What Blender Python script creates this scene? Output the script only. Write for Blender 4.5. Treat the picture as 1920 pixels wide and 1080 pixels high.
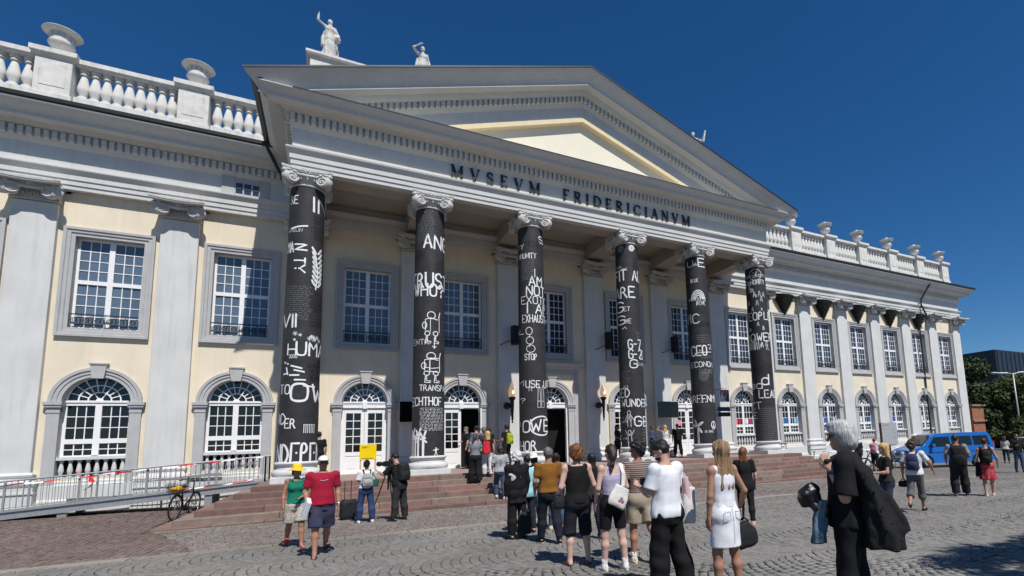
import bpy, math, random
import numpy as np
from mathutils import Vector, Matrix

# ---------------------------------------------------------------- camera, sky, sun, exposure
SC = bpy.context.scene
COL = SC.collection
for _o in list(bpy.data.objects):
 bpy.data.objects.remove(_o)
random.seed(7)
RNG = np.random.default_rng(7)
PI = math.pi

cam_d = bpy.data.cameras.new('camera')
cam = bpy.data.objects.new('camera', cam_d)
COL.objects.link(cam)
CR = [[0.8768839, -0.4792998, -0.0366911], [-0.0284441, -0.1279299, 0.9913752], [-0.4798598, -0.8682774, -0.125813]]
cam.matrix_world = Matrix(((CR[0][0], CR[1][0], CR[2][0], -9.4745), (CR[0][1], CR[1][1], CR[2][1], -23.5142),
      (CR[0][2], CR[1][2], CR[2][2], 0.9285), (0, 0, 0, 1)))
cam_d.sensor_fit = 'HORIZONTAL'
cam_d.sensor_width = 36.0
cam_d.lens = 959.836 / 1920 * 36
cam_d.shift_x = (960 - 1150.0) / 1920
cam_d.shift_y = (705.79 - 540) / 1920
cam_d.clip_start = 0.1
cam_d.clip_end = 3000
SC.camera = cam
CAM = Vector((-9.4745, -23.5142, 0.9285))

SUN_EL, SUN_AZ = math.radians(55.6), math.radians(174.0)      # azimuth clockwise from +Y
sun_dir = Vector((math.sin(SUN_AZ) * math.cos(SUN_EL), math.cos(SUN_AZ) * math.cos(SUN_EL), math.sin(SUN_EL)))
world = bpy.data.worlds.new('World')
SC.world = world
world.use_nodes = True
wt = world.node_tree
for n in list(wt.nodes):
 wt.nodes.remove(n)
w_out = wt.nodes.new('ShaderNodeOutputWorld')
w_bg = wt.nodes.new('ShaderNodeBackground')
w_sky = wt.nodes.new('ShaderNodeTexSky')
w_sky.sky_type = 'NISHITA'
w_sky.sun_disc = False
w_sky.sun_elevation = SUN_EL
w_sky.sun_rotation = SUN_AZ
w_sky.altitude = 200
w_sky.air_density = 1.0
w_sky.dust_density = 0.0
w_sky.ozone_density = 10.0
w_bg.inputs['Strength'].default_value = 0.078
w_hs = wt.nodes.new('ShaderNodeHueSaturation')
w_hs.inputs['Saturation'].default_value = 1.17
wt.links.new(w_sky.outputs[0], w_hs.inputs['Color'])
wt.links.new(w_hs.outputs[0], w_bg.inputs['Color'])
wt.links.new(w_bg.outputs[0], w_out.inputs['Surface'])

sun_l = bpy.data.lights.new('sun', 'SUN')
sun_l.energy = 4.9
sun_l.angle = math.radians(0.53)
sun_l.color = (1.0, 0.96, 0.9)
sun_o = bpy.data.objects.new('sun', sun_l)
COL.objects.link(sun_o)
sun_o.rotation_euler = sun_dir.to_track_quat('Z', 'Y').to_euler()
sun_o.location = (0, -30, 40)

SC.view_settings.view_transform = 'Standard'
SC.view_settings.look = 'None'
SC.view_settings.exposure = 0.06
SC.view_settings.gamma = 1.0
SC.view_settings.use_curve_mapping = False
SC.cycles.max_bounces = 6
SC.cycles.diffuse_bounces = 3
SC.cycles.glossy_bounces = 3
SC.cycles.transparent_max_bounces = 8
SC.cycles.use_denoising = True

# ---------------------------------------------------------------- materials
def new_mat(name):
 m = bpy.data.materials.new(name)
 m.use_nodes = True
 nt = m.node_tree
 return m, nt, nt.nodes['Principled BSDF']

def nn(nt, typ, **kw):
 n = nt.nodes.new(typ)
 for k, v in kw.items():
  setattr(n, k, v)
 return n

def mat(name, col, rough=0.7, var=0.08, scale=6.0, bump=0.0, bscale=60.0, metal=0.0, spec=0.3, streak=0.0, rand=0.0, dirt=None):
 """a principled material whose colour wanders a little; streak adds vertical weathering, rand varies per object"""
 m, nt, b = new_mat(name)
 L = nt.links.new
 tc = nn(nt, 'ShaderNodeTexCoord')
 no = nn(nt, 'ShaderNodeTexNoise')
 no.inputs['Scale'].default_value = scale
 no.inputs['Detail'].default_value = 5
 L(tc.outputs['Object'], no.inputs['Vector'])
 rmp = nn(nt, 'ShaderNodeMapRange')
 rmp.inputs[1].default_value = 0.3
 rmp.inputs[2].default_value = 0.7
 rmp.inputs[3].default_value = 1 - var
 rmp.inputs[4].default_value = 1 + var
 L(no.outputs[0], rmp.inputs[0])
 val = rmp.outputs[0]
 if streak:
  mp = nn(nt, 'ShaderNodeMapping')
  mp.inputs['Scale'].default_value = (5, 5, 0.35)
  L(tc.outputs['Object'], mp.inputs[0])
  n2 = nn(nt, 'ShaderNodeTexNoise')
  n2.inputs['Scale'].default_value = 1.6
  n2.inputs['Detail'].default_value = 6
  L(mp.outputs[0], n2.inputs['Vector'])
  r2 = nn(nt, 'ShaderNodeMapRange')
  r2.inputs[1].default_value = 0.5
  r2.inputs[2].default_value = 0.78
  r2.inputs[3].default_value = 1.0
  r2.inputs[4].default_value = 1 - streak
  L(n2.outputs[0], r2.inputs[0])
  mu = nn(nt, 'ShaderNodeMath', operation='MULTIPLY')
  L(val, mu.inputs[0]); L(r2.outputs[0], mu.inputs[1])
  val = mu.outputs[0]
 if rand:
  oi = nn(nt, 'ShaderNodeObjectInfo')
  r3 = nn(nt, 'ShaderNodeMapRange')
  r3.inputs[3].default_value = 1 - rand
  r3.inputs[4].default_value = 1 + rand
  L(oi.outputs['Random'], r3.inputs[0])
  mu = nn(nt, 'ShaderNodeMath', operation='MULTIPLY')
  L(val, mu.inputs[0]); L(r3.outputs[0], mu.inputs[1])
  val = mu.outputs[0]
 mx = nn(nt, 'ShaderNodeVectorMath', operation='SCALE')
 mx.inputs[0].default_value = col[:3]
 L(val, mx.inputs['Scale'])
 out = mx.outputs[0]
 if dirt:
  n4 = nn(nt, 'ShaderNodeTexNoise')
  n4.inputs['Scale'].default_value = dirt[1]
  n4.inputs['Detail'].default_value = 8
  L(tc.outputs['Object'], n4.inputs['Vector'])
  r4 = nn(nt, 'ShaderNodeMapRange')
  r4.inputs[1].default_value = 0.55
  r4.inputs[2].default_value = 0.75
  r4.inputs[4].default_value = dirt[2]
  L(n4.outputs[0], r4.inputs[0])
  mc = nn(nt, 'ShaderNodeMix', data_type='RGBA')
  L(r4.outputs[0], mc.inputs[0])
  L(out, mc.inputs[6])
  mc.inputs[7].default_value = (*dirt[0], 1)
  out = mc.outputs[2]
 L(out, b.inputs['Base Color'])
 b.inputs['Roughness'].default_value = rough
 b.inputs['Metallic'].default_value = metal
 b.inputs['Specular IOR Level'].default_value = spec
 if bump:
  nb = nn(nt, 'ShaderNodeTexNoise')
  nb.inputs['Scale'].default_value = bscale
  nb.inputs['Detail'].default_value = 6
  L(tc.outputs['Object'], nb.inputs['Vector'])
  bp = nn(nt, 'ShaderNodeBump')
  bp.inputs['Strength'].default_value = bump
  bp.inputs['Distance'].default_value = 0.02
  L(nb.outputs[0], bp.inputs['Height'])
  L(bp.outputs[0], b.inputs['Normal'])
 return m

M = {}
M['white'] = mat('plaster_white', (0.60, 0.60, 0.585), 0.85, 0.06, 1.2, 0.12, 30, streak=0.12)
M['yellow'] = mat('plaster_yellow', (0.73, 0.645, 0.50), 0.9, 0.06, 0.9, 0.12, 30, streak=0.10)
M['trim'] = mat('stone_trim', (0.43, 0.43, 0.43), 0.8, 0.06, 3, 0.15, 40, streak=0.1)
M['entab'] = mat('plaster_entablature', (0.56, 0.56, 0.545), 0.85, 0.05, 1.0, 0.1, 30, streak=0.1)
M['cream'] = mat('plaster_cream', (0.76, 0.71, 0.58), 0.88, 0.03, 0.8, 0.08, 30, streak=0.04)
M['ochre'] = mat('paint_ochre', (0.72, 0.60, 0.38), 0.8, 0.05, 3)
M['capital'] = mat('capital_stone', (0.52, 0.51, 0.49), 0.85, 0.10, 9, 0.2, 50, dirt=((0.20, 0.19, 0.18), 7, 0.35))
M['balstone'] = mat('balustrade_stone', (0.66, 0.645, 0.61), 0.85, 0.09, 4, 0.25, 50, streak=0.18, dirt=((0.28, 0.26, 0.23), 3.5, 0.35))
M['statue'] = mat('statue_stone', (0.55, 0.535, 0.50), 0.85, 0.14, 5, 0.3, 30, streak=0.3, dirt=((0.16, 0.15, 0.14), 4, 0.6))
M['banner'] = mat('banner_black', (0.036, 0.035, 0.037), 0.6, 0.2, 3, 0.3, 9, spec=0.25)
M['paint'] = mat('brush_paint_white', (0.80, 0.80, 0.80), 0.7, 0.06, 20)
M['paint2'] = mat('brush_paint_grey', (0.22, 0.22, 0.22), 0.7, 0.06, 20)
M['paint3'] = mat('brush_paint_dark', (0.012, 0.012, 0.012), 0.6, 0.06, 20)
M['sash'] = mat('sash_paint', (0.80, 0.80, 0.80), 0.45, 0.03, 6, spec=0.4)
M['iron'] = mat('wrought_iron', (0.03, 0.032, 0.035), 0.5, 0.1, 20, spec=0.4)
M['gutter'] = mat('gutter_zinc_dark', (0.022, 0.021, 0.02), 0.45, 0.15, 6, spec=0.45)
M['lead'] = mat('lead_flashing', (0.16, 0.155, 0.15), 0.6, 0.15, 8)
M['letter'] = mat('bronze_letter', (0.018, 0.017, 0.015), 0.4, 0.1, 20, spec=0.5)
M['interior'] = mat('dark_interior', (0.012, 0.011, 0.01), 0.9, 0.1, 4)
M['soffit'] = mat('portico_ceiling', (0.38, 0.34, 0.29), 0.9, 0.05, 1.2, streak=0.0)
M['sand'] = mat('red_sandstone', (0.205, 0.125, 0.105), 0.85, 0.15, 5, 0.3, 60, rand=0.22, dirt=((0.11, 0.08, 0.07), 3, 0.5))
M['sand2'] = mat('brown_sandstone', (0.205, 0.158, 0.128), 0.85, 0.15, 5, 0.3, 60, rand=0.2, dirt=((0.12, 0.095, 0.08), 3, 0.5))
M['stonefloor'] = mat('floor_sandstone', (0.27, 0.20, 0.175), 0.85, 0.12, 3, 0.2, 40, rand=0.12)
M['black'] = mat('black_plastic', (0.012, 0.012, 0.013), 0.45, 0.1, 10, spec=0.4)
M['screen'] = mat('screen_glass', (0.004, 0.004, 0.005), 0.12, 0.05, 5, spec=0.5)
M['steel'] = mat('galvanised_steel', (0.33, 0.34, 0.35), 0.45, 0.12, 14, metal=0.35, spec=0.5)
M['rubber'] = mat('rubber', (0.015, 0.015, 0.016), 0.75, 0.1, 20)
M['chrome'] = mat('chrome', (0.6, 0.6, 0.6), 0.2, 0.03, 8, metal=0.9)

def glass_mat(name, col, rough=0.04, spec=0.6, var=0.15):
 m, nt, b = new_mat(name)
 tc = nn(nt, 'ShaderNodeTexCoord')
 oi = nn(nt, 'ShaderNodeObjectInfo')
 no = nn(nt, 'ShaderNodeTexNoise')
 no.inputs['Scale'].default_value = 2.2
 nt.links.new(tc.outputs['Object'], no.inputs['Vector'])
 ad = nn(nt, 'ShaderNodeMath', operation='ADD')
 nt.links.new(no.outputs[0], ad.inputs[0]); nt.links.new(oi.outputs['Random'], ad.inputs[1])
 r = nn(nt, 'ShaderNodeMapRange')
 r.inputs[2].default_value = 2.0
 r.inputs[3].default_value = 1 - var * 2; r.inputs[4].default_value = 1 + var * 2
 nt.links.new(ad.outputs[0], r.inputs[0])
 sc = nn(nt, 'ShaderNodeVectorMath', operation='SCALE')
 sc.inputs[0].default_value = col
 nt.links.new(r.outputs[0], sc.inputs['Scale'])
 nt.links.new(sc.outputs[0], b.inputs['Base Color'])
 b.inputs['Roughness'].default_value = rough
 b.inputs['Specular IOR Level'].default_value = spec
 bn = nn(nt, 'ShaderNodeTexNoise')
 bn.inputs['Scale'].default_value = 1.5
 nt.links.new(tc.outputs['Object'], bn.inputs['Vector'])
 bp = nn(nt, 'ShaderNodeBump'); bp.inputs['Strength'].default_value = 0.05; bp.inputs['Distance'].default_value = 0.05
 nt.links.new(bn.outputs[0], bp.inputs['Height']); nt.links.new(bp.outputs[0], b.inputs['Normal'])
 return m
M['glass_up'] = glass_mat('glass_over_blind', (0.105, 0.15, 0.205))
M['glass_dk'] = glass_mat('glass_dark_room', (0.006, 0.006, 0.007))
M['glass_mid'] = glass_mat('glass_blueish', (0.03, 0.045, 0.075))

_simple = {}
def flat(col, rough=0.75, var=0.08, scale=14, spec=0.25, bump=0.0, bscale=90):
 k = (tuple(round(c, 4) for c in col), rough, bump)
 if k not in _simple:
  _simple[k] = mat('colour_%d' % len(_simple), col, rough, var, scale, bump, bscale, spec=spec)
 return _simple[k]

# ---------------------------------------------------------------- mesh building
class MB:
 def __init__(s):
  s.v = []; s.f = []; s.m = []
 def add(s, vs, fs, mi=0):
  o = len(s.v)
  s.v.extend([tuple(v) for v in vs])
  for f in fs:
   s.f.append([i + o for i in f]); s.m.append(mi)
  return s
 def box(s, x0, y0, z0, x1, y1, z1, mi=0):
  if x0 > x1: x0, x1 = x1, x0
  if y0 > y1: y0, y1 = y1, y0
  if z0 > z1: z0, z1 = z1, z0
  vs = [(x0, y0, z0), (x1, y0, z0), (x1, y1, z0), (x0, y1, z0), (x0, y0, z1), (x1, y0, z1), (x1, y1, z1), (x0, y1, z1)]
  return s.add(vs, [(0, 3, 2, 1), (4, 5, 6, 7), (0, 1, 5, 4), (1, 2, 6, 5), (2, 3, 7, 6), (3, 0, 4, 7)], mi)
 def obox(s, c, ux, uy, uz, mi=0):
  """box at c with half-axis vectors"""
  c = Vector(c); ux = Vector(ux); uy = Vector(uy); uz = Vector(uz)
  vs = [c + a * ux + b * uy + d * uz for d in (-1, 1) for (a, b) in ((-1, -1), (1, -1), (1, 1), (-1, 1))]
  return s.add(vs, [(0, 3, 2, 1), (4, 5, 6, 7), (0, 1, 5, 4), (1, 2, 6, 5), (2, 3, 7, 6), (3, 0, 4, 7)], mi)
 def bbox(s, x0, y0, z0, x1, y1, z1, b=0.01, mi=0):
  """box with chamfered edges"""
  if x0 > x1: x0, x1 = x1, x0
  if y0 > y1: y0, y1 = y1, y0
  if z0 > z1: z0, z1 = z1, z0
  vs = []; idx = {}
  for i, X in enumerate((x0, x1)):
   for j, Y in enumerate((y0, y1)):
    for k, Z in enumerate((z0, z1)):
     sx, sy, sz = (1 - 2 * i), (1 - 2 * j), (1 - 2 * k)
     for a in range(3):
      p = [X + sx * b, Y + sy * b, Z + sz * b]
      p[a] = (X, Y, Z)[a]
      idx[i, j, k, a] = len(vs); vs.append(p)
  fs = []
  for a in range(3):
   o = [x for x in range(3) if x != a]
   for e in (0, 1):
    q = []
    for (p, r) in ((0, 0), (1, 0), (1, 1), (0, 1)):
     c = [0, 0, 0]; c[a] = e; c[o[0]] = p; c[o[1]] = r
     q.append(idx[c[0], c[1], c[2], a])
    fs.append(q)
   for (p, r) in ((0, 0), (1, 0), (1, 1), (0, 1)):
    c0 = [0, 0, 0]; c0[o[0]] = p; c0[o[1]] = r; c1 = list(c0); c1[a] = 1
    fs.append([idx[(*c0, o[0])], idx[(*c1, o[0])], idx[(*c1, o[1])], idx[(*c0, o[1])]])
  for i in (0, 1):
   for j in (0, 1):
    for k in (0, 1):
     fs.append([idx[i, j, k, 0], idx[i, j, k, 1], idx[i, j, k, 2]])
  return s.add(vs, fs, mi)
 def quad(s, a, b, c, d, mi=0):
  return s.add([a, b, c, d], [(0, 1, 2, 3)], mi)
 def poly(s, pts, mi=0):
  return s.add(pts, [list(range(len(pts)))], mi)
 def lathe(s, prof, n=16, c=(0, 0, 0), mi=0, cap=True, ax=None, a0=0.0, a1=2 * PI):
  """prof: (r, h) pairs; axis z or the (u, v, w) frame ax"""
  full = abs(a1 - a0 - 2 * PI) < 1e-6
  k = n if full else n + 1
  c = Vector(c)
  U, V, W = [Vector(q) for q in (ax or ((1, 0, 0), (0, 1, 0), (0, 0, 1)))]
  vs = []
  for r, h in prof:
   for i in range(k):
    a = a0 + (a1 - a0) * i / n
    vs.append(c + U * (r * math.cos(a)) + V * (r * math.sin(a)) + W * h)
  fs = []
  for j in range(len(prof) - 1):
   for i in range(n):
    i2 = (i + 1) % k
    fs.append((j * k + i, j * k + i2, (j + 1) * k + i2, (j + 1) * k + i))
  if cap:
   if prof[0][0] > 1e-5: fs.append(list(range(k))[::-1])
   if prof[-1][0] > 1e-5: fs.append([(len(prof) - 1) * k + i for i in range(k)])
  return s.add(vs, fs, mi)
 def tube(s, pts, r, n=6, mi=0, closed=False):
  """round bar along points; r one number or one per point"""
  pts = [Vector(p) for p in pts]
  m = len(pts)
  rr = r if isinstance(r, (list, tuple)) else [r] * m
  vs = []; prev = None
  for i, p in enumerate(pts):
   if closed: t = pts[(i + 1) % m] - pts[i - 1]
   else: t = pts[min(i + 1, m - 1)] - pts[max(i - 1, 0)]
   if t.length < 1e-9: t = Vector((0, 0, 1))
   t.normalize()
   if prev is None:
    a = Vector((0, 0, 1)) if abs(t.z) < 0.9 else Vector((1, 0, 0))
    u = t.cross(a).normalized()
   else:
    u = prev - t * prev.dot(t)
    u = u.normalized() if u.length > 1e-6 else t.orthogonal().normalized()
   prev = u
   w = t.cross(u)
   for k in range(n):
    a = 2 * PI * k / n
    vs.append(p + u * (rr[i] * math.cos(a)) + w * (rr[i] * math.sin(a)))
  fs = []
  for i in range(m if closed else m - 1):
   j = (i + 1) % m
   for k in range(n):
    k2 = (k + 1) % n
    fs.append((i * n + k, i * n + k2, j * n + k2, j * n + k))
  if not closed:
   fs.append(list(range(n))[::-1]); fs.append([(m - 1) * n + k for k in range(n)])
  return s.add(vs, fs, mi)
 def bar(s, a, b, w, h, mi=0, up=(0, 0, 1)):
  """rectangular bar from a to b, w sideways and h along up"""
  a = Vector(a); b = Vector(b); t = (b - a)
  L = t.length
  t = t / L
  u = Vector(up)
  sd = t.cross(u)
  if sd.length < 1e-6: sd = t.orthogonal()
  sd.normalize(); u = sd.cross(t)
  return s.obox((a + b) / 2, t * (L / 2), sd * (w / 2), u * (h / 2), mi)
 def sphere(s, c, r, n=10, m=7, mi=0):
  r = r if isinstance(r, (tuple, list)) else (r, r, r)
  vs = [(c[0], c[1], c[2] - r[2])]
  for j in range(1, m):
   t = PI * j / m
   for i in range(n):
    a = 2 * PI * i / n
    vs.append((c[0] + r[0] * math.sin(t) * math.cos(a), c[1] + r[1] * math.sin(t) * math.sin(a), c[2] - r[2] * math.cos(t)))
  vs.append((c[0], c[1], c[2] + r[2]))
  fs = []
  for i in range(n):
   fs.append((0, 1 + (i + 1) % n, 1 + i))
   for j in range(m - 2):
    fs.append((1 + j * n + i, 1 + j * n + (i + 1) % n, 1 + (j + 1) * n + (i + 1) % n, 1 + (j + 1) * n + i))
   fs.append((1 + (m - 2) * n + i, 1 + (m - 2) * n + (i + 1) % n, len(vs) - 1))
  return s.add(vs, fs, mi)
 def prism(s, pts, d, mi=0, both=True):
  """planar outline pts (3-D) pushed along vector d"""
  n = len(pts); d = Vector(d)
  vs = [Vector(p) for p in pts] + [Vector(p) + d for p in pts]
  fs = [(i, (i + 1) % n, n + (i + 1) % n, n + i) for i in range(n)]
  fs.append(list(range(n))[::-1]); fs.append([n + i for i in range(n)])
  return s.add(vs, fs, mi)
 def sweep(s, path, prof, mi=0, cap=True):
  """moulding: path of (x, y), prof of (outset, z); outset goes to the right-hand side of the path"""
  P = [Vector((p[0], p[1])) for p in path]
  nrm = []
  for i in range(len(P)):
   ds = []
   if i > 0: ds.append((P[i] - P[i - 1]).normalized())
   if i < len(P) - 1: ds.append((P[i + 1] - P[i]).normalized())
   ns = [Vector((d.y, -d.x)) for d in ds]
   if len(ns) == 1: nrm.append(ns[0])
   else:
    b = (ns[0] + ns[1]).normalized()
    nrm.append(b / max(0.2, b.dot(ns[0])))
  k = len(prof); vs = []
  for p, n in zip(P, nrm):
   for o, z in prof:
    q = p + n * o
    vs.append((q.x, q.y, z))
  fs = []
  for i in range(len(P) - 1):
   for j in range(k - 1):
    fs.append((i * k + j, (i + 1) * k + j, (i + 1) * k + j + 1, i * k + j + 1))
  if cap:
   fs.append(list(range(k))); fs.append([(len(P) - 1) * k + j for j in range(k)][::-1])
  return s.add(vs, fs, mi)
 def xf(s, mtx):
  s.v = [tuple(mtx @ Vector(v)) for v in s.v]
  return s
 def join(s, o, mtx=None, mi=None):
  vs = o.v if mtx is None else [tuple(mtx @ Vector(v)) for v in o.v]
  b = len(s.v); s.v.extend(vs)
  for f, m_ in zip(o.f, o.m):
   s.f.append([i + b for i in f]); s.m.append(m_ if mi is None else mi)
  return s
 def mesh(s, name, mats, smooth=False):
  me = bpy.data.meshes.new(name)
  me.from_pydata(s.v, [], s.f)
  if not isinstance(mats, (list, tuple)): mats = [mats]
  for q in mats: me.materials.append(q)
  if len(mats) > 1: me.polygons.foreach_set('material_index', s.m)
  if smooth == 'auto':
   me.polygons.foreach_set('use_smooth', [True] * len(me.polygons))
   me.set_sharp_from_angle(angle=math.radians(35))
  elif smooth:
   me.polygons.foreach_set('use_smooth', [True] * len(me.polygons))
  me.validate(clean_customdata=False)
  me.update()
  return me
 def build(s, name, mats, parent=None, smooth=False):
  return put(name, s.mesh(name, mats, smooth), parent)

def put(name, me, parent=None, loc=None):
 o = bpy.data.objects.new(name, me)
 COL.objects.link(o)
 if parent is not None: o.parent = parent
 if loc is not None: o.location = loc
 return o

def tag(o, label=None, cat=None, group=None, kind=None):
 if label: o['label'] = label
 if cat: o['category'] = cat
 if group: o['group'] = group
 if kind: o['kind'] = kind
 return o

def thing(name, label, cat, loc=(0, 0, 0), rz=0.0, group=None):
 o = bpy.data.objects.new(name, None)
 COL.objects.link(o)
 o.empty_display_size = 0.2
 o.location = loc
 o.rotation_euler = (0, 0, rz)
 return tag(o, label, cat, group)

def gz(x, y):
 """height of the paved square, which falls gently to the right and rises a little towards the ramp"""
 S = 4.2
 z = (-.41 - .012 * (x / S + 1.5) - .0105 * (y / S + 4.1) - (-.2211)) * S
 a = min(1, max(0, (-11.0 - x) / 4.0)); b = min(1, max(0, (y + 7.5) / 6.0))
 return z + 0.17 * a * a * (3 - 2 * a) * b * b * (3 - 2 * b)
# ---------------------------------------------------------------- the museum
BX0, BX1 = -26.0, 37.40           # the wing runs on past the left edge of the picture
ZG = -1.9                         # walls go down into the ground
museum = thing('museum_building', 'long pale yellow museum with white pilasters and a six-column temple portico', 'building')

BAYS = [(-24.0, 'w'), (-20.2, 'w'), (-16.45, 'w'), (-12.65, 'w'), (-8.28, 'd'), (-4.33, 'd'), (0.0, 'd'), (4.33, 'd'), (8.36, 'd'),
  (12.6, 'w'), (16.53, 'w'), (20.3, 'w'), (24.05, 'w'), (27.83, 'w'), (31.5, 'w'), (35.2, 'w')]
PIL = [-22.1, -18.36, -14.57, -10.55, -6.42, -2.15, 2.42, 6.55, 10.75, 14.6, 18.42, 22.2, 25.95, 29.75, 33.4, 37.0 - 0.15]
UP_W, UP_Z0, UP_Z1 = 0.90, 5.40, 8.60      # opening half width and heights of an upper window
AR_W, AR_ZS = 0.86, 2.88                   # arched opening half width and spring height
WIN_Z0 = 0.36                              # foot of the opening of an arched window
NA = 14                                    # segments of an arch

def arc(xc, r, z, n=NA, a0=0.0, a1=PI):
 return [(xc + r * math.cos(a0 + (a1 - a0) * i / n), z + r * math.sin(a0 + (a1 - a0) * i / n)) for i in range(n + 1)]

# wall with its openings: front skin, reveals and side/back
def wall_with_openings():
 b = MB()
 edges = [BX0] + [(BAYS[i][0] + BAYS[i + 1][0]) / 2 for i in range(len(BAYS) - 1)] + [BX1]
 D = 0.34
 ZT = 10.9
 for (xc, kind), x0, x1 in zip(BAYS, edges[:-1], edges[1:]):
  zb = 0.0 if kind == 'd' else WIN_Z0
  L, R = xc - UP_W, xc + UP_W
  q = lambda xa, za, xb, zb_: b.quad((xa, 0, za), (xb, 0, za), (xb, 0, zb_), (xa, 0, zb_))
  q(x0, ZG, x1, zb)
  q(x0, zb, xc - AR_W, AR_ZS); q(xc + AR_W, zb, x1, AR_ZS)
  zt = AR_ZS + AR_W + 0.12
  q(x0, AR_ZS, xc - AR_W, zt); q(xc + AR_W, AR_ZS, x1, zt)
  A = arc(xc, AR_W, AR_ZS)
  for (xa, za), (xb, zb2) in zip(A[:-1], A[1:]):
   b.quad((xb, 0, zb2), (xa, 0, za), (xa, 0, zt), (xb, 0, zt))
  q(x0, zt, x1, UP_Z0)
  q(x0, UP_Z0, L, UP_Z1); q(R, UP_Z0, x1, UP_Z1)
  q(x0, UP_Z1, x1, ZT)
  # reveals
  for (xa, za), (xb, zb2) in ((((L, UP_Z0)), (L, UP_Z1)), ((L, UP_Z1), (R, UP_Z1)), ((R, UP_Z1), (R, UP_Z0)), ((R, UP_Z0), (L, UP_Z0))):
   b.quad((xa, 0, za), (xa, D, za), (xb, D, zb2), (xb, 0, zb2), 1)
  path = [(xc + AR_W, zb)] + A + [(xc - AR_W, zb), (xc + AR_W, zb)]
  for (xa, za), (xb, zb2) in zip(path[:-1], path[1:]):
   b.quad((xa, 0, za), (xb, 0, zb2), (xb, D, zb2), (xa, D, za), 1)
 # end wall, back and the top slab
 b.quad((BX1, 0, ZG), (BX1, 16, ZG), (BX1, 16, ZT), (BX1, 0, ZT))
 b.quad((BX0, 0, ZG), (BX0, 16, ZG), (BX0, 16, ZT), (BX0, 0, ZT))
 b.quad((BX0, 16, ZG), (BX1, 16, ZG), (BX1, 16, 12.5), (BX0, 16, 12.5))
 return b.build('wall', [M['yellow'], M['trim']], museum)
wall_with_openings()

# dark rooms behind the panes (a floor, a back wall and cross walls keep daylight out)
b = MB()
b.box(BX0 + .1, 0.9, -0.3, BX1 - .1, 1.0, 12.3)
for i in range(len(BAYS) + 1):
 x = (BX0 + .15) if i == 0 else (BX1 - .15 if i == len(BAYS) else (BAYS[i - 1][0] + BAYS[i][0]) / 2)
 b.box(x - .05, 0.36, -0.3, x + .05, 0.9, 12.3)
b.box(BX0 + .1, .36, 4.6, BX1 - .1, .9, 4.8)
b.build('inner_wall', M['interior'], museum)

# white socle under the windows and along the wings
def socle(x0, x1):
 b = MB()
 b.sweep([(x0, 0), (x1, 0)], [(0, 0.30), (.06, 0.27), (.06, .20), (.10, .16), (.10, -.28), (.16, -.32), (.16, ZG), (0, ZG)])
 return b.build('socle', M['white'], museum)
socle(BX0, -11.45)
socle(11.45, BX1)

# ------------------------------------------------ pilasters
HPIL, PP = 0.55, 0.18

def base_profile(half, z0=0.0, z1=0.62):
 h = z1 - z0
 return [(half * 1.0 + .14, z0), (half + .14, z0 + .26 * h), (half + .16, z0 + .30 * h), (half + .19, z0 + .42 * h), (half + .16, z0 + .56 * h),
   (half + .06, z0 + .60 * h), (half + .04, z0 + .72 * h), (half + .07, z0 + .78 * h), (half + .09, z0 + .88 * h), (half + .05, z0 + .97 * h), (half, z1)]

def volute_disc(b, c, nrm, r, th, sgn):
 """a scroll: thick disc with a raised spiral on its face"""
 N = Vector(nrm).normalized()
 Z = Vector((0, 0, 1))
 U = Z.cross(N).normalized()
 V = N.cross(U)
 c = Vector(c)
 b.lathe([(r * .96, -th), (r, -th * .3), (r * .97, 0), (r * .86, .004)], 16, c, ax=(U, V, N))
 pts = []; rad = []
 n = 30
 for i in range(n + 1):
  t = i / n
  a = PI / 2 + sgn * t * 2 * PI * 2.1
  rr = r * (.90 * (1 - t) ** 1.15 + .10)
  pts.append(c + U * (rr * math.cos(a)) + V * (rr * math.sin(a)) + N * 0.012)
  rad.append(r * (.10 * (1 - t) + .045))
 b.tube(pts, rad, 5)
 b.sphere(c + N * .015, (r * .14,) * 3, 6, 5)

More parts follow.
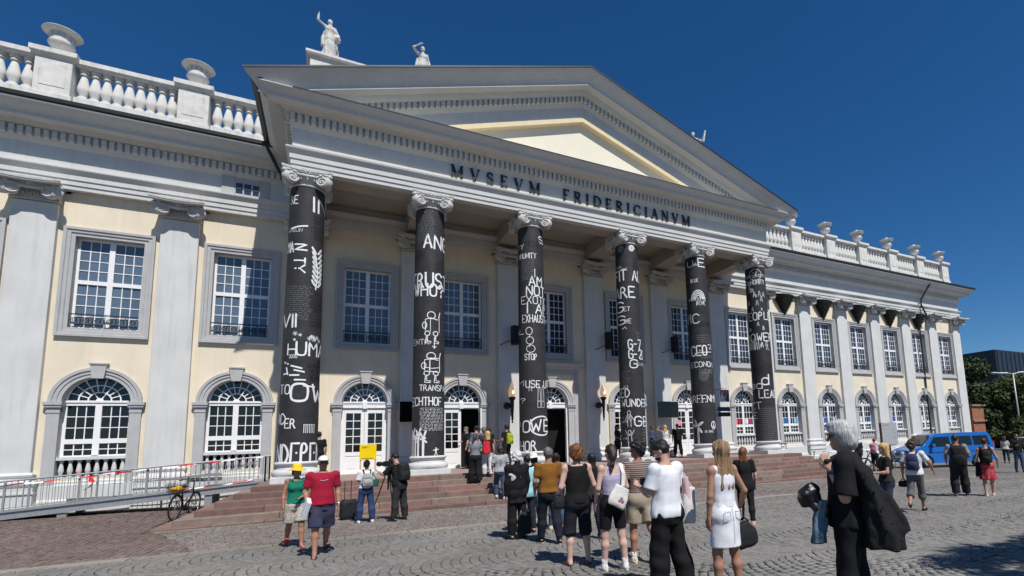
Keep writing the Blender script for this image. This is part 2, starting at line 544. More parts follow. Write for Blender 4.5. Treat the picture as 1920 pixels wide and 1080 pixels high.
def capital_mesh(half=0.515, z=0.0, s=1.0, pil=False):
 """angular Ionic capital, neck at z = 0 and top of the abacus at z = .52; returns body and volutes"""
 body = MB(); vol = MB()
 if not pil:
  body.lathe([(half + .0, -.06), (half + .03, -.04), (half + .03, .0), (half + .005, .02), (half + .02, .08), (half + .09, .17), (half + .12, .26), (half + .10, .34)], 28)
  for k in range(20):
   a = 2 * PI * k / 20
   body.sphere(((half + .10) * math.cos(a), (half + .10) * math.sin(a), .19), (.05, .05, .085), 6, 5)
 else:
  body.box(-half - .02, -.10, -.04, half + .02, .16, .0)
  body.box(-half, -.06, .0, half, .16, .36)
  for k in range(7):
   body.sphere((-.24 + .08 * k, -.10, .17), (.036, .05, .075), 6, 5)
 # abacus with hollowed sides
 def ab(z0, z1, e, hollow):
  pts = []
  for q in range(4):
   ca, sa = math.cos(q * PI / 2), math.sin(q * PI / 2)
   for t in np.linspace(-1, 1, 9)[:-1]:
    x = t * e; y = -e + hollow * (1 - t * t)
    if abs(t) > .97: y = -e
    pts.append((x * ca - y * sa, x * sa + y * ca))
  if pil: pts = [(x, min(y, .16)) for x, y in pts]
  body.prism([(x, y, z0) for x, y in pts], (0, 0, z1 - z0))
 e = .74 if not pil else .76
 dy = 0 if not pil else 0.44
 for z0, z1, k in ((.40, .445, .97), (.445, .52, 1.0)):
  ab(z0, z1, e * k, .14)
 sides = range(4) if not pil else (0,)
 for q in sides:
  R = Matrix.Rotation(q * PI / 2, 4, 'Z')
  for sg in (-1, 1):
   v = MB()
   volute_disc(v, (sg * .425, -.655 + dy * .55, .15), (-sg * .34, -.94, 0), .205, .16, sg)
   # the rolled side towards the corner and the leaf above it
   v.sphere((sg * .60, -.60 + dy * .55, .17), (.15, .12, .20), 9, 7)
   v.sphere((sg * .66, -.66 + dy * .55, .33), (.09, .08, .075), 7, 5)
   v.sphere((sg * .54, -.66 + dy * .55, .365), (.09, .06, .05), 7, 5)
   vol.join(v, R)
  f = MB()
  for k in range(6):
   a = 2 * PI * k / 6
   f.sphere((.065 * math.cos(a), -.66 + dy * .55, .40 + .065 * math.sin(a)), (.042, .035, .042), 6, 4)
  f.sphere((0, -.69 + dy * .55, .40), (.04, .035, .04), 6, 4)
  f.tube([(-.30, -.62 + dy * .55, .27), (0, -.64 + dy * .55, .25), (.30, -.62 + dy * .55, .27)], .055, 6)
  vol.join(f, R)
 return body, vol

_pb, _pv = capital_mesh(half=.55, pil=True)
PILCAP = _pb.mesh('capital', M['capital']); PILVOL = _pv.mesh('scroll', M['capital'], True)
for i, x in enumerate(PIL):
 inside = -11.3 < x < 11.3
 zb = 0.0
 b = MB()
 b.bbox(x - HPIL, -PP, .60, x + HPIL, .06, 9.60, .012)
 p = b.build('pilaster', M['white'], museum)
 b = MB()
 b.sweep([(x - HPIL, .05), (x - HPIL, -PP), (x + HPIL, -PP), (x + HPIL, .05)], [(o - HPIL, z) for o, z in base_profile(HPIL)] + [(-.05, .62), (-.05, 0)])
 b.build('pilaster_base', M['white'], p)
 if not inside:
  b = MB()
  b.sweep([(x - HPIL - .12, .05), (x - HPIL - .12, -PP - .12), (x + HPIL + .12, -PP - .12), (x + HPIL + .12, .05)],
    [(-.2, .0), (.06, .0), (.06, -.05), (.02, -.09), (.02, -.42), (.07, -.47), (.07, ZG)])
  b.build('pilaster_pedestal', M['white'], p)
 c = put('capital', PILCAP, p, (x, -PP, 9.66)); c.scale = (1.06, 1.0, 1.0)
 c = put('scroll', PILVOL, p, (x, -PP, 9.66)); c.scale = (1.06, 1.0, 1.0)

# ------------------------------------------------ windows
GLASS_DONE = {'n': 0}
PANE_CACHE = {}
def pane(w, h, m, parent, x, y, z):
 k = (round(w, 3), round(h, 3), m)
 if k not in PANE_CACHE:
  PANE_CACHE[k] = MB().box(-w / 2, 0, 0, w / 2, .006, h).mesh('pane', M[m])
 o = put('pane', PANE_CACHE[k], parent, (x, y, z))
 o.rotation_euler = (random.uniform(-.012, .012), 0, random.uniform(-.012, .012))
 return o

def frame_moulding(xc, hw, z0, z1, w=.30, y=-.10):
 """moulded square architrave round an upper window"""
 b = MB()
 prof = [(0.0, .0), (0.0, -.05), (.10, -.05), (.115, -.085), (.20, -.085), (.215, -.12), (w, -.12), (w, 0.02)]
 cs = [(-1, z0, -1), (1, z0, -1), (1, z1, 1), (-1, z1, 1)]
 for i in range(4):
  (s0, za, d0), (s1, zb, d1) = cs[i], cs[(i + 1) % 4]
  for (o0, y0), (o1, y1) in zip(prof[:-1], prof[1:]):
   P = lambda s, zz, d, o, yy: (xc + s * (hw + o), yy, zz + d * o)
   b.quad(P(s0, za, d0, o0, y0), P(s1, zb, d1, o0, y0), P(s1, zb, d1, o1, y1), P(s0, za, d0, o1, y1))
 return b

def balconette(xc, hw, z0, h, y):
 b = MB()
 b.bar((xc - hw, y, z0 + h), (xc + hw, y, z0 + h), .03, .035)
 b.bar((xc - hw, y, z0 + .03), (xc + hw, y, z0 + .03), .025, .025)
 n = max(3, int(hw * 2 / .30))
 w = hw * 2 / n
 for i in range(n):
  cx = xc - hw + w * (i + .5); cz = z0 + h / 2 + .015
  for r, dz in ((w * .34, 0),):
   pts = []
   for k in range(13):
    t = k / 12
    a = t * 4.2 * PI / 2 * 1.7
    rr = r * (1 - .75 * t)
    pts.append((cx - w * .1 + rr * math.cos(a), y, cz + rr * math.sin(a)))
   b.tube(pts, .012, 4)
   b.tube([(cx + w * .28 + w * .16 * math.cos(a), y, cz + .4 * h * math.sin(a) * .8) for a in np.linspace(0, 2 * PI, 9)], .010, 4)
  b.bar((cx - w / 2, y, z0 + .03), (cx - w / 2, y, z0 + h), .016, .016, up=(0, 1, 0))
 return b

def upper_window(xc, detail, gm='glass_up'):
 b = frame_moulding(xc, UP_W, UP_Z0, UP_Z1)
 win = b.build('window', M['trim'], museum)
 y = .24
 bars = MB()
 f = .075
 L, R, B, T = xc - UP_W, xc + UP_W, UP_Z0, UP_Z1
 zt0, zt1 = 6.98, 7.12
 for x0, x1 in ((L, L + f), (R - f, R)):
  bars.box(x0, y - .03, B, x1, y + .05, T)
 bars.box(L + f, y - .03, T - f, R - f, y + .05, T); bars.box(L + f, y - .03, B, R - f, y + .05, B + f)
 bars.box(xc - .075, y - .06, B + f, xc + .075, y + .05, T - f)
 for s in (-1, 1):
  xa, xb = (L + f, xc - .075) if s < 0 else (xc + .075, R - f)
  bars.box(xa, y - .045, zt0, xb, y + .05, zt1)
  gl = MB()
  for z0, z1 in ((B + f, zt0), (zt1, T - f)):
   cw, ch = (xb - xa) / 3, (z1 - z0) / 4
   for i in range(1, 3):
    bars.box(xa + i * cw - .013, y - .02, z0, xa + i * cw + .013, y + .02, z1)
   for j in range(1, 4):
    bars.box(xa, y - .0175, z0 + j * ch - .013, xb, y + .0175, z0 + j * ch + .013)
   for i in range(3):
    for j in range(4):
     if detail: pane(cw - .02, ch - .02, gm, win, xa + (i + .5) * cw, y, z0 + j * ch + .01)
     else: gl.box(xa + i * cw + .01, y, z0 + j * ch + .01, xa + (i + 1) * cw - .01, y + .006, z0 + (j + 1) * ch - .01)
  if not detail:
   tag(gl.build('glazing', M[gm], win), kind='stuff')
 bars.build('sash', M['sash'], win)
 balconette(xc, UP_W, UP_Z0 + .02, .46, .02).build('iron_railing', M['iron'], win)
 return win

def arch_surround(xc, z0, door=False):
 """jambs, imposts and moulded archivolt"""
 b = MB()
 wo = .31
 prof = [(.0, .0), (.0, -.06), (.10, -.06), (.115, -.09), (.20, -.09), (.22, -.125), (wo, -.125), (wo, .02)]
 for s in (-1, 1):
  x0, x1 = xc + s * AR_W, xc + s * (AR_W + wo)
  b.box(x0, -.09, z0, x1, .0, AR_ZS - .36)
  b.box(x0 - s * .02, -.115, z0, x1 + s * .03, .0, z0 + .22) if door else None
  b.box(x0 - s * .01, -.11, AR_ZS - .36, x1 + s * .02, .1, AR_ZS - .30)
  b.box(x0 - s * .00, -.095, AR_ZS - .30, x1 + s * .005, .1, AR_ZS - .18)
  b.box(x0 - s * .04, -.15, AR_ZS - .18, x1 + s * .06, .14, AR_ZS - .10)
  b.box(x0 - s * .06, -.18, AR_ZS - .10, x1 + s * .09, .16, AR_ZS - .0)
 n = 22
 A = np.linspace(0, PI, n + 1)
 for a0, a1 in zip(A[:-1], A[1:]):
  for (o0, y0), (o1, y1) in zip(prof[:-1], prof[1:]):
   P = lambda a, o, yy: (xc + (AR_W + o) * math.cos(a), yy, AR_ZS + .002 + (AR_W + o) * math.sin(a))
   b.quad(P(a1, o0, y0), P(a0, o0, y0), P(a0, o1, y1), P(a1, o1, y1))
 return b

def keystone(xc, parent):
 b = MB()
 z0, z1 = AR_ZS + AR_W - .06, AR_ZS + AR_W + .46
 b.prism([(xc - .15, .02, z0), (xc + .15, .02, z0), (xc + .21, .02, z1 - .05), (xc - .21, .02, z1 - .05)], (0, -.19, 0))
 b.box(xc - .24, -.20, z1 - .05, xc + .24, .02, z1)
 return b.build('keystone', M['trim'], parent)

def fanlight(bars, win, xc, y, detail, gm):
 zc, r = AR_ZS + .06, AR_W - .07
 ra, rb, rc = r * .38, r * .68, r
 angs = np.linspace(0, PI, 10)
 # outer rim and rings as flat bands
 def ring(r0, r1, yy, n=18):
  for a0, a1 in zip(np.linspace(0, PI, n + 1)[:-1], np.linspace(0, PI, n + 1)[1:]):
   P = lambda a, q: (xc + q * math.cos(a), yy, zc + q * math.sin(a))
   bars.prism([P(a1, r0), P(a0, r0), P(a0, r1), P(a1, r1)], (0, .045, 0))
 ring(r - .005, AR_W + .0, y - .025)
 ring(rb - .018, rb + .018, y - .022, 14); ring(ra - .018, ra + .018, y - .022, 10); ring(.0, .10, y - .03, 6)
 for k, a in enumerate(angs):
  r0 = ra if 0 < k < 9 else .1
  if k in (3, 6) or k in (0, 9): r0 = .08
  if k in (0, 9): continue
  c, s_ = math.cos(a), math.sin(a)
  bars.bar((xc + r0 * c, y, zc + r0 * s_), (xc + r * c, y, zc + r * s_), .03, .026, up=(0, 1, 0))
 gl = MB()
 def wedge(r0, r1, a0, a1):
  P = lambda a, q: (xc + q * math.cos(a), y + .002, zc + q * math.sin(a))
  am = (a0 + a1) / 2
  pts = [P(a1, r0), P(am, r0), P(a0, r0), P(a0, r1), P(am, r1), P(a1, r1)] if r0 > .02 else [P(a0, 0), P(a0, r1), P(am, r1), P(a1, r1)]
  if detail:
   b = MB(); b.prism(pts, (0, .006, 0)); b.build('pane', M[gm], win)
  else:
   gl.prism(pts, (0, .006, 0))
 e = .012
 for k in range(9):
  wedge(rb + .015, rc, angs[k] + e, angs[k + 1] - e)
  wedge(ra + .015, rb - .015, angs[k] + e, angs[k + 1] - e)
 for k in range(3):
  wedge(.0, ra - .015, PI * k / 3 + e, PI * (k + 1) / 3 - e)
 if not detail: tag(gl.build('glazing', M[gm], win), kind='stuff')
 # the flat bar under the fan
 bars.box(xc - AR_W, y - .06, AR_ZS - .10, xc + AR_W, y + .06, zc)
 bars.box(xc - AR_W, y - .09, AR_ZS - .0, xc + AR_W, y + .05, zc + .012)

def window_baluster(h=.56, r=.075):
 return [(r * .95, 0), (r * .95, .06 * h), (r * .6, .08 * h), (r * .55, .14 * h), (r * .9, .28 * h), (r * 1.0, .38 * h), (r * .8, .55 * h), (r * .52, .78 * h),
   (r * .5, .84 * h), (r * .8, .87 * h), (r * .8, .90 * h), (r * .55, .92 * h), (r * .95, .94 * h), (r * .95, h)]
WBAL = MB().lathe(window_baluster(), 10).mesh('baluster', M['white'], 'auto')

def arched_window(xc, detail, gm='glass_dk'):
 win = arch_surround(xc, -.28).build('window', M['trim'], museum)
 keystone(xc, win)
 y = .24
 bars = MB()
 L, R, B, T = xc - AR_W, xc + AR_W, 1.06, AR_ZS - .10
 f = .085
 zt0, zt1 = 1.50, 1.66
 for x0, x1 in ((L, L + f), (R - f, R)):
  bars.box(x0, y - .03, B, x1, y + .05, T)
 bars.box(L + f, y - .03, B, R - f, y + .05, B + .06)
 bars.box(xc - .085, y - .06, B + .06, xc + .085, y + .05, T)
 gl = MB()
 for s in (-1, 1):
  xa, xb = (L + f, xc - .085) if s < 0 else (xc + .085, R - f)
  bars.box(xa, y - .05, zt0, xb, y + .05, zt1)
  for z0, z1, nr in ((B + .06, zt0, 2), (zt1, T, 3)):
   cw, ch = (xb - xa) / 3, (z1 - z0) / nr
   for i in range(1, 3):
    bars.box(xa + i * cw - .014, y - .02, z0, xa + i * cw + .014, y + .02, z1)
   for j in range(1, nr):
    bars.box(xa, y - .0175, z0 + j * ch - .014, xb, y + .0175, z0 + j * ch + .014)
   for i in range(3):
    for j in range(nr):
     if detail: pane(cw - .02, ch - .02, gm, win, xa + (i + .5) * cw, y, z0 + j * ch + .01)
     else: gl.box(xa + i * cw + .01, y, z0 + j * ch + .01, xa + (i + 1) * cw - .01, y + .006, z0 + (j + 1) * ch - .01)
 if not detail: tag(gl.build('glazing', M[gm], win), kind='stuff')
 fanlight(bars, win, xc, y, detail, gm)
 bars.build('sash', M['sash'], win)
 # the little balustrade in the foot of the opening
 b = MB()
 b.box(xc - AR_W, -.02, .97, xc + AR_W, .20, 1.07)
 b.box(xc - AR_W, .0, WIN_Z0, xc + AR_W, .22, .42)
 b.box(xc - AR_W, .24, WIN_Z0, xc + AR_W, .3, .97, 1)
 bal = b.build('window_balustrade', [M['white'], M['interior']], museum)
 for k in range(8):
  put('baluster', WBAL, bal, (xc - AR_W + (k + .5) * AR_W / 4, .09, .415))
 return win

def door_leaf(w, h, glass=True):
 """one glazed door leaf, hinge at x = 0, facing -y; returns (frame mesh, list of pane boxes)"""
 b = MB(); panes = []
 st = .13
 z0, z1 = .88, h - .16
 b.box(0, -.03, 0, st, .03, h); b.box(w - st, -.03, 0, w, .03, h)
 b.box(st, -.03, 0, w - st, .03, .14); b.box(st, -.03, h - .16, w - st, .03, h); b.box(st, -.03, .72, w - st, .03, .88)
 b.box(st, -.012, .14, w - st, .012, .72)
 b.box(st + .06, -.022, .20, w - st - .06, .022, .66)
 cw, ch = (w - 2 * st) / 2, (z1 - z0) / 5
 b.box(st + cw - .016, -.02, z0, st + cw + .016, .02, z1)
 for j in range(1, 5):
  b.box(st, -.018, z0 + j * ch - .016, w - st, .018, z0 + j * ch + .016)
 for i in range(2):
  for j in range(5):
   panes.append((st + i * cw + .01, z0 + j * ch + .01, cw - .02, ch - .02))
 return b, panes

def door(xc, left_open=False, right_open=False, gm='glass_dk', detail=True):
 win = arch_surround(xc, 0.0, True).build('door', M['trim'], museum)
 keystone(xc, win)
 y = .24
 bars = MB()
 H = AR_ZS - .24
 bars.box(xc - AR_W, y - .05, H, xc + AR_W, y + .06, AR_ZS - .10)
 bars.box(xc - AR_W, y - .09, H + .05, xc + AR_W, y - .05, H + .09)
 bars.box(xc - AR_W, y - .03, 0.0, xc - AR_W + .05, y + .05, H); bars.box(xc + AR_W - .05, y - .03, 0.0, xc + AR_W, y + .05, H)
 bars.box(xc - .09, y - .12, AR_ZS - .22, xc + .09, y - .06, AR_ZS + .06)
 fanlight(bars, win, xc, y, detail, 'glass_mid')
 bars.build('door_frame', M['sash'], win)
 w = AR_W - .055
 for s, op in ((-1, left_open), (1, right_open)):
  lb, ps = door_leaf(w, H - .01)
  leaf = lb.build('door_leaf', M['sash'], win)
  for (px, pz, pw, ph_) in ps:
   lb2 = MB().box(px, 0, pz, px + pw, .006, pz + ph_)
   # the panes of a leaf move with it, so they share its matrix
   o = lb2.build('pane', M[gm], win)
   o.matrix_local = door_mtx(xc, y, s, op)
  hb = MB(); hb.box(w - .09, -.07, .98, w - .06, -.03, 1.02); hb.box(w - .17, -.08, .99, w - .06, -.065, 1.01)
  h = hb.build('handle', M['chrome'], win)
  for o in (leaf, h): o.matrix_local = door_mtx(xc, y, s, op)
 return win

def door_mtx(xc, y, s, op):
 hx = xc + s * (AR_W - .05)
 if s < 0:
  return Matrix.Translation((hx, y, 0.005)) @ Matrix.Rotation(-op if op else 0, 4, 'Z')
 return Matrix.Translation((hx, y, 0.005)) @ Matrix.Rotation(op if op else 0, 4, 'Z') @ Matrix.Scale(-1, 4, (1, 0, 0))

for xc, kind in BAYS:
 if xc < -22: continue
 det_u = xc in (-16.45, -12.65)
 upper_window(xc, det_u or xc in (-8.28,), 'glass_up' if xc < 0 else 'glass_mid')
 if kind == 'w':
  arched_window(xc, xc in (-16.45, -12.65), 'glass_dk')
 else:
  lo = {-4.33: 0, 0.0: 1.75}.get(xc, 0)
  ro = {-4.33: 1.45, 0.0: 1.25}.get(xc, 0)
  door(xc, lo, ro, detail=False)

# hood over the middle door
b = MB()
b.sweep([(-1.45, 0), (-1.45, -.10), (1.45, -.10), (1.45, 0)], [(0, 4.38), (.0, 4.60), (.10, 4.66), (.10, 4.70), (.24, 4.82), (.26, 4.90), (-.02, 4.98)])
b.box(-1.45, -.06, .0, -1.2, -.0, 4.38); b.box(1.2, -.06, .0, 1.45, -.0, 4.38)
b.build('door_hood', M['trim'], museum)

# small attic window in the frieze of the left wing
b = MB()
b.box(-13.42, -.30, 10.88, -13.02, -.25, 11.62); b.box(-12.20, -.30, 10.88, -11.92, -.25, 11.62)
b.box(-13.02, -.275, 11.44, -12.20, -.25, 11.62)
fw_ = b.build('frieze_window', M['trim'], museum)
b = MB()
for x in (-13.0, -12.74, -12.46, -12.22): b.box(x - .02, -.285, 10.94, x + .02, -.255, 11.42)
for z in (10.94, 11.18, 11.42): b.box(-13.0, -.282, z - .02, -12.22, -.257, z + .02)
b.build('sash', M['trim'], fw_)
for i in range(3):
 for j in range(2):
  MB().box(-12.98 + i * .265, -.27, 10.96 + j * .24, -12.76 + i * .265, -.262, 11.16 + j * .24).build('pane', M['glass_mid'], fw_)

# ------------------------------------------------ entablature of the wings
YA = -.25
def ent_lower(path, z0, o=0.0, ht=1.0, name='architrave', fr=1.0):
 b = MB()
 b.sweep(path, [(o - .3, z0), (o, z0), (o, z0 + .15), (o + .035, z0 + .152), (o + .035, z0 + .33), (o + .07, z0 + .332), (o + .07, z0 + .51),
    (o + .10, z0 + .53), (o + .17, z0 + .63), (o + .185, z0 + .66), (o + .185, z0 + .70), (o + .0, z0 + .78), (o - .3, z0 + .78)])
 return b
WZ = 10.15
ent_lower([(BX0, YA), (BX1 - .0, YA), (BX1, 16)], WZ).build('architrave', M['entab'], museum)
b = MB()
b.sweep([(BX0, YA), (BX1, YA), (BX1, 16)], [(-.3, WZ + .76), (.005, WZ + .76), (.005, 11.60), (-.3, 11.60)])
b.build('frieze', M['entab'], museum)
def cornice(path, z, name='cornice', sides=None):
 b = MB()
 b.sweep(path, [(-.3, z), (.0, z), (.03, z + .05), (.10, z + .16), (.12, z + .19), (.12, z + .47), (.24, z + .475), (.25, z + .52), (.32, z + .60), (.34, z + .62),
    (.70, z + .60), (.70, z + .70), (.73, z + .71), (.78, z + .78), (.90, z + .88), (1.0, z + .98), (1.02, z + 1.02), (-.3, z + 1.05)])
 return b.build(name, M['entab'], museum)
cornice([(BX0, YA), (-11.2, YA)], 11.58)
cornice([(11.2, YA), (BX1, YA), (BX1, 16)], 11.58)
for path in ([(BX0, YA), (-11.65, YA)], [(11.6, YA), (BX1 + .02, YA), (BX1 + .02, 16)]):
 b = MB()
 b.sweep(path, [(.80, 12.61), (.98, 12.60), (1.06, 12.66), (1.07, 12.78), (1.03, 12.79), (.99, 12.70), (-.3, 12.80)])
 b.build('gutter', M['gutter'], museum)

DENT = MB().bbox(-.062, -.06, -.14, .062, .065, .14, .006).mesh('dentil', M['entab'])
_nd = [0]
def dentil_row(pts, limit=300):
 """one object per dentil; past the limit they go into one joined course"""
 rest = MB()
 for x, y, z, ry in pts:
  if _nd[0] < limit:
   _nd[0] += 1
   o = put('dentil', DENT, museum, (x, y, z))
   if ry: o.rotation_euler = (0, 0, ry)
  else:
   m = MB().bbox(-.062, -.06, -.14, .062, .065, .14, .006)
   rest.join(m, Matrix.Translation((x, y, z)) @ Matrix.Rotation(ry, 4, 'Z'))
 if rest.v:
  tag(rest.build('dentil_course', M['entab'], museum), kind='stuff')

# ------------------------------------------------ portico
PX, PY = 10.90, -4.35          # front and sides of the architrave
PZ = 10.42
CX = [-10.42, -6.38, -2.35, 2.33, 6.35, 10.38]
CY = -3.83
path_p = [(-PX, -.30), (-PX, PY), (PX, PY), (PX, -.30)]
b = ent_lower(path_p, PZ)
b.build('portico_architrave', M['entab'], museum)
b = MB()       # inner face and soffit of the front beam
b.box(-PX + .02, PY + .05, PZ + .002, PX - .02, PY + 1.0, PZ + .78)
for s in (-1, 1):
 b.box(s * (PX - .05), PY + 1.0, PZ + .002, s * (PX - 1.0), -.2, PZ + .74)
b.build('portico_beam', M['soffit'], museum)
b = MB()
b.sweep([(-PX, PY), (PX, PY)], [(.0, PZ + .775), (.19, PZ + .705), (.192, PZ + .70), (.192, PZ + .72), (.004, PZ + .80)])
b.build('taenia_slope', M['cream'], museum)
for k, x in enumerate(CX[1:-1]):
 MB().box(x - .46, PY + 1.0, PZ - .02, x + .46, -.26, PZ + .74).build('ceiling_beam', M['soffit'], museum)
MB().box(-PX + .3, PY + .3, PZ + .72, PX - .3, -.05, PZ + .9).build('portico_ceiling', M['soffit'], museum)
b = MB()
b.sweep(path_p, [(-.3, PZ + .77), (.005, PZ + .77), (.005, 11.90), (-.3, 11.90)])
b.build('portico_frieze', M['entab'], museum)
PCZ = 11.84
b = MB()
b.sweep(path_p, [(-.3, PCZ), (.0, PCZ), (.03, PCZ + .05), (.10, PCZ + .14), (.12, PCZ + .17), (.12, PCZ + .45), (.24, PCZ + .455), (.25, PCZ + .50), (.32, PCZ + .56),
    (.34, PCZ + .58), (.72, PCZ + .565), (.72, PCZ + .66), (.74, PCZ + .665), (.78, PCZ + .71), (.88, PCZ + .80), (.95, PCZ + .86), (.95, PCZ + .89), (-.3, PCZ + 1.02)])
b.build('portico_cornice', M['entab'], museum)
b = MB()
b.sweep([(-PX, PY), (PX, PY)], [(.70, PCZ + .895), (.97, PCZ + .885), (.98, PCZ + .905), (.70, PCZ + .94)])
b.build('cornice_flashing', M['lead'], museum)

# raking cornices
SL = .346
ZAP = 17.10
RPROF = [(1.12, -.02), (1.12, -.05), (1.04, -.16), (.98, -.22), (.97, -.235), (.86, -.36), (.79, -.46), (.76, -.50), (.76, -.61), (.38, -.60), (.35, -.66), (.30, -.74), (.25, -.79), (.24, -.80),
  (.12, -.80), (.12, -1.02), (.10, -1.05), (.03, -1.15), (.0, -1.20), (-.3, -1.22)]
def rake(prof, name, m, mi=None):
 for s in (-1, 1):
  b = MB()
  vs = []
  for end in (0, 1):
   for o, h in prof:
    x = (PX + max(o, 0.0) + .17) if end == 0 else 0.0
    vs.append((s * x, PY - o, ZAP - SL * x + h))
  k = len(prof)
  fs = []
  for j in range(k - 1):
   q = (j, k + j, k + j + 1, j + 1)
   fs.append(q if s < 0 else q[::-1])
  b.add(vs, fs)
  b.add(vs[:k], [list(range(k))])
  b.build(name, m, museum)
rake(RPROF, 'raking_cornice', M['entab'])
rake([(-.3, .05), (1.15, .03), (1.15, -.03), (1.10, -.035), (1.10, -.02), (-.3, -.01)], 'roof_edge', M['gutter'])
# tympanum with the recessed cream field
def tri(z0, zap, sl):
 xe = (zap - z0) / sl
 return xe
b = MB()
xo = tri(12.70, ZAP - 1.15, SL); zi, zo = 12.78, 12.70
za = 15.34; xi = tri(zi, za, SL)
A, B_, C_ = (-xo, PY, zo), (xo, PY, zo), (0, PY, ZAP - 1.15)
a, b2, c = (-xi, PY, zi), (xi, PY, zi), (0, PY, za)
b.quad(A, B_, b2, a); b.quad(B_, C_, c, b2); b.quad(C_, A, a, c)
b.build('tympanum', M['entab'], museum)
b = MB()
w_ = .17
a3, b3, c3 = (-xi + w_ * 3.1, PY, zi), (xi - w_ * 3.1, PY, zi), (0, PY, za - w_ * 1.06)
for p, q, r, t in ((b2, c, c3, b3), (c, a, a3, c3)):
 b.quad(*[(v[0], v[1] - .07, v[2]) for v in (p, q, r, t)])
 b.quad(p, q, (q[0], q[1] - .07, q[2]), (p[0], p[1] - .07, p[2]))
 b.quad((r[0], r[1] - .07, r[2]), (t[0], t[1] - .07, t[2]), (t[0], PY + .22, t[2]), (r[0], PY + .22, r[2]))
b.build('field_frame', M['ochre'], museum)
MB().poly([(a3[0] - .1, PY + .2, zi), (b3[0] + .1, PY + .2, zi), (0, PY + .2, c3[2] + .1)]).build('tympanum_field', M['cream'], museum)

# portico roof and the gutters on its sides
b = MB()
for s in (-1, 1):
 xe = PX + 1.1
 b.quad((0, PY - .9, ZAP + .0), (0, 2.5, ZAP + .0), (s * xe, 2.5, ZAP - SL * xe), (s * xe, PY - .9, ZAP - SL * xe))
b.build('portico_roof', M['lead'], museum)
for s in (-1, 1):
 b = MB()
 prof = [(.82, 12.74), (1.02, 12.74), (1.16, 12.84), (1.18, 13.0), (1.14, 13.01), (1.08, 12.92), (.82, 12.92)]
 path = [(s * PX, -.95), (s * PX, PY - .95)] if s < 0 else [(s * PX, PY - .95), (s * PX, -.95)]
 b.sweep(path, prof)
 b.build('side_gutter', M['gutter'], museum)
b = MB()
b.tube([(-11.95, -1.25, 12.75), (-11.95, -1.25, 12.60), (-11.55, -.8, 11.9), (-11.05, -.42, 11.35), (-11.0, -.36, 10.9), (-11.05, -.30, 10.1)], .06, 8)
b.build('rain_pipe', M['gutter'], museum)
b = MB()
b.tube([(32.0, -1.15, 12.62), (32.0, -1.1, 12.42), (31.65, -.50, 11.3), (31.65, -.47, 10.85), (32.2, -.47, 10.1), (32.3, -.42, 9.75), (31.72, -.10, 9.3), (31.72, -.08, 1.2), (31.72, -.08, .2), (31.9, -.35, .05), (31.9, -.4, -1.3)], .065, 8)
b.build('rain_pipe', M['gutter'], museum)

# dentils: portico front, both rakes, left side, left wing, then right wing
STEP = .205
n = int(2 * (PX + .12) / STEP)
pts = [(-(PX + .12) + STEP * (i + .5), PY - .18, PCZ + .31, 0) for i in range(n)]
for s in (-1, 1):
 k = int(9.9 / STEP)
 for i in range(k):
  x = STEP * (i + .5)
  pts.append((s * x, PY - .18, ZAP - SL * x - .915, 0))
pts += [(-PX - .18, PY + .1 - .12 + STEP * (i + .5), PCZ + .31, PI / 2) for i in range(18)]
nl = int((22 - 11.3) / STEP)
pts += [(-11.3 - STEP * (i + .5), YA - .18, 11.89, 0) for i in range(nl)]
nr_ = int((BX1 - 11.1) / STEP)
pts += [(11.1 + STEP * (i + .5), YA - .18, 11.89, 0) for i in range(nr_)]
dentil_row(pts)

# columns
_cb, _cv = capital_mesh()
CAPM = _cb.mesh('capital', M['capital']); CAPV = _cv.mesh('scroll', M['capital'], True)
R0, R1 = .561, .515
def col_r(z):
 t = min(1, max(0, (z - .66) / 9.25))
 return R0 + (R1 - R0) * (t ** 1.35)
COLUMN = []
PLINTH = MB().bbox(-.674, -.674, 0, .674, .674, .20, .012).mesh('plinth', M['white'])
BASE = MB().lathe([(.64, .20), (.665, .22), (.69, .27), (.695, .32), (.675, .38), (.635, .42), (.605, .425), (.605, .45), (.575, .47), (.565, .50), (.58, .53), (.605, .535), (.605, .555),
    (.625, .57), (.64, .60), (.63, .635), (.605, .655), (.57, .66)], 48).mesh('column_base', M['white'], 'auto')
for k, x in enumerate(CX):
 prof = [(col_r(.63), .63)] + [(col_r(z), z) for z in np.linspace(.66, 9.93, 12)]
 c = MB().lathe([(r - .008, z) for r, z in prof], 40, (x, CY, 0)).build('column', M['white'], museum, 'auto')
 put('plinth', PLINTH, c, (x, CY, 0)); put('column_base', BASE, c, (x, CY, 0))
 MB().lathe([(col_r(z), z) for z in np.linspace(.665, 9.91, 14)], 48, (x, CY, 0), cap=False).build('banner', M['banner'], c, 'auto')
 put('capital', CAPM, c, (x, CY, 9.91)); put('scroll', CAPV, c, (x, CY, 9.91))
 COLUMN.append(c)

# attic behind the pediment, carrying the statues
b = MB()
b.bbox(-10.75, .3, 12.6, 11.2, 2.4, 18.15, .02)
b.sweep([(-10.75, 2.4), (-10.75, .3), (11.2, .3), (11.2, 2.4)], [(-.3, 18.05), (.12, 18.05), (.16, 18.12), (.16, 18.22), (-.5, 18.36)])
att = b.build('attic', M['balstone'], museum)
b = MB()
for i in range(8):
 b.lathe([(.16, 0), (.16, .02)], 16, (-9.0 + i * .72, .292, 17.42), ax=((1, 0, 0), (0, 0, 1), (0, -1, 0)))
b.build('roundel', M['lead'], att)
b = MB()
b.quad((BX0, 1.2, 12.8), (BX1, 1.2, 12.8), (BX1, 16, 12.9), (BX0, 16, 12.9))
b.quad((BX0, -.6, 12.79), (BX1, -.6, 12.79), (BX1, 1.2, 12.8), (BX0, 1.2, 12.8))
b.build('roof', M['lead'], museum)

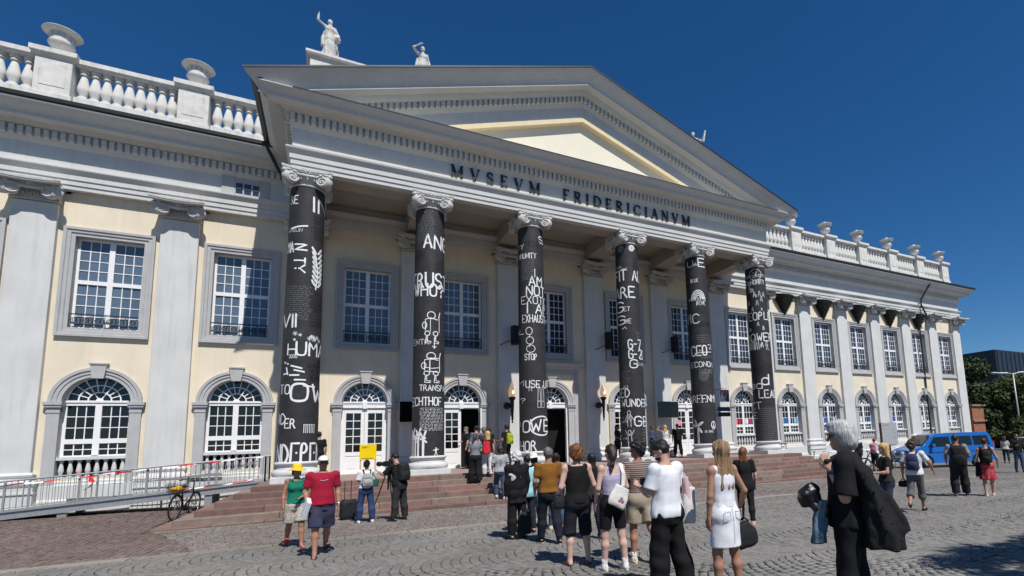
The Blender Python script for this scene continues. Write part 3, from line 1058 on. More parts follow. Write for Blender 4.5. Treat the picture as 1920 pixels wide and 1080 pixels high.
# roof balustrades
YB = -.42
def roof_baluster():
 h, r = 1.22, .165
 return [(r * .95, 0), (r * .95, .13 * h), (r * .62, .16 * h), (r * .66, .20 * h), (r * 1.02, .32 * h), (r * 1.04, .40 * h), (r * .85, .55 * h), (r * .56, .74 * h), (r * .5, .80 * h),
   (r * .78, .82 * h), (r * .78, .86 * h), (r * .55, .87 * h), (r * .92, .90 * h), (r * .92, h)]
RBAL = MB().lathe(roof_baluster(), 12).mesh('baluster', M['balstone'], 'auto')
def pedestal(x, w=.46):
 b = MB()
 b.bbox(x - w, YB - .20, 13.28, x + w, YB + .62, 14.60, .012)
 b.bbox(x - w * .70, YB - .215, 13.55, x + w * .70, YB - .19, 14.40, .008)
 b.bbox(x - w - .06, YB - .26, 12.80, x + w + .06, YB + .66, 13.28, .012)
 b.sweep([(x - w, YB + .62), (x - w, YB - .20), (x + w, YB - .20), (x + w, YB + .62)], [(-.2, 14.58), (.03, 14.58), (.12, 14.68), (.13, 14.70), (.13, 14.86), (-.2, 14.92)])
 return b.build('balustrade_pedestal', M['balstone'], museum)
def roof_balustrade(x0, x1, n):
 b = MB()
 b.bbox(x0, YB - .12, 12.80, x1, YB + .5, 13.38, .012)
 b.sweep([(x0, YB), (x1, YB)], [(-.36, 14.56), (.06, 14.56), (.10, 14.62), (.12, 14.64), (.12, 14.80), (-.36, 14.84)])
 b.quad((x0, YB + .36, 14.56), (x1, YB + .36, 14.56), (x1, YB + .36, 14.84), (x0, YB + .36, 14.84))
 o = b.build('balustrade', M['balstone'], museum)
 for i in range(n):
  put('baluster', RBAL, o, (x0 + (i + .5) * (x1 - x0) / n, YB + .16, 13.36))
 return o
PEDL = [-21.9, -18.12, -14.36]
PEDR = [13.9, 17.72, 21.2, 24.75, 28.35, 31.95, 35.5]
for x in PEDL + PEDR: pedestal(x)
roof_balustrade(-21.38, -18.64, 8); roof_balustrade(-17.6, -14.88, 9); roof_balustrade(-13.84, -11.2, 8)
for a_, c_ in zip(PEDR[:-1], PEDR[1:]): roof_balustrade(a_ + .52, c_ - .52, 8)

# ------------------------------------------------ inscription
def ribbon(b, pts, w, d, org, sx, sz):
 """flat raised stroke; pts (x, z, width factor)"""
 P = [Vector((p[0] * sx, 0, p[1] * sz)) for p in pts]
 W = [(p[2] if len(p) > 2 else 1.0) * w for p in pts]
 L = []; Rr = []
 for i in range(len(P)):
  t = (P[min(i + 1, len(P) - 1)] - P[max(i - 1, 0)])
  t.normalize()
  nrm = Vector((-t.z, 0, t.x))
  L.append(P[i] + nrm * W[i] / 2 + Vector(org)); Rr.append(P[i] - nrm * W[i] / 2 + Vector(org))
 for i in range(len(P) - 1):
  b.prism([L[i], Rr[i], Rr[i + 1], L[i + 1]], (0, -d, 0))
def serif_letter(ch):
 """(strokes, width); box 0..w by 0..1, thick and thin strokes"""
 T, t = 1.0, .38
 def stem(x, w=T): return [(x, 0, w), (x, 1, w)]
 def ser(x, z, half=.12): return [(x - half, z, t * .8), (x + half, z, t * .8)]
 if ch == 'I': return [stem(.14), ser(.14, .02), ser(.14, .98)], .28
 if ch == 'M': return [stem(.10, t), [(.10, 1, T), (.44, .08, T)], [(.44, .06, t), (.78, 1, t)], stem(.80), ser(.10, .02), ser(.80, .02), ser(.06, .98, .08), ser(.84, .98, .08)], .92
 if ch == 'V': return [[(.06, 1, T), (.36, .02, T)], [(.36, 0, t), (.66, 1, t)], ser(.08, .98), ser(.64, .98)], .72
 if ch == 'N': return [stem(.10, t), [(.10, 1, T), (.66, .03, T)], stem(.68, t), ser(.10, .02), ser(.07, .98, .09), ser(.68, .98)], .78
 if ch == 'A': return [[(.04, 0, t), (.36, 1, t)], [(.35, 1, T), (.66, 0, T)], [(.16, .34, t), (.54, .34, t)], ser(.05, .02), ser(.66, .02)], .72
 if ch == 'E': return [stem(.14), [(.14, .97, t), (.54, .97, t)], [(.14, .52, t), (.46, .52, t)], [(.14, .03, t), (.56, .03, t)], ser(.10, .02, .08), ser(.10, .98, .08), [(.54, .97, t), (.54, .80, t * .7)], [(.56, .03, t), (.56, .22, t * .7)]], .62
 if ch == 'F': return [stem(.14), [(.14, .97, t), (.54, .97, t)], [(.14, .52, t), (.46, .52, t)], ser(.14, .02), ser(.10, .98, .08), [(.54, .97, t), (.54, .80, t * .7)]], .58
 def ar(cx, cz, rx, rz, a0, a1, n=10, w0=t, w1=T):
  out = []
  for i in range(n + 1):
   a = math.radians(a0 + (a1 - a0) * i / n)
   out.append((cx + rx * math.cos(a), cz + rz * math.sin(a), w0 + (w1 - w0) * abs(math.cos(a)) ** 1.2))
  return out
 if ch == 'R': return [stem(.14), [(.14, .97, t)] + ar(.30, .74, .24, .23, 90, -90) + [(.14, .51, t)], [(.32, .5, T), (.62, .02, T)], ser(.14, .02), ser(.10, .98, .08), ser(.64, .02, .07)], .70
 if ch == 'D': return [stem(.14), [(.14, .97, t)] + ar(.30, .5, .42, .47, 90, -90, 14) + [(.14, .03, t)], ser(.10, .02, .08), ser(.10, .98, .08)], .78
 if ch == 'C': return [ar(.42, .5, .36, .48, 45, 315, 18), [(.68, .84, t), (.70, .68, t)], [(.68, .16, t), (.70, .30, t)]], .76
 if ch == 'S': return [ar(.28, .74, .20, .23, 30, 270, 10) + ar(.28, .26, .22, .24, 90, -150, 10), [(.47, .86, t), (.48, .70, t)], [(.08, .14, t), (.07, .30, t)]], .56
 return [], .4
LZ0, LH = 11.27, .50
def inscription(word, xa, xb):
 ws = [serif_letter(c) for c in word]
 gap = ((xb - xa) - sum(w for _, w in ws) * LH) / (len(word) - 1)
 x = xa
 for ch, (st, w) in zip(word, ws):
  b = MB()
  for s_ in st: ribbon(b, s_, .085, .05, (x, PY - .035, LZ0), LH, LH)
  b.build('letter', M['letter'], museum)
  x += w * LH + gap
inscription('MVSEVM', -5.72, -2.10)
inscription('FRIDERICIANVM', -1.05, 5.70)
# ---------------------------------------------------------------- the square
def tint_mat(name, c0, c1, rough=0.85, bump=0.25, use_obj=False, spec=0.25):
 """stone whose colour runs between c0 and c1 by the face attribute 'tint' or by object"""
 m, nt, b = new_mat(name)
 L = nt.links.new
 if use_obj:
  src = nn(nt, 'ShaderNodeObjectInfo').outputs['Random']
 else:
  at = nn(nt, 'ShaderNodeAttribute'); at.attribute_name = 'tint'
  src = at.outputs['Fac']
 tc = nn(nt, 'ShaderNodeTexCoord')
 geo = nn(nt, 'ShaderNodeNewGeometry')
 no = nn(nt, 'ShaderNodeTexNoise'); no.inputs['Scale'].default_value = 35; no.inputs['Detail'].default_value = 5
 L(geo.outputs['Position'], no.inputs['Vector'])
 n2 = nn(nt, 'ShaderNodeTexNoise'); n2.inputs['Scale'].default_value = 0.45; n2.inputs['Detail'].default_value = 4
 L(geo.outputs['Position'], n2.inputs['Vector'])
 mx = nn(nt, 'ShaderNodeMix', data_type='RGBA')
 mx.inputs[6].default_value = (*c0, 1); mx.inputs[7].default_value = (*c1, 1)
 L(src, mx.inputs[0])
 r = nn(nt, 'ShaderNodeMapRange'); r.inputs[1].default_value = .3; r.inputs[2].default_value = .7; r.inputs[3].default_value = .78; r.inputs[4].default_value = 1.18
 L(no.outputs[0], r.inputs[0])
 r2 = nn(nt, 'ShaderNodeMapRange'); r2.inputs[1].default_value = .3; r2.inputs[2].default_value = .7; r2.inputs[3].default_value = .86; r2.inputs[4].default_value = 1.12
 L(n2.outputs[0], r2.inputs[0])
 mu = nn(nt, 'ShaderNodeMath', operation='MULTIPLY'); L(r.outputs[0], mu.inputs[0]); L(r2.outputs[0], mu.inputs[1])
 sc = nn(nt, 'ShaderNodeVectorMath', operation='SCALE'); L(mx.outputs[2], sc.inputs[0]); L(mu.outputs[0], sc.inputs['Scale'])
 L(sc.outputs[0], b.inputs['Base Color'])
 b.inputs['Roughness'].default_value = rough; b.inputs['Specular IOR Level'].default_value = spec
 bp = nn(nt, 'ShaderNodeBump'); bp.inputs['Strength'].default_value = bump; bp.inputs['Distance'].default_value = .01
 L(no.outputs[0], bp.inputs['Height']); L(bp.outputs[0], b.inputs['Normal'])
 return m
SET_A = ((0.165, 0.158, 0.146), (0.215, 0.206, 0.192))
SET_B = ((0.150, 0.125, 0.113), (0.225, 0.200, 0.183))
SET_C = ((0.125, 0.090, 0.080), (0.175, 0.135, 0.122))
MS = [tint_mat('sett_grey', *SET_A), tint_mat('sett_pink', *SET_B), tint_mat('sett_red', *SET_C)]
MSO = tint_mat('sett_grey_single', *SET_A, use_obj=True)
M['kerb'] = tint_mat('kerb_stone', (0.215, 0.195, 0.165), (0.265, 0.24, 0.205), use_obj=True)

# one sheet to the horizon: bedding between the setts near by, a paved pattern far away
def ground_material():
 m, nt, b = new_mat('paving_ground')
 L = nt.links.new
 geo = nn(nt, 'ShaderNodeNewGeometry')
 mp = nn(nt, 'ShaderNodeMapping'); mp.inputs['Scale'].default_value = (7.5, 7.5, 7.5); mp.inputs['Rotation'].default_value = (0, 0, .1)
 L(geo.outputs['Position'], mp.inputs[0])
 wv = nn(nt, 'ShaderNodeTexNoise'); wv.inputs['Scale'].default_value = .6
 L(mp.outputs[0], wv.inputs['Vector'])
 ad = nn(nt, 'ShaderNodeVectorMath', operation='ADD'); L(mp.outputs[0], ad.inputs[0]); L(wv.outputs[1], ad.inputs[1])
 br = nn(nt, 'ShaderNodeTexBrick')
 br.inputs['Scale'].default_value = 1.0; br.inputs['Mortar Size'].default_value = .08; br.inputs['Brick Width'].default_value = 1.05; br.inputs['Row Height'].default_value = .9
 br.inputs['Color1'].default_value = (0.165, 0.156, 0.143, 1); br.inputs['Color2'].default_value = (0.205, 0.194, 0.18, 1); br.inputs['Mortar'].default_value = (0.085, 0.077, 0.065, 1)
 L(ad.outputs[0], br.inputs['Vector'])
 n2 = nn(nt, 'ShaderNodeTexNoise'); n2.inputs['Scale'].default_value = .35; n2.inputs['Detail'].default_value = 6
 L(geo.outputs['Position'], n2.inputs['Vector'])
 r2 = nn(nt, 'ShaderNodeMapRange'); r2.inputs[1].default_value = .3; r2.inputs[2].default_value = .7; r2.inputs[3].default_value = .8; r2.inputs[4].default_value = 1.15
 L(n2.outputs[0], r2.inputs[0])
 sc = nn(nt, 'ShaderNodeVectorMath', operation='SCALE'); L(br.outputs[0], sc.inputs[0]); L(r2.outputs[0], sc.inputs['Scale'])
 L(sc.outputs[0], b.inputs['Base Color'])
 b.inputs['Roughness'].default_value = .9; b.inputs['Specular IOR Level'].default_value = .2
 bp = nn(nt, 'ShaderNodeBump'); bp.inputs['Strength'].default_value = .5; bp.inputs['Distance'].default_value = .012
 L(br.outputs[1], bp.inputs['Height']); bp.invert = True
 L(bp.outputs[0], b.inputs['Normal'])
 return m
M['bed'] = mat('joint_sand', (0.10, 0.09, 0.075), 0.95, 0.25, 12, dirt=((0.085, 0.095, 0.045), 1.3, 0.5))
GX = [-400, -120, -60, -40] + list(np.arange(-30, 46, 1.0)) + [50, 60, 80, 120, 200, 420]
GY = [-200, -80, -40, -30] + list(np.arange(-26, 4, 1.0)) + [6, 12, 20, 30, 60, 120, 300, 800]
def sheet_z(x, y):
 return gz(max(-60, min(90, x)), max(-60, min(40, y))) - .024
gb = MB()
for y in GY:
 for x in GX: gb.v.append((x, y, sheet_z(x, y)))
nx = len(GX)
SETT_X0, SETT_X1, SETT_Y0 = -19.0, 15.0, -21.2
for j in range(len(GY) - 1):
 for i in range(nx - 1):
  cx, cy = (GX[i] + GX[i + 1]) / 2, (GY[j] + GY[j + 1]) / 2
  gb.f.append([j * nx + i, j * nx + i + 1, (j + 1) * nx + i + 1, (j + 1) * nx + i])
  gb.m.append(0 if SETT_X0 - .5 < cx < SETT_X1 + .5 and -22 < cy < -.2 else 1)
plaza = tag(gb.build('ground', [M['bed'], ground_material()]), kind='structure')

_ci = cam.matrix_world.inverted()
def to_px(p):
 q = _ci @ Vector(p)
 if q.z > -.05: return None
 f = 959.836
 return (1150.0 + f * q.x / -q.z, 705.79 - f * q.y / -q.z, -q.z)
_cim = np.array(_ci)
def px_array(P):
 q = P @ _cim[:3, :3].T + _cim[:3, 3]
 d = np.maximum(-q[:, 2], 1e-3)
 u = 1150.0 + 959.836 * q[:, 0] / d; v = 705.79 - 959.836 * q[:, 1] / d
 return u, v, np.where(q[:, 2] < -.05, d, 1e6)

def setts_from(C, A, LW, mi):
 """C centres (n,2), A heading, LW half length and half width; returns dict of arrays"""
 return dict(C=np.array(C), A=np.array(A), H=np.array(LW), m=np.full(len(C), mi))
def arc_setts():
 W, R, st = 1.62, 1.22, .142
 C = []; A = []; H = []
 y = SETT_Y0
 j = 0
 amax = math.asin(W / 2 / R)
 na = int(2 * amax * R / .135)
 while y < -11.65:
  yc = y + W / 2
  k0 = int((SETT_X0 - 1) / st); k1 = int(SETT_X1 / st) + 1
  off = random.random() * st
  for k in range(k0, k1):
   xk = k * st + off
   ph = random.uniform(-.5, .5)
   for i in range(na + 1):
    a = (-amax + 2 * amax * (i + .5 + ph * .8) / (na + .5))
    if abs(a) > amax: continue
    x = xk + R - R * math.cos(a); yy = yc + R * math.sin(a)
    if yy > -11.62: continue
    C.append((x + random.uniform(-.006, .006), yy + random.uniform(-.006, .006)))
    A.append(PI / 2 - a + random.uniform(-.08, .08))
    H.append((.135 / 2 - .003 - random.random() * .004, st * math.cos(a) / 2 - .003 - random.random() * .004))
  y += W
  j += 1
 return setts_from(C, A, H, 0)
def row_setts(x0, x1, y0, y1, along_x, lu, wv, mi, keep):
 C = []; A = []; H = []
 v = (y0 if along_x else x0)
 vend = (y1 if along_x else x1)
 while v < vend:
  w = wv * random.uniform(.9, 1.1)
  u = (x0 if along_x else y0) - random.random() * lu
  uend = (x1 if along_x else y1)
  while u < uend:
   l = lu * random.uniform(.75, 1.3)
   x, y = (u + l / 2, v + w / 2) if along_x else (v + w / 2, u + l / 2)
   if not along_x: x += (y + 6) * .05
   if keep(x, y):
    C.append((x, y)); A.append((0 if along_x else PI / 2 - .05) + random.uniform(-.05, .05)); H.append((l / 2 - .007, w / 2 - .007))
   u += l
  v += w
 return setts_from(C, A, H, mi)
in_steps = lambda x, y: abs(x) < 13.35 and y > -7.32
left_zone = lambda x, y: x < -12.9 - (y + 7.3) * .32 * (1 if y < -7.3 else 0) * -1.0
parts = [arc_setts(),
  row_setts(-13.6, 15.0, -11.20, -1.0, True, .145, .115, 1, lambda x, y: not in_steps(x, y) and y < -1.2 and (x > -12.9 + max(0, -7.6 - y) * .35 or (x > -13.4 and y < -11))),
  row_setts(-19.0, -11.0, -11.20, -.9, False, .20, .125, 2, lambda x, y: not in_steps(x, y) and x <= -12.9 + max(0, -7.6 - y) * .35)]
C = np.concatenate([p['C'] for p in parts]); A = np.concatenate([p['A'] for p in parts]); H = np.concatenate([p['H'] for p in parts]); MI = np.concatenate([p['m'] for p in parts])
GZ = np.array([gz(x, y) for x, y in C])
u, v, d = px_array(np.column_stack([C, GZ]))
vis = (u > -60) & (u < 1990) & (v > 600) & (v < 1140) & (d < 60)
wide = np.zeros(len(C), bool)
C, A, H, MI, GZ, d = C[vis], A[vis], H[vis], MI[vis], GZ[vis], d[vis]
order = np.argsort(d)
n_single = 300
inframe = (u[vis][order] > 0) & (u[vis][order] < 1920) & (v[vis][order] < 1078)
single = order[inframe][:n_single]
mass = np.setdiff1d(order, single)
# the 300 nearest setts, one object each
sett_meshes = []
for k in range(8):
 b = MB()
 b.bbox(-1, -1, -.05, 1, 1, .0, .0)
 e = .90; hh = random.uniform(.0, .004)
 b = MB()
 lo = [(-1, -1), (1, -1), (1, 1), (-1, 1)]
 jit = [(random.uniform(-.06, .06), random.uniform(-.06, .06)) for _ in range(4)]
 vs = [(x + jx, y + jy, -.045) for (x, y), (jx, jy) in zip(lo, jit)] + [(x + jx, y + jy, -.010) for (x, y), (jx, jy) in zip(lo, jit)] + \
  [(x * .91 + jx, y * .91 + jy, .001) for (x, y), (jx, jy) in zip(lo, jit)] + [(0, 0, .005)]
 fs = []
 for i in range(4):
  j = (i + 1) % 4
  fs += [(i, j, 4 + j, 4 + i), (4 + i, 4 + j, 8 + j, 8 + i), (8 + i, 8 + j, 12)]
 b.add(vs, fs)
 sett_meshes.append(b.mesh('sett', MSO, True))
for q in single:
 o = put('sett', random.choice(sett_meshes), plaza, (C[q, 0], C[q, 1], GZ[q] + random.uniform(-.004, .004)))
 o.scale = (H[q, 0], H[q, 1], 1)
 o.rotation_euler = (random.uniform(-.03, .03), random.uniform(-.03, .03), A[q])
# all the others, real stones joined by kind
def mass_mesh(sel, m, name):
 n = len(sel)
 if not n: return
 far = d[sel] > 22
 c = C[sel]; a = A[sel]; h = H[sel]; z = GZ[sel] + RNG.uniform(-.005, .005, n)
 lo = np.array([(-1, -1), (1, -1), (1, 1), (-1, 1)], float)
 jit = RNG.uniform(-.05, .05, (n, 4, 2))
 tz = np.array([-.045, -.010, .002])
 ring = []
 ca, sa = np.cos(a), np.sin(a)
 tilt = RNG.uniform(-.03, .03, (n, 2))
 for k, sc in enumerate((1.0, 1.0, .90)):
  p = (lo[None] * sc + jit) * h[:, None, :]
  X = p[..., 0] * ca[:, None] - p[..., 1] * sa[:, None] + c[:, 0:1]
  Y = p[..., 0] * sa[:, None] + p[..., 1] * ca[:, None] + c[:, 1:2]
  Zz = z[:, None] + tz[k] + (p[..., 0] * tilt[:, 0:1] + p[..., 1] * tilt[:, 1:2] if k == 2 else 0)
  ring.append(np.stack([X, Y, Zz + 0 * X], -1))
 V = np.concatenate(ring, 1).reshape(-1, 3)
 base = []
 for i in range(4):
  j = (i + 1) % 4
  base += [(i, j, 4 + j, 4 + i), (4 + i, 4 + j, 8 + j, 8 + i)]
 base.append((8, 9, 10, 11))
 base = np.array(base)
 F = (base[None] + (np.arange(n) * 12)[:, None, None]).reshape(-1, 4)
 me = bpy.data.meshes.new(name)
 me.vertices.add(len(V)); me.vertices.foreach_set('co', V.ravel())
 me.loops.add(F.size); me.loops.foreach_set('vertex_index', F.ravel())
 me.polygons.add(len(F)); me.polygons.foreach_set('loop_start', np.arange(len(F)) * 4)
 me.polygons.foreach_set('use_smooth', np.zeros(len(F), bool))
 at = me.attributes.new('tint', 'FLOAT', 'FACE')
 at.data.foreach_set('value', np.repeat(RNG.random(n), 9))
 me.materials.append(m)
 me.update()
 return tag(put(name, me, plaza), kind='stuff')
for k, nm in enumerate(('arc_sett_paving', 'row_sett_paving', 'red_sett_paving')):
 mass_mesh(mass[MI[mass] == k], MS[k], nm)

# a band of long flat kerb stones crosses the square, another lies along the steps
kerb = MB().box(-40, -11.62, -.9, -39.9, -11.3, -.89)
def kerb_line(name, x0, x1, yc, w, lift):
 root = None
 x = x0
 while x < x1:
  l = random.uniform(.8, 1.3)
  z = gz(x + l / 2, yc)
  b = MB(); b.bbox(-l / 2 + .006, -w / 2, -.08, l / 2 - .006, w / 2, lift, .006)
  me = b.mesh('kerb_stone', M['kerb'])
  o = put('kerb_stone', me, root)
  sl = math.atan((gz(x + 1, yc) - gz(x, yc)))
  if root is None:
   root = o; o.name = name; tag(o, kind='structure')
   o.location = (x + l / 2, yc, z); o.rotation_euler = (0, -sl, 0)
   bpy.context.view_layer.update()
   inv = o.matrix_world.inverted()
  else:
   o.matrix_local = inv @ (Matrix.Translation((x + l / 2, yc, z + random.uniform(-.003, .003))) @ Matrix.Rotation(-sl, 4, 'Y'))
  x += l
 return root
kerb_line('kerb', -18.5, 15.0, -11.43, .30, .004)
kerb_line('kerb', -13.1, 13.2, -7.38, .26, .004)

# grass and dirt in the joints beside the steps and the ramp
gb2 = MB()
for i in range(420):
 if i < 200: x, y = random.uniform(-13.6, -4.5), -7.56 + random.gauss(0, .05)
 elif i < 300: x, y = random.uniform(-18.5, -13.2), random.uniform(-3.4, -2.6)
 else: x, y = random.uniform(-14, 10), -11.62 + random.gauss(0, .04)
 z = gz(x, y)
 for k in range(5):
  a = random.random() * 2 * PI; h = random.uniform(.015, .045); w = .006
  p = Vector((x + random.gauss(0, .03), y + random.gauss(0, .03), z - .01))
  t = p + Vector((math.cos(a) * h * .7, math.sin(a) * h * .7, h))
  s_ = Vector((-math.sin(a) * w, math.cos(a) * w, 0))
  gb2.add([p - s_, p + s_, t], [(0, 1, 2)])
tag(gb2.build('joint_grass', flat((0.085, 0.10, 0.035), .8)), kind='stuff')

# ---------------------------------------------------------------- steps
steps = thing('sandstone_staircase', 'broad red sandstone steps wrapping round the foot of the temple portico', 'staircase')
SH, ST = .163, .36
EX, EY = 11.50, -5.05
def stone(x0, y0, z0, x1, y1, z1):
 b = MB(); b.bbox(x0, y0, z0, x1, y1, z1, .012)
 b.build('step_stone', M['sand'] if random.random() < .72 else M['sand2'], steps)
for i in range(7):
 zt = -SH * i
 ex, ey = EX + ST * i, EY - ST * i
 zb = zt - SH - .02
 x = -ex
 while x < ex - .01:
  l = random.choice((.9, 1.2, 1.5, 1.9, 2.3)) * random.uniform(.9, 1.1)
  x2 = min(ex, x + l)
  if ex - x2 < .5: x2 = ex
  stone(x + .004, ey, zb, x2 - .004, ey + ST + .06, zt + random.uniform(-.002, .002))
  x = x2
 for s in (-1, 1):
  y = ey + ST + .068
  while y < -.3:
   y2 = min(-.2, y + random.uniform(1.0, 2.0))
   if -.2 - y2 < .4: y2 = -.2
   stone(s * ex, y, zb, s * (ex - ST - .06), y2 - .008, zt + random.uniform(-.002, .002))
   y = y2
fb = MB()
y = EY + ST + .07
while y < -.1:
 x = -EX + ST + .07; yw = min(.8, -.02 - y)
 if yw < .12: break
 while x < EX - ST - .1:
  l = min(random.uniform(.9, 1.5), EX - ST - .07 - x)
  fb.bbox(x + .004, y + .004, -.15, x + l - .004, y + yw - .004, random.uniform(-.004, -.001), .005)
  x += l
 y += yw
tag(fb.build('floor_slab', M['stonefloor'], steps), kind='stuff')
MB().box(-EX + .3, -4.9, -1.6, EX - .3, -.05, -.14).build('core', M['stonefloor'], steps)
fl = MB(); fl.box(-9.6, -.0, -.3, 9.6, 1.0, -.003); fl.build('threshold', M['stonefloor'], steps)
# ---------------------------------------------------------------- brush lettering on the columns
GLYPH = {
 'A': ['00 26 40', '12 32'], 'B': ['00 06 26 35 34 23 03', '23 32 31 20 00'], 'C': ['45 36 16 05 01 10 30 41'], 'D': ['00 06 26 44 42 20 00'], 'E': ['46 06 00 40', '03 33'],
 'F': ['46 06 00', '03 33'], 'G': ['45 36 16 05 01 10 30 41 43 23'], 'H': ['06 00', '46 40', '03 43'], 'I': ['06 00'], 'K': ['06 00', '46 03 40'], 'L': ['06 00 40'],
 'M': ['00 06 23 46 40'], 'N': ['00 06 40 46'], 'O': ['16 05 01 10 30 41 45 36 16'], 'P': ['00 06 26 35 34 23 03'], 'R': ['00 06 26 35 34 23 03', '23 40'], 'S': ['45 36 16 05 04 13 33 42 41 30 10 01'],
 'T': ['06 46', '26 20'], 'U': ['06 01 10 30 41 46'], 'V': ['06 20 46'], 'W': ['06 10 24 30 46'], 'X': ['06 40', '00 46'], 'Y': ['06 23 46', '23 20'], 'Z': ['06 46 00 40'],
 '0': ['16 05 01 10 30 41 45 36 16'], '2': ['05 16 36 45 44 00 40'], '7': ['06 46 10'], '?': ['05 16 36 45 44 23 22', '20 21'], "'": ['06 05'], '-': ['03 33'], ' ': [],
 'l': ['06 00'], 'e': ['02 42 43 34 14 03 01 10 30 41'], 'a': ['43 34 14 03 01 10 30 41', '44 40'], 'd': ['43 34 14 03 01 10 30 41', '46 40']}
ROUND = set('BCDGOPRSU02?ead')
NARROW = {'I': .0, "'": .0, 'l': .0, ' ': .5, '-': .8}
def chaikin(P, n=2):
 closed = (Vector(P[0]) - Vector(P[-1])).length < 1e-6
 for _ in range(n):
  Q = [] if closed else [P[0]]
  for a, b in zip(P[:-1], P[1:]):
   Q += [(.75 * a[0] + .25 * b[0], .75 * a[1] + .25 * b[1]), (.25 * a[0] + .75 * b[0], .25 * a[1] + .75 * b[1])]
  if closed: Q.append(Q[0])
  else: Q.append(P[-1])
  P = Q
 return P
class Brush:
 """flat strokes laid on a column; u is arc length from the side that faces -y, z height"""
 def __init__(s, k, lift=.005):
  s.b = MB(); s.k = k; s.lift = lift
 def pt(s, u, z, dl=0):
  r = col_r(z) + s.lift + dl
  a = u / .545
  return (CX[s.k] + r * math.sin(a), CY - r * math.cos(a), z)
 def stroke(s, P, w, mi=0, jit=.12):
  if len(P) < 2: return
  # subdivide so that strokes follow the round of the column
  Q = [P[0]]
  for a, b in zip(P[:-1], P[1:]):
   n = max(1, int(math.hypot(b[0] - a[0], b[1] - a[1]) / .09))
   for i in range(1, n + 1): Q.append((a[0] + (b[0] - a[0]) * i / n, a[1] + (b[1] - a[1]) * i / n))
  L = []; R = []
  dl = random.uniform(0, .002)
  for i, p in enumerate(Q):
   t = Vector((Q[min(i + 1, len(Q) - 1)][0] - Q[max(i - 1, 0)][0], Q[min(i + 1, len(Q) - 1)][1] - Q[max(i - 1, 0)][1]))
   if t.length < 1e-9: t = Vector((1, 0))
   t.normalize()
   ww = w * .5 * random.uniform(1 - jit, 1 + jit)
   e = ww * .6 if i in (0, len(Q) - 1) else 0
   sg = -1 if i == 0 else 1
   c = (p[0] + t.x * e * sg, p[1] + t.y * e * sg)
   L.append(s.pt(c[0] - t.y * ww, c[1] + t.x * ww, dl)); R.append(s.pt(c[0] + t.y * ww, c[1] - t.x * ww, dl))
  n = len(L)
  s.b.add(L + R, [(n + i, n + i + 1, i + 1, i) for i in range(n - 1)], mi)
 def text(s, t, u0, u1, z0, z1, mi=0, wk=.17, turned=False):
  adv = [(NARROW.get(c, 1.0)) for c in t]
  gap = .34
  tot = sum(adv) + gap * (len(t) - 1)
  if tot <= 0: tot = 1
  if len(t) == 1 and adv[0] == 0:
   cell = 1; u0 = (u0 + u1) / 2; u1 = u0 + .001
  cell = (u1 - u0) / tot
  h = z1 - z0
  w = min(h * wk, max(cell, h * .3) * .32)
  x = u0
  for c, a in zip(t, adv):
   dz = random.uniform(-.03, .03) * h; tl = random.uniform(-.03, .03)
   for st in GLYPH.get(c, []):
    P = [(int(q[0]) / 4 * a, int(q[1]) / 6) for q in st.split()]
    if c in ROUND: P = chaikin(P)
    if turned: P = [(u0 + (u1 - u0) * p[1], z1 - h * p[0]) for p in P]
    else: P = [(x + cell * p[0] + tl * h * p[1], z0 + dz + h * p[1]) for p in P]
    s.stroke(P, w if not turned else min(abs(u1 - u0) * .18, .05), mi)
   x += cell * (a + gap)
 def scribble(s, u0, u1, z0, z1, dz, mi, w=.011):
  """lines of writing too small to read"""
  z = z1
  while z > z0:
   x = u0 + random.uniform(0, .05)
   e = u1 - random.uniform(0, (u1 - u0) * .15)
   while x < e:
    n = random.randint(2, 5)
    P = [(x + i * .014, z - dz * .55 * random.random()) for i in range(n * 2)]
    s.stroke(P, w, mi, .3)
    x += n * .028 + .03
   z -= dz
 def ring(s, u, z, ru, rz, w, mi=0, a0=0, a1=2 * PI, n=20):
  s.stroke([(u + ru * math.cos(a0 + (a1 - a0) * i / n), z + rz * math.sin(a0 + (a1 - a0) * i / n)) for i in range(n + 1)], w, mi)
 def spiral(s, u, z, r, w, turns=2.4, mi=0):
  s.stroke([(u + r * (1 - .85 * i / 40) * math.cos(turns * 2 * PI * i / 40), z + r * (1 - .85 * i / 40) * math.sin(turns * 2 * PI * i / 40)) for i in range(41)], w, mi)
 def fill(s, P, mi=0):
  s.b.poly([s.pt(*p) for p in P], mi)

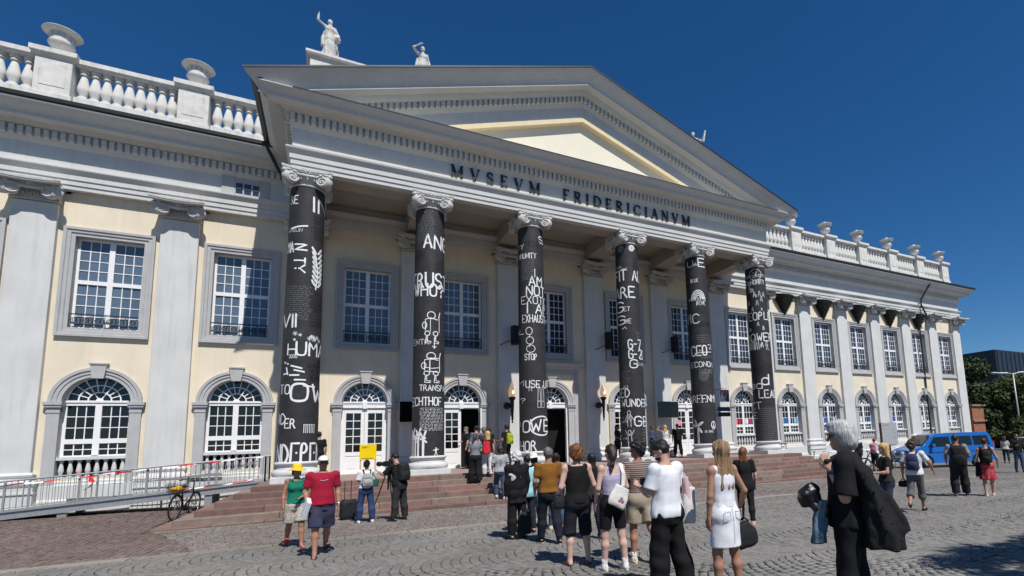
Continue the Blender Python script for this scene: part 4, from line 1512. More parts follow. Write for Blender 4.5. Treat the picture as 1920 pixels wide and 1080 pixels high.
COLTEXT = {0: [['RE', -1.054, -0.515, 9.24, 9.52, -0.05], ['IN', 0.426, 1.591, 9.02, 9.53, 0.28], ['MA', -1.157, -0.649, 7.54, 7.91, -0.05], ['~N', -0.577, 0.119, 7.61, 7.8, 0.03], ['~I', -0.557, 0.075, 7.42, 7.55, 0.02], ['~T', -0.57, 0.033, 7.16, 7.33, 0.02], ['~Y', -0.512, 0.05, 6.84, 7.1, 0.02], ['VII', -1.231, -0.311, 4.98, 5.41, -0.05], ["'", -0.292, -0.179, 5.27, 5.39, 0.0], ['H', -0.713, -0.244, 4.08, 4.43, -0.01], ['UMA', -0.217, 1.587, 4.06, 4.5, 0.14], ['2020', -0.62, -0.174, 3.97, 4.08, -0.0], ['TO', -1.186, -0.495, 2.82, 3.11, -0.03], ['OW', -0.426, 1.587, 2.56, 3.12, 0.06], ['ND', -1.494, -0.67, 1.85, 2.18, -0.02], ['ER', -0.692, -0.137, 1.72, 2.01, -0.01], ['NDEPEN', -1.299, 1.588, 0.62, 1.22, -0.05], ['AVELIN', -1.129, -0.18, 8.24, 8.35, -0.05]], 1: [['ANG', -0.562, 1.388, 8.31, 8.83, 0.26], ['TRUST', -1.698, 1.387, 6.79, 7.34, 0.08], ['WHO?', -1.308, 0.9, 6.48, 6.93, 0.05], ['CENTR', -1.698, -0.171, 4.66, 4.85, -0.09], ['TRANSPAR', -0.729, 1.387, 2.97, 3.18, 0.05], ['LECHTHOF', -1.699, 0.726, 2.45, 2.74, -0.04]], 2: [['S', 0.374, 0.976, 9.22, 9.5, 0.11], ['TY', -1.601, -0.896, 8.9, 9.1, -0.11], ['MMUNITY', -1.492, 0.088, 8.5, 8.71, -0.08], ['I', -0.158, 0.056, 7.69, 8.03, 0.01], ['AM', -0.495, 0.569, 7.33, 7.72, 0.07], ['NOT', -0.714, 0.893, 6.92, 7.32, 0.11], ['EXOTIC', -1.167, 1.198, 6.58, 6.89, 0.11], ['I AM', -0.649, 1.198, 6.19, 6.59, 0.14], ['EXHAUSTE', -1.074, 1.193, 5.81, 6.12, 0.1], ['AL', -1.891, -0.987, 5.34, 5.54, -0.09], ['STOP', -0.918, 0.004, 4.27, 4.51, -0.01], ['M', -1.892, -1.043, 3.23, 3.44, -0.05], ['USE UM', -0.857, 1.195, 3.16, 3.44, 0.04], ['IT', -0.617, -0.313, 3.02, 3.15, -0.01], ['?', -1.438, -0.92, 2.55, 2.74, -0.02], ['PO', -1.891, -0.619, 1.41, 1.85, -0.03], ['WE', -0.542, 1.196, 1.42, 1.88, -0.0], ['CHOR', -1.891, -0.196, 0.69, 1.06, -0.02]], 3: [['FIT AL', -1.879, 1.006, 8.15, 8.62, -0.02], ['ARE', -1.895, 0.085, 7.33, 7.82, -0.13], ['ONE', -1.562, -1.034, 8.73, 8.83, -0.08], ['SIZE', -0.987, -0.51, 8.6, 8.7, -0.03], ['G', -1.882, -0.972, 6.67, 7.14, -0.11], ['ET', -0.927, -0.424, 6.71, 6.9, -0.02], ['G', -1.839, -0.871, 6.11, 6.5, -0.1], ['IVE', -0.873, -0.378, 6.14, 6.34, -0.02], ['G-7', -0.678, 0.525, 4.99, 5.4, 0.03], ['G-20', -0.668, 1.005, 4.53, 4.94, 0.06], ['G', -0.613, 0.02, 4.12, 4.48, -0.0], ['ENER', -0.033, 1.005, 4.23, 4.35, 0.06], ['IN', -1.207, -0.864, 3.21, 3.35, -0.02], ['EED', -2.085, -0.751, 2.84, 3.22, -0.07], ['WUNDER', -1.457, 1.004, 2.41, 2.74, -0.02], ['GE', -0.422, 1.004, 1.55, 1.96, -0.0], ['I', -1.46, -1.27, 1.88, 1.97, -0.01], ['HAVE', -1.556, -0.979, 1.71, 1.8, -0.02], ['I', -1.336, -1.169, 1.18, 1.27, -0.0], ['AVE', -1.567, -1.035, 0.99, 1.08, -0.01]], 4: [['U', -1.497, -0.903, 9.35, 9.65, -0.08], ['KRAIN', -0.906, -0.241, 9.37, 9.48, -0.02], ['E', -0.388, 0.323, 9.33, 9.75, 0.05], ['BLUE', -1.212, -0.494, 8.54, 8.7, -0.05], ['TUTTO', -0.888, 0.119, 7.61, 7.77, -0.0], ['ANDRA', -1.533, -0.795, 7.61, 7.74, -0.08], ['BENE', -0.763, 0.083, 7.38, 7.57, 0.0], ['VIC', -2.225, -0.608, 6.49, 6.94, -0.17], ['CEO', -1.531, -0.085, 4.89, 5.36, -0.06], ['2', 0.061, 0.62, 5.21, 5.42, 0.03], ['ECONOM', -1.638, 0.585, 4.32, 4.57, -0.04], ['GREENME', -2.062, 0.869, 2.63, 2.96, -0.05], ['BE GREE', -0.676, 0.114, 1.18, 1.28, -0.01]], 5: [['DIVERSITY', -1.746, 0.397, 9.3, 9.44, -0.09], ['COMMUNITY', -2.125, 0.171, 8.91, 9.14, -0.17], ['PEOPLE', -2.341, 0.761, 6.99, 7.39, -0.12], ['POWER', -2.339, 0.76, 5.84, 6.26, -0.11], ['lea', -2.34, -0.864, 3.36, 3.75, -0.09], ['d', -0.877, -0.224, 3.53, 4.06, -0.02], ['LEAD', -1.22, 0.759, 2.88, 3.27, -0.01], ['CT', -2.34, -1.05, 2.3, 2.66, -0.05], ['E', -2.34, -1.565, 1.84, 2.14, -0.02]]}
DOOD = {'branch': (0, [(0.422, 7.676), (1.591, 6.226)]), 'block0': (0, [(-1.089, 6.372), (0.385, 5.255)]), 'stars': (0, [(-0.49, 4.78), (1.29, 4.536)]), 'dashes': (0, [(-0.967, 3.871), (0.678, 3.111)]), 'figs': (0, [(0.31, 1.826), (1.32, 1.523)]), 'block1': (1, [(-1.2, 9.76), (0.168, 8.534)]), 'robot1': (1, [(-0.574, 5.899), (0.565, 4.707)]), 'robot2': (1, [(-0.611, 4.379), (0.621, 3.269)]), 'block1b': (1, [(-0.709, 2.359), (0.996, 1.532)]), 'trees': (1, [(-1.47, 1.659), (0.249, 0.61)]), 'fig1': (1, [(0.143, 0.93), (0.511, 0.678)]), 'block2': (2, [(-1.182, 8.497), (-0.085, 7.568)]), 'bubbles': (2, [(-1.083, 5.662), (-0.034, 4.458)]), 'bottles': (2, [(-0.003, 3.127), (1.197, 2.369)]), 'ellipse': (2, [(-0.647, 2.017), (1.197, 1.272)]), 'spiral1': (3, [(-1.075, 9.614)]), 'spiral2': (3, [(-0.035, 9.635)]), 'stick1': (3, [(-1.084, 2.244), (-0.605, 1.533)]), 'stick2': (3, [(-1.26, 1.41), (-0.43, 0.563)]), 'rainbow': (4, [(-0.583, 7.797)]), 'flower': (4, [(-1.322, 1.476)]), 'peace': (4, [(0.164, 1.522)]), 'spiral5': (4, [(-0.489, 3.847)]), 'brain': (5, [(-0.751, 9.431)]), 'people': (5, [(-1.733, 8.667), (-0.032, 5.252)]), 'chain': (5, [(-2.338, 5.976), (0.761, 5.412)]), 'bricks': (5, [(-2.338, 2.376), (0.402, 0.717)]), 'block6': (5, [(-1.674, 4.645), (0.761, 4.048)])}
R_ = .545
for k in range(6):
 br = Brush(k)
 for t, a0, a1, z0, z1, dz in COLTEXT[k]:
  if t[0] == '~': br.text(t[1], a0 * R_, a1 * R_, z0, z1, turned=True)
  else: br.text(t, a0 * R_, a1 * R_, z0, z1, wk=.10 if t in ('EXOTIC', 'EXHAUSTE', 'UKRAINE', 'VIC', 'CENTR') else .125)
 P = lambda n, i=0: (DOOD[n][1][i][0] * R_, DOOD[n][1][i][1])
 def area(n):
  (ua, za), (ub, zb) = P(n, 0), P(n, 1)
  return ua, ub, zb, za
 if k == 0:
  (ua, za), (ub, zb) = P('branch', 0), P('branch', 1)
  ub = .46; um = (ua + ub) / 2 + .05
  stem = [(um - .10, za), (um, za - .5), (um + .06, (za + zb) / 2), (um - .02, zb + .1)]
  br.stroke(chaikin(stem), .045)
  for i in range(8):
   t = i / 8; z = za - (za - zb) * t * .9
   x = um + .05 * math.sin(t * 3)
   for sg in (-1, 1):
    q = [(x, z - .15), (x + sg * .09, z), (x + sg * .20, z + .13), (x + sg * .15, z - .02), (x, z - .15)]
    if i % 2: br.fill(q[:4])
    br.stroke(chaikin(q, 1), .035)
  a = area('block0'); br.scribble(a[0], a[1], a[2], a[3], .068, 1)
  a = area('stars')
  for i in range(11):
   u, z = random.uniform(a[0], a[1] * .9), random.uniform(a[2], a[3]); r = random.uniform(.03, .085)
   for q in range(4):
    an = q * PI / 4 + .2
    br.stroke([(u - r * math.cos(an), z - r * math.sin(an)), (u + r * math.cos(an), z + r * math.sin(an))], .012)
  a = area('dashes')
  for i, (x, z, dx, dz_) in enumerate(((.05, .95, .14, -.06), (.15, .72, .05, -.22), (.34, .80, .30, -.08), (.45, .62, .28, -.06), (.3, .40, .26, .0), (.02, .45, .12, .02), (.48, .20, .3, 0), (.8, -.05, .34, -.02))):
   u = a[0] + (a[1] - a[0]) * x * .9; zz = a[2] + (a[3] - a[2]) * z
   br.stroke([(u, zz), (u + dx, zz + dz_)], .05)
  a = area('figs')
  for i in range(7):
   u = a[0] + i * .055; br.stroke([(u, a[2] + .04), (u, a[3])], .018); br.stroke([(u - .015, a[3]), (u + .015, a[3])], .018)
  br.text('I AM', .42, .78, 3.86, 3.98, 2); br.text('ENTITIES', .22, .80, 3.68, 3.80, 2); br.text('MY TITLE', .30, .80, 3.48, 3.62, 2); br.text('IS ARTIST', .32, .80, 3.28, 3.42, 2)
  br.scribble(.25, .80, 8.1, 8.9, .13, 2, .022); br.stroke([(-.50, 8.36), (-.2, 8.42), (.05, 8.46)], .05)
  br.scribble(.2, .8, 5.0, 6.2, .12, 2, .018)
 if k == 1:
  a = area('block1'); br.scribble(a[0], a[1] * .6, a[2], a[3], .062, 1)
  a = area('block1b'); br.scribble(a[0], a[1], a[2], a[3], .052, 0, .012)
  for nm in ('robot1', 'robot2'):
   a = area(nm); u0, u1 = a[0] + .04, min(a[1], .42); w = u1 - u0; z0 = a[2]; h = a[3] - a[2]
   br.ring(u0 + w * .45, z0 + h * .87, w * .24, h * .11, .03)
   br.stroke([(u0 + w * .1, z0 + h * .40), (u0 + w * .1, z0 + h * .74), (u0 + w * .45, z0 + h * .78), (u0 + w * .85, z0 + h * .74)], .03)
   if nm == 'robot1': br.fill([(u0 + w * .38, z0 + h * .36), (u0 + w * .98, z0 + h * .34), (u0 + w * .98, z0 + h * .80), (u0 + w * .38, z0 + h * .80)])
   else:
    br.stroke([(u0 + w * .38, z0 + h * .36), (u0 + w * .95, z0 + h * .34), (u0 + w * .95, z0 + h * .80), (u0 + w * .38, z0 + h * .80), (u0 + w * .38, z0 + h * .36)], .03)
    br.stroke([(u0 + w * .1, z0 + h * .5), (u0 + w * .5, z0 + h * .46), (u0 + w * .95, z0 + h * .5)], .025)
   br.stroke([(u0 + w * .92, z0 + h * .80), (u0 + w * 1.02, z0 + h * .98)], .035)
   for sx in (.22, .72):
    br.ring(u0 + w * sx, z0 + h * .30, w * .15, h * .07, .03)
    br.stroke([(u0 + w * sx, z0 + h * .22), (u0 + w * sx, z0 + h * .06), (u0 + w * (sx + .22), z0 + h * .05), (u0 + w * (sx + .20), z0), (u0 + w * (sx - .1), z0), (u0 + w * (sx - .06), z0 + h * .2)], .03)
   br.ring(u0 + w * .05, z0 + h * .55, w * .13, h * .10, .03)
  br.stroke([(.10, 4.72), (.10, 4.52)], .03); br.stroke([(.04, 4.6), (.10, 4.52), (.16, 4.6)], .03)
  a = area('trees')
  for i, x in enumerate((.02, .14, .28, .42, .62)):
   u = a[0] + (a[1] - a[0]) * x * .95; zt = a[2] + (a[3] - a[2]) * (.62 + .1 * (i % 2))
   br.stroke([(u, a[2]), (u, zt)], .075)
   for an, r in ((1.1, .30), (2.2, .26), (-.6, .22), (.3, .12)):
    br.stroke([(u, zt), (u + r * math.cos(an) * .6, zt + r * math.sin(an))], .06)
  a = area('fig1'); u = (a[0] + a[1]) / 2
  br.stroke([(u - .05, a[2]), (u, a[2] + .1), (u + .05, a[2])], .03); br.stroke([(u, a[2] + .1), (u, a[3])], .05); br.stroke([(u - .09, a[3] - .08), (u + .09, a[3] - .05)], .03)
  br.scribble(-.75, -.35, 7.9, 8.25, .1, 2, .02); br.scribble(.1, .5, 7.4, 7.8, .1, 2, .02)
 if k == 2:
  a = area('block2'); br.scribble(a[0], a[1], a[2], a[3], .08, 1, .014)
  a = area('bubbles'); u = (a[0] + a[1]) / 2
  for i, zz in enumerate((.82, .5, .22)):
   br.ring(u + .03 * i, a[2] + (a[3] - a[2]) * zz, .13 + .02 * i, .15, .024)
   br.stroke([(u + .05, a[2] + (a[3] - a[2]) * zz - .14), (u, a[2] + (a[3] - a[2]) * zz - .26)], .024)
  a = area('bottles')
  for i in range(2):
   u = a[0] + .05 + i * .17
   br.stroke([(u - .03, a[3]), (u - .06, a[2]), (u + .08, a[2]), (u + .05, a[3])], .016); br.stroke([(u - .04, a[2] + .25), (u + .06, a[2] + .25)], .016); br.ring(u + .01, a[3] + .06, .03, .05, .014)
  a = area('ellipse'); br.ring((a[0] + a[1]) / 2 + .02, (a[2] + a[3]) / 2, (a[1] - a[0]) / 2, (a[3] - a[2]) / 2, .055, n=28)
  br.text('KING', -.25, .25, 8.95, 9.25, 2, .08)
 if k == 3:
  for nm in ('spiral1', 'spiral2'):
   u, z = P(nm); br.spiral(u, z, .16, .045, 2.2, 0 if nm == 'spiral2' else 1)
  for nm in ('stick1', 'stick2'):
   a = area(nm); u = (a[0] + a[1]) / 2; z0, h = a[2], a[3] - a[2]
   br.ring(u, z0 + h * .86, .07, .09, .022); br.stroke([(u - .09, z0 + h * .35), (u - .07, z0 + h * .72), (u + .07, z0 + h * .72), (u + .09, z0 + h * .35), (u - .09, z0 + h * .35)], .022)
   for sg in (-1, 1):
    br.stroke([(u + sg * .07, z0 + h * .35), (u + sg * .07, z0)], .022)
    br.stroke([(u + sg * .08, z0 + h * .70), (u + sg * .20, z0 + h * (.98 if nm == 'stick2' else .4))], .022)
   if nm == 'stick1': br.stroke([(u - .07, z0 + h * .7), (u + .08, z0 + h * .38)], .02); br.stroke([(u + .07, z0 + h * .7), (u - .08, z0 + h * .38)], .02)
  br.stroke([(-.62, 5.9), (-.5, 5.98), (-.42, 5.9)], .03)
  br.scribble(.0, .3, 5.2, 5.75, .1, 1, .014); br.scribble(.0, .3, 8.3, 9.2, .11, 2, .02); br.scribble(-.75, -.4, 3.2, 4.0, .1, 1, .014); br.scribble(.1, .45, .8, 1.7, .13, 1, .02)
 if k == 4:
  u, z = P('rainbow')
  for i in range(4): br.ring(u, z - .1, .34 - .07 * i, .42 - .085 * i, .045, 0, 0, PI)
  u, z = P('flower')
  br.stroke([(u + .0, z - .95), (u, z - .1)], .045); br.stroke([(u + .07, z - .95), (u + .05, z - .1)], .03)
  for an in (.6, 2.0, -.9, 2.9):
   q = [(u, z), (u + .18 * math.cos(an - .2), z + .20 * math.sin(an - .2)), (u + .40 * math.cos(an), z + .42 * math.sin(an)), (u + .18 * math.cos(an + .3), z + .20 * math.sin(an + .3)), (u, z)]
   br.stroke(chaikin(q, 2), .045)
  u, z = P('peace'); br.ring(u, z, .13, .18, .035); br.stroke([(u, z + .17), (u, z - .17)], .03); br.stroke([(u, z), (u - .09, z - .13)], .03); br.stroke([(u, z), (u + .09, z - .13)], .03)
  u, z = P('spiral5'); br.spiral(u, z, .25, .02, 3, 1)
  br.stroke([(-.63, 5.0), (.30, 5.06)], .03)
  br.text('LUMBUNG', -.5, .3, 6.3, 6.55, 2, .1); br.scribble(-.4, .3, 4.75, 4.9, .1, 1, .014); br.scribble(-.5, .2, 5.55, 5.9, .11, 1, .014); br.text('FUTURO', -.45, .2, 4.0, 4.2, 1, .1)
  br.text('CER', .05, .4, 1.05, 1.35, 2, .12); br.scribble(-.4, .2, 7.0, 7.5, .1, 2, .02)
 if k == 5:
  u, z = P('brain'); br.ring(u, z, .34, .30, .022, 0, 0, 2 * PI, 24); br.stroke([(u - .1, z + .02), (u - .12, z + .15), (u, z + .10), (u + .1, z + .18), (u, z - .02)], .018)
  a = area('people')
  for i in range(46):
   uu, zz = random.uniform(a[0] - .05, a[1] * .9), random.uniform(a[2], a[3])
   if any(z0 - .2 < zz < z1 + .05 for _, _, _, z0, z1, _ in COLTEXT[5]): continue
   h = random.uniform(.14, .34)
   br.stroke([(uu - h * .22, zz), (uu - h * .12, zz + h * .6), (uu + h * .12, zz + h * .6), (uu + h * .22, zz)], .018); br.stroke([(uu - h * .17, zz + h * .3), (uu + h * .17, zz + h * .3)], .016); br.ring(uu, zz + h * .78, h * .11, h * .13, .016, n=8)
  a = area('chain')
  for i in range(7):
   uu = a[0] + i * .12; br.stroke([(uu, a[2]), (uu + .05, a[3] - .1), (uu + .10, a[2])], .022); br.ring(uu + .05, a[3] - .02, .03, .04, .018, n=8)
  a = area('bricks')
  z = a[2]
  while z < a[3]:
   br.stroke([(-.85, z), (.80, z)], .012, 1)
   for i in range(13): br.stroke([(-.85 + .13 * i + (.06 if int(z * 10) % 2 else 0), z), (-.85 + .13 * i + (.06 if int(z * 10) % 2 else 0), z + .10)], .010, 1)
   z += .10
  a = area('block6'); br.scribble(a[0], a[1] * .8, a[2], a[3], .1, 2, .02)
 tag(br.b.build('painted_lettering', [M['paint'], M['paint2'], M['paint3']], COLUMN[k]), kind='stuff')

# ---------------------------------------------------------------- fixtures of the portico
def wall_torch(x, z, label):
 t = thing('wall_torch', label, 'wall lamp', (x, -.62, z), 0, 'flame lamps beside the doors')
 b = MB(); b.lathe([(.02, -1.05), (.05, -1.0), (.02, -.94), (.05, -.90), (.06, -.6), (.085, -.25), (.09, .0), (.13, .02), (.15, .10), (.17, .12), (.17, .15), (.06, .17)], 14)
 b.build('torch_stem', M['black'], t, 'auto')
 b = MB(); b.sphere((-.20, .12, -.25), (.17, .16, .17), 12, 9); b.tube([(-.20, .12, -.25), (-.0, .0, -.25)], .06, 8); b.tube([(-.2, .12, -.25), (-.2, .45, -.25)], .07, 8)
 b.build('bracket', M['black'], t, True)
 m, nt, p = new_mat('flame_glass')
 p.inputs['Base Color'].default_value = (.55, .45, .36, 1); p.inputs['Roughness'].default_value = .25
 p.inputs['Emission Color'].default_value = (1.0, .62, .34, 1); p.inputs['Emission Strength'].default_value = .35
 b = MB(); b.lathe([(.06, .15), (.14, .24), (.175, .36), (.15, .52), (.09, .68), (.04, .82), (.0, .95)], 14, cap=False); b.build('flame_glass', m, t, True)
 m, nt, p = new_mat('lamp_core')
 p.inputs['Emission Color'].default_value = (1.0, .75, .5, 1); p.inputs['Emission Strength'].default_value = 3.0
 b = MB(); b.sphere((0, -.17, .36), (.05, .03, .08), 8, 6); b.build('lamp_bulb', m, t, True)
wall_torch(-2.2, 2.98, 'black wall torch with a lit flame-shaped glass between the two open doors')
wall_torch(2.55, 3.02, 'black wall torch with a lit flame-shaped glass to the right of the middle door')

def loudspeaker(x, z, label):
 t = thing('loudspeaker', label, 'loudspeaker', (x, -.62, z), .25, 'loudspeakers on the portico pilasters')
 b = MB(); b.bbox(-.16, -.16, -.45, .16, .16, .45, .02); b.build('cabinet', M['black'], t)
 b = MB(); b.bbox(-.145, -.168, -.43, .145, -.15, .43, .005); b.build('speaker_grille', flat((.02, .02, .022), .9), t)
 b = MB(); b.tube([(-.16, .0, -.30), (-.35, .05, -.30), (-.50, .30, -.42), (-.50, .5, -.42)], .022, 6); b.build('arm', M['black'], t)
loudspeaker(-2.02, 6.05, 'black loudspeaker on an arm beside the column that says I AM NOT EXOTIC')
loudspeaker(2.99, 6.10, 'black loudspeaker on an arm beside the column that says FIT AL')
loudspeaker(7.15, 6.15, 'black loudspeaker on an arm in front of the window next to the VIC column')

def screen(x0, x1, z0, z1, y, label):
 t = thing('wall_screen', label, 'screen', ((x0 + x1) / 2, y, z0), 0, 'black screens in the portico')
 w, h = (x1 - x0) / 2, z1 - z0
 b = MB(); b.bbox(-w, -.05, 0, w, .08, h, .01); b.build('housing', flat((.45, .45, .46), .5), t)
 b = MB(); b.box(-w + .02, -.058, .02, w - .02, -.05, h - .02); b.build('display', M['screen'], t)
 b = MB(); b.bar((0, .08, h / 2), (0, -y - .1, h / 2), .1, .1); b.build('wall_bracket', M['black'], t)
screen(-7.05, -5.6, 2.02, 2.90, -.75, 'black flat screen half hidden behind the column lettered TRUST WHO?')
screen(5.68, 7.06, 2.08, 2.96, -.75, 'black flat screen between the WUNDER and the GREENME columns')

t = thing('pub_sign', 'square red blue and white hanging sign left of the bright wing', 'sign', (10.12, -1.05, 3.27), 0)
b = MB(); b.bbox(-.33, -.04, -.34, .33, .04, .34, .01); b.build('board', flat((.62, .62, .62)), t)
b = MB(); b.poly([(-.32, -.043, .33), (.32, -.043, .33), (.0, -.043, -.06)]); b.build('red_field', flat((.42, .02, .03), .5), t)
b = MB(); b.poly([(.32, -.044, .33), (.32, -.044, -.33), (.04, -.044, -.33), (.14, -.044, .06)]); b.poly([(-.32, -.044, .28), (-.32, -.044, -.1), (-.22, -.044, .16)]); b.build('blue_field', flat((.02, .04, .17), .5), t)
b = MB()
for st in (((-.10, -.28), (.12, .02)), ((.10, -.28), (-.10, .02))): b.bar((st[0][0], -.047, st[0][1]), (st[1][0], -.047, st[1][1]), .006, .022, up=(0, 1, 0))
b.build('crossed_cues', M['black'], t)
b = MB()
def flat_text(b, s, x, z, h, w, y, th, d=.004, gap=.3):
 for ch in s:
  a = NARROW.get(ch, 1.0)
  for st in GLYPH.get(ch, []):
   P = [(int(q[0]) / 4 * a * w, int(q[1]) / 6 * h) for q in st.split()]
   if ch in ROUND: P = chaikin(P)
   for p, q in zip(P[:-1], P[1:]):
    v = Vector((q[0] - p[0], 0, q[1] - p[1]))
    if v.length < 1e-6: continue
    v.normalize(); n_ = Vector((-v.z, 0, v.x)) * th / 2
    p3 = Vector((x + p[0], y, z + p[1])) - v * th * .3; q3 = Vector((x + q[0], y, z + q[1])) + v * th * .3
    b.prism([p3 - n_, q3 - n_, q3 + n_, p3 + n_], (0, -d, 0))
  x += w * (a + gap)
flat_text(b, 'HUT', -.15, .14, .13, .085, -.046, .022); b.build('lettering', M['paint'], t)
b = MB(); b.bar((.1, 0, .34), (.1, .0, .42), .03, .03); b.bar((.0, .0, .42), (.0, .85, .42), .03, .03); b.build('sign_arm', M['black'], t)
for z, c, lab in ((2.52, (.02, .03, .09), 'dark blue name plate hanging under the red and blue sign'), (2.22, (.012, .013, .014), 'black name plate hanging lowest under the red and blue sign')):
 t = thing('name_plate', lab, 'sign', (10.1, -.98, z), 0)
 b = MB(); b.bbox(-.44, -.03, -.12, .44, .03, .12, .008); b.build('board', flat(c, .4), t)
 b = MB(); b.tube([(-.3, 0, .12), (-.3, 0, .2)], .012, 5); b.tube([(.3, 0, .12), (.3, 0, .2)], .012, 5); b.bar((0, .03, .0), (0, .8, .0), .03, .03); b.build('hanger', M['black'], t)

t = thing('yellow_sign', 'bright yellow notice board on two wooden stakes before the left white door', 'sign', (-8.3, -3.0, 0), -.05)
b = MB(); b.bbox(-.27, -.02, .60, .27, .005, 1.14, .006); b.build('board', flat((.80, .58, .0), .5), t)
b = MB()
for x in (-.24, .24): b.box(x - .022, .006, 0, x + .022, .05, 1.16)
b.build('stake', flat((.50, .36, .17), .8), t)
b = MB()
b.box(-.20, -.024, 1.05, .02, -.021, 1.065); b.box(-.20, -.024, 1.02, -.04, -.021, 1.032); b.box(-.20, -.024, .635, .18, -.021, .655)
b.build('small_print', flat((.12, .09, .0), .6), t)

# ---------------------------------------------------------------- ramp with railing and tape
ramp = thing('wheelchair_ramp', 'grey steel ramp with barred railings climbing to the left end of the steps', 'ramp')
def rz(x): return .0 + (x + 11.45) * (.42 / 6.0)
RX0, RX1 = -21.0, -11.40
for y in (-2.42, -1.05):
 b = MB()
 b.bar((RX0, y, rz(RX0) - .10), (RX1, y, rz(RX1) - .10), .06, .20)
 b.bar((RX0, y - .03, rz(RX0) + .01), (RX1, y - .03, rz(RX1) + .01), .09, .03)
 b.build('side_beam', M['steel'], ramp)
b = MB(); b.bar((RX0, -1.73, rz(RX0) - .03), (RX1, -1.73, rz(RX1) - .03), 1.30, .05); b.build('deck', flat((.16, .16, .165), .6), ramp)
for x in (-19.6, -16.28, -12.9):
 for y in (-2.35, -1.1):
  b = MB(); b.box(x - .10, y - .06, gz(x, y) - .05, x + .10, y + .06, rz(x) - .21); b.build('leg', M['steel'], ramp)
BARM = MB().lathe([(.008, 0), (.008, .78)], 6).mesh('railing_bar', M['steel'])
for y in (-2.42, -1.05):
 b = MB()
 b.tube([(RX0, y, rz(RX0) + .86), (RX1, y, rz(RX1) + .86)], .024, 8)
 b.bar((RX0, y, rz(RX0) + .06), (RX1, y, rz(RX1) + .06), .025, .03)
 b.build('handrail', M['steel'], ramp)
 b = MB(); b.tube([(-15.3, y + .10, rz(-15.3) + .50), (-14.45, y + .10, rz(-14.45) + .42), (-14.1, y + .10, rz(-14.1) + .46), (-12.4, y + .10, rz(-12.4) + .50), (-11.75, y + .1, rz(-11.75) + .72)], .014, 6)
 b.build('lower_handrail', M['steel'], ramp)
 xs = np.arange(-19.0, RX1 + .01, 1.52)
 for x in list(xs) + [RX1]:
  b = MB(); b.bar((x, y, rz(x) - .16), (x, y, rz(x) + .86), .045, .045, up=(1, 0, 0)); b.build('railing_post', M['steel'], ramp)
 x = -19.4
 while x < RX1 - .05:
  put('railing_bar', BARM, ramp, (x, y, rz(x) + .07)); x += .128
tp = MB()
def tape(P, w=.045):
 N = []
 for a, c in zip(P[:-1], P[1:]):
  a, c = Vector(a), Vector(c); n = max(1, int((c - a).length / .12))
  N += [a + (c - a) * i / n for i in range(n)]
 N.append(Vector(P[-1]))
 tw = 0
 for i in range(len(N) - 1):
  q = []
  for j in (i, i + 1):
   an = .5 + .9 * math.sin(j * .37) + .5 * math.sin(j * .9)
   o = Vector((0, math.sin(an) * w / 2, math.cos(an) * w / 2))
   sag = Vector((0, 0, -.012 * math.sin(j * .8)))
   q += [N[j] + o + sag, N[j] - o + sag]
  tp.quad(q[0], q[2], q[3], q[1], (i // 3) % 2)
y = -2.47
tape([(-19.0, y, rz(-19.0) + .80), (-17.6, y, rz(-17.6) + .74), (-16.2, y, rz(-16.2) + .76), (-14.8, y, rz(-14.8) + .80), (-13.2, y, rz(-13.2) + .82), (-12.0, y, rz(-12.0) + .84), (-11.46, y, rz(-11.4) + .84)])
tape([(-16.5, -1.0, rz(-16.5) + .92), (-15.4, -1.6, rz(-15.4) + .80), (-14.9, -2.47, rz(-14.9) + .78)])
tape([(-11.46, y, rz(-11.4) + .80), (-11.5, y, .35), (-11.75, y, .10), (-12.4, y - .02, rz(-12.4) + .08), (-13.5, y - .03, rz(-13.5) + .06)])
tape([(-13.62, y, rz(-13.6) + .74), (-13.6, y, rz(-13.6) + .35)], .06)
tape([(-15.75, y, rz(-15.7) + .70), (-15.62, y - .03, rz(-15.7) + .62), (-15.72, y - .02, rz(-15.7) + .46), (-15.85, y - .02, rz(-15.7) + .38)], .16)
tag(tp.build('barrier_tape', [flat((.62, .02, .03), .4), flat((.75, .75, .75), .4)]), 'red and white barrier tape wound along the railing of the ramp', 'barrier tape')
b = MB(); b.bbox(-14.0, -.22, .22, -12.9, -.17, .32, .004); b.build('wall_rail', flat((.30, .27, .22), .8), museum)
b = MB(); b.box(-16.9, -.20, -.37, -15.2, -.165, -.26); b.build('cellar_vent', flat((.10, .10, .10), .8), museum)

# ---------------------------------------------------------------- cycles
def wheel_parts(r, parent, x, spokes=18, mat_rim=None):
 b = MB(); pts = [(x + r * math.cos(a), 0, r + r * math.sin(a)) for a in np.linspace(0, 2 * PI, 29)[:-1]]
 b.tube(pts, .019, 6, closed=True)
 w = b.build('wheel', M['rubber'], parent, True)
 b = MB(); r2 = r - .028; b.tube([(x + r2 * math.cos(a), 0, r + r2 * math.sin(a)) for a in np.linspace(0, 2 * PI, 25)[:-1]], .011, 5, closed=True); b.build('rim', mat_rim or M['chrome'], w, True)
 b = MB()
 for i in range(spokes):
  a = 2 * PI * i / spokes
  b.tube([(x, (-1) ** i * .02, r), (x + r2 * math.cos(a), 0, r + r2 * math.sin(a))], .0022, 3)
 b.lathe([(.022, -.03), (.022, .03)], 8, (x, 0, r), ax=((1, 0, 0), (0, 0, 1), (0, -1, 0))); b.build('spokes', M['chrome'], w)
 return w
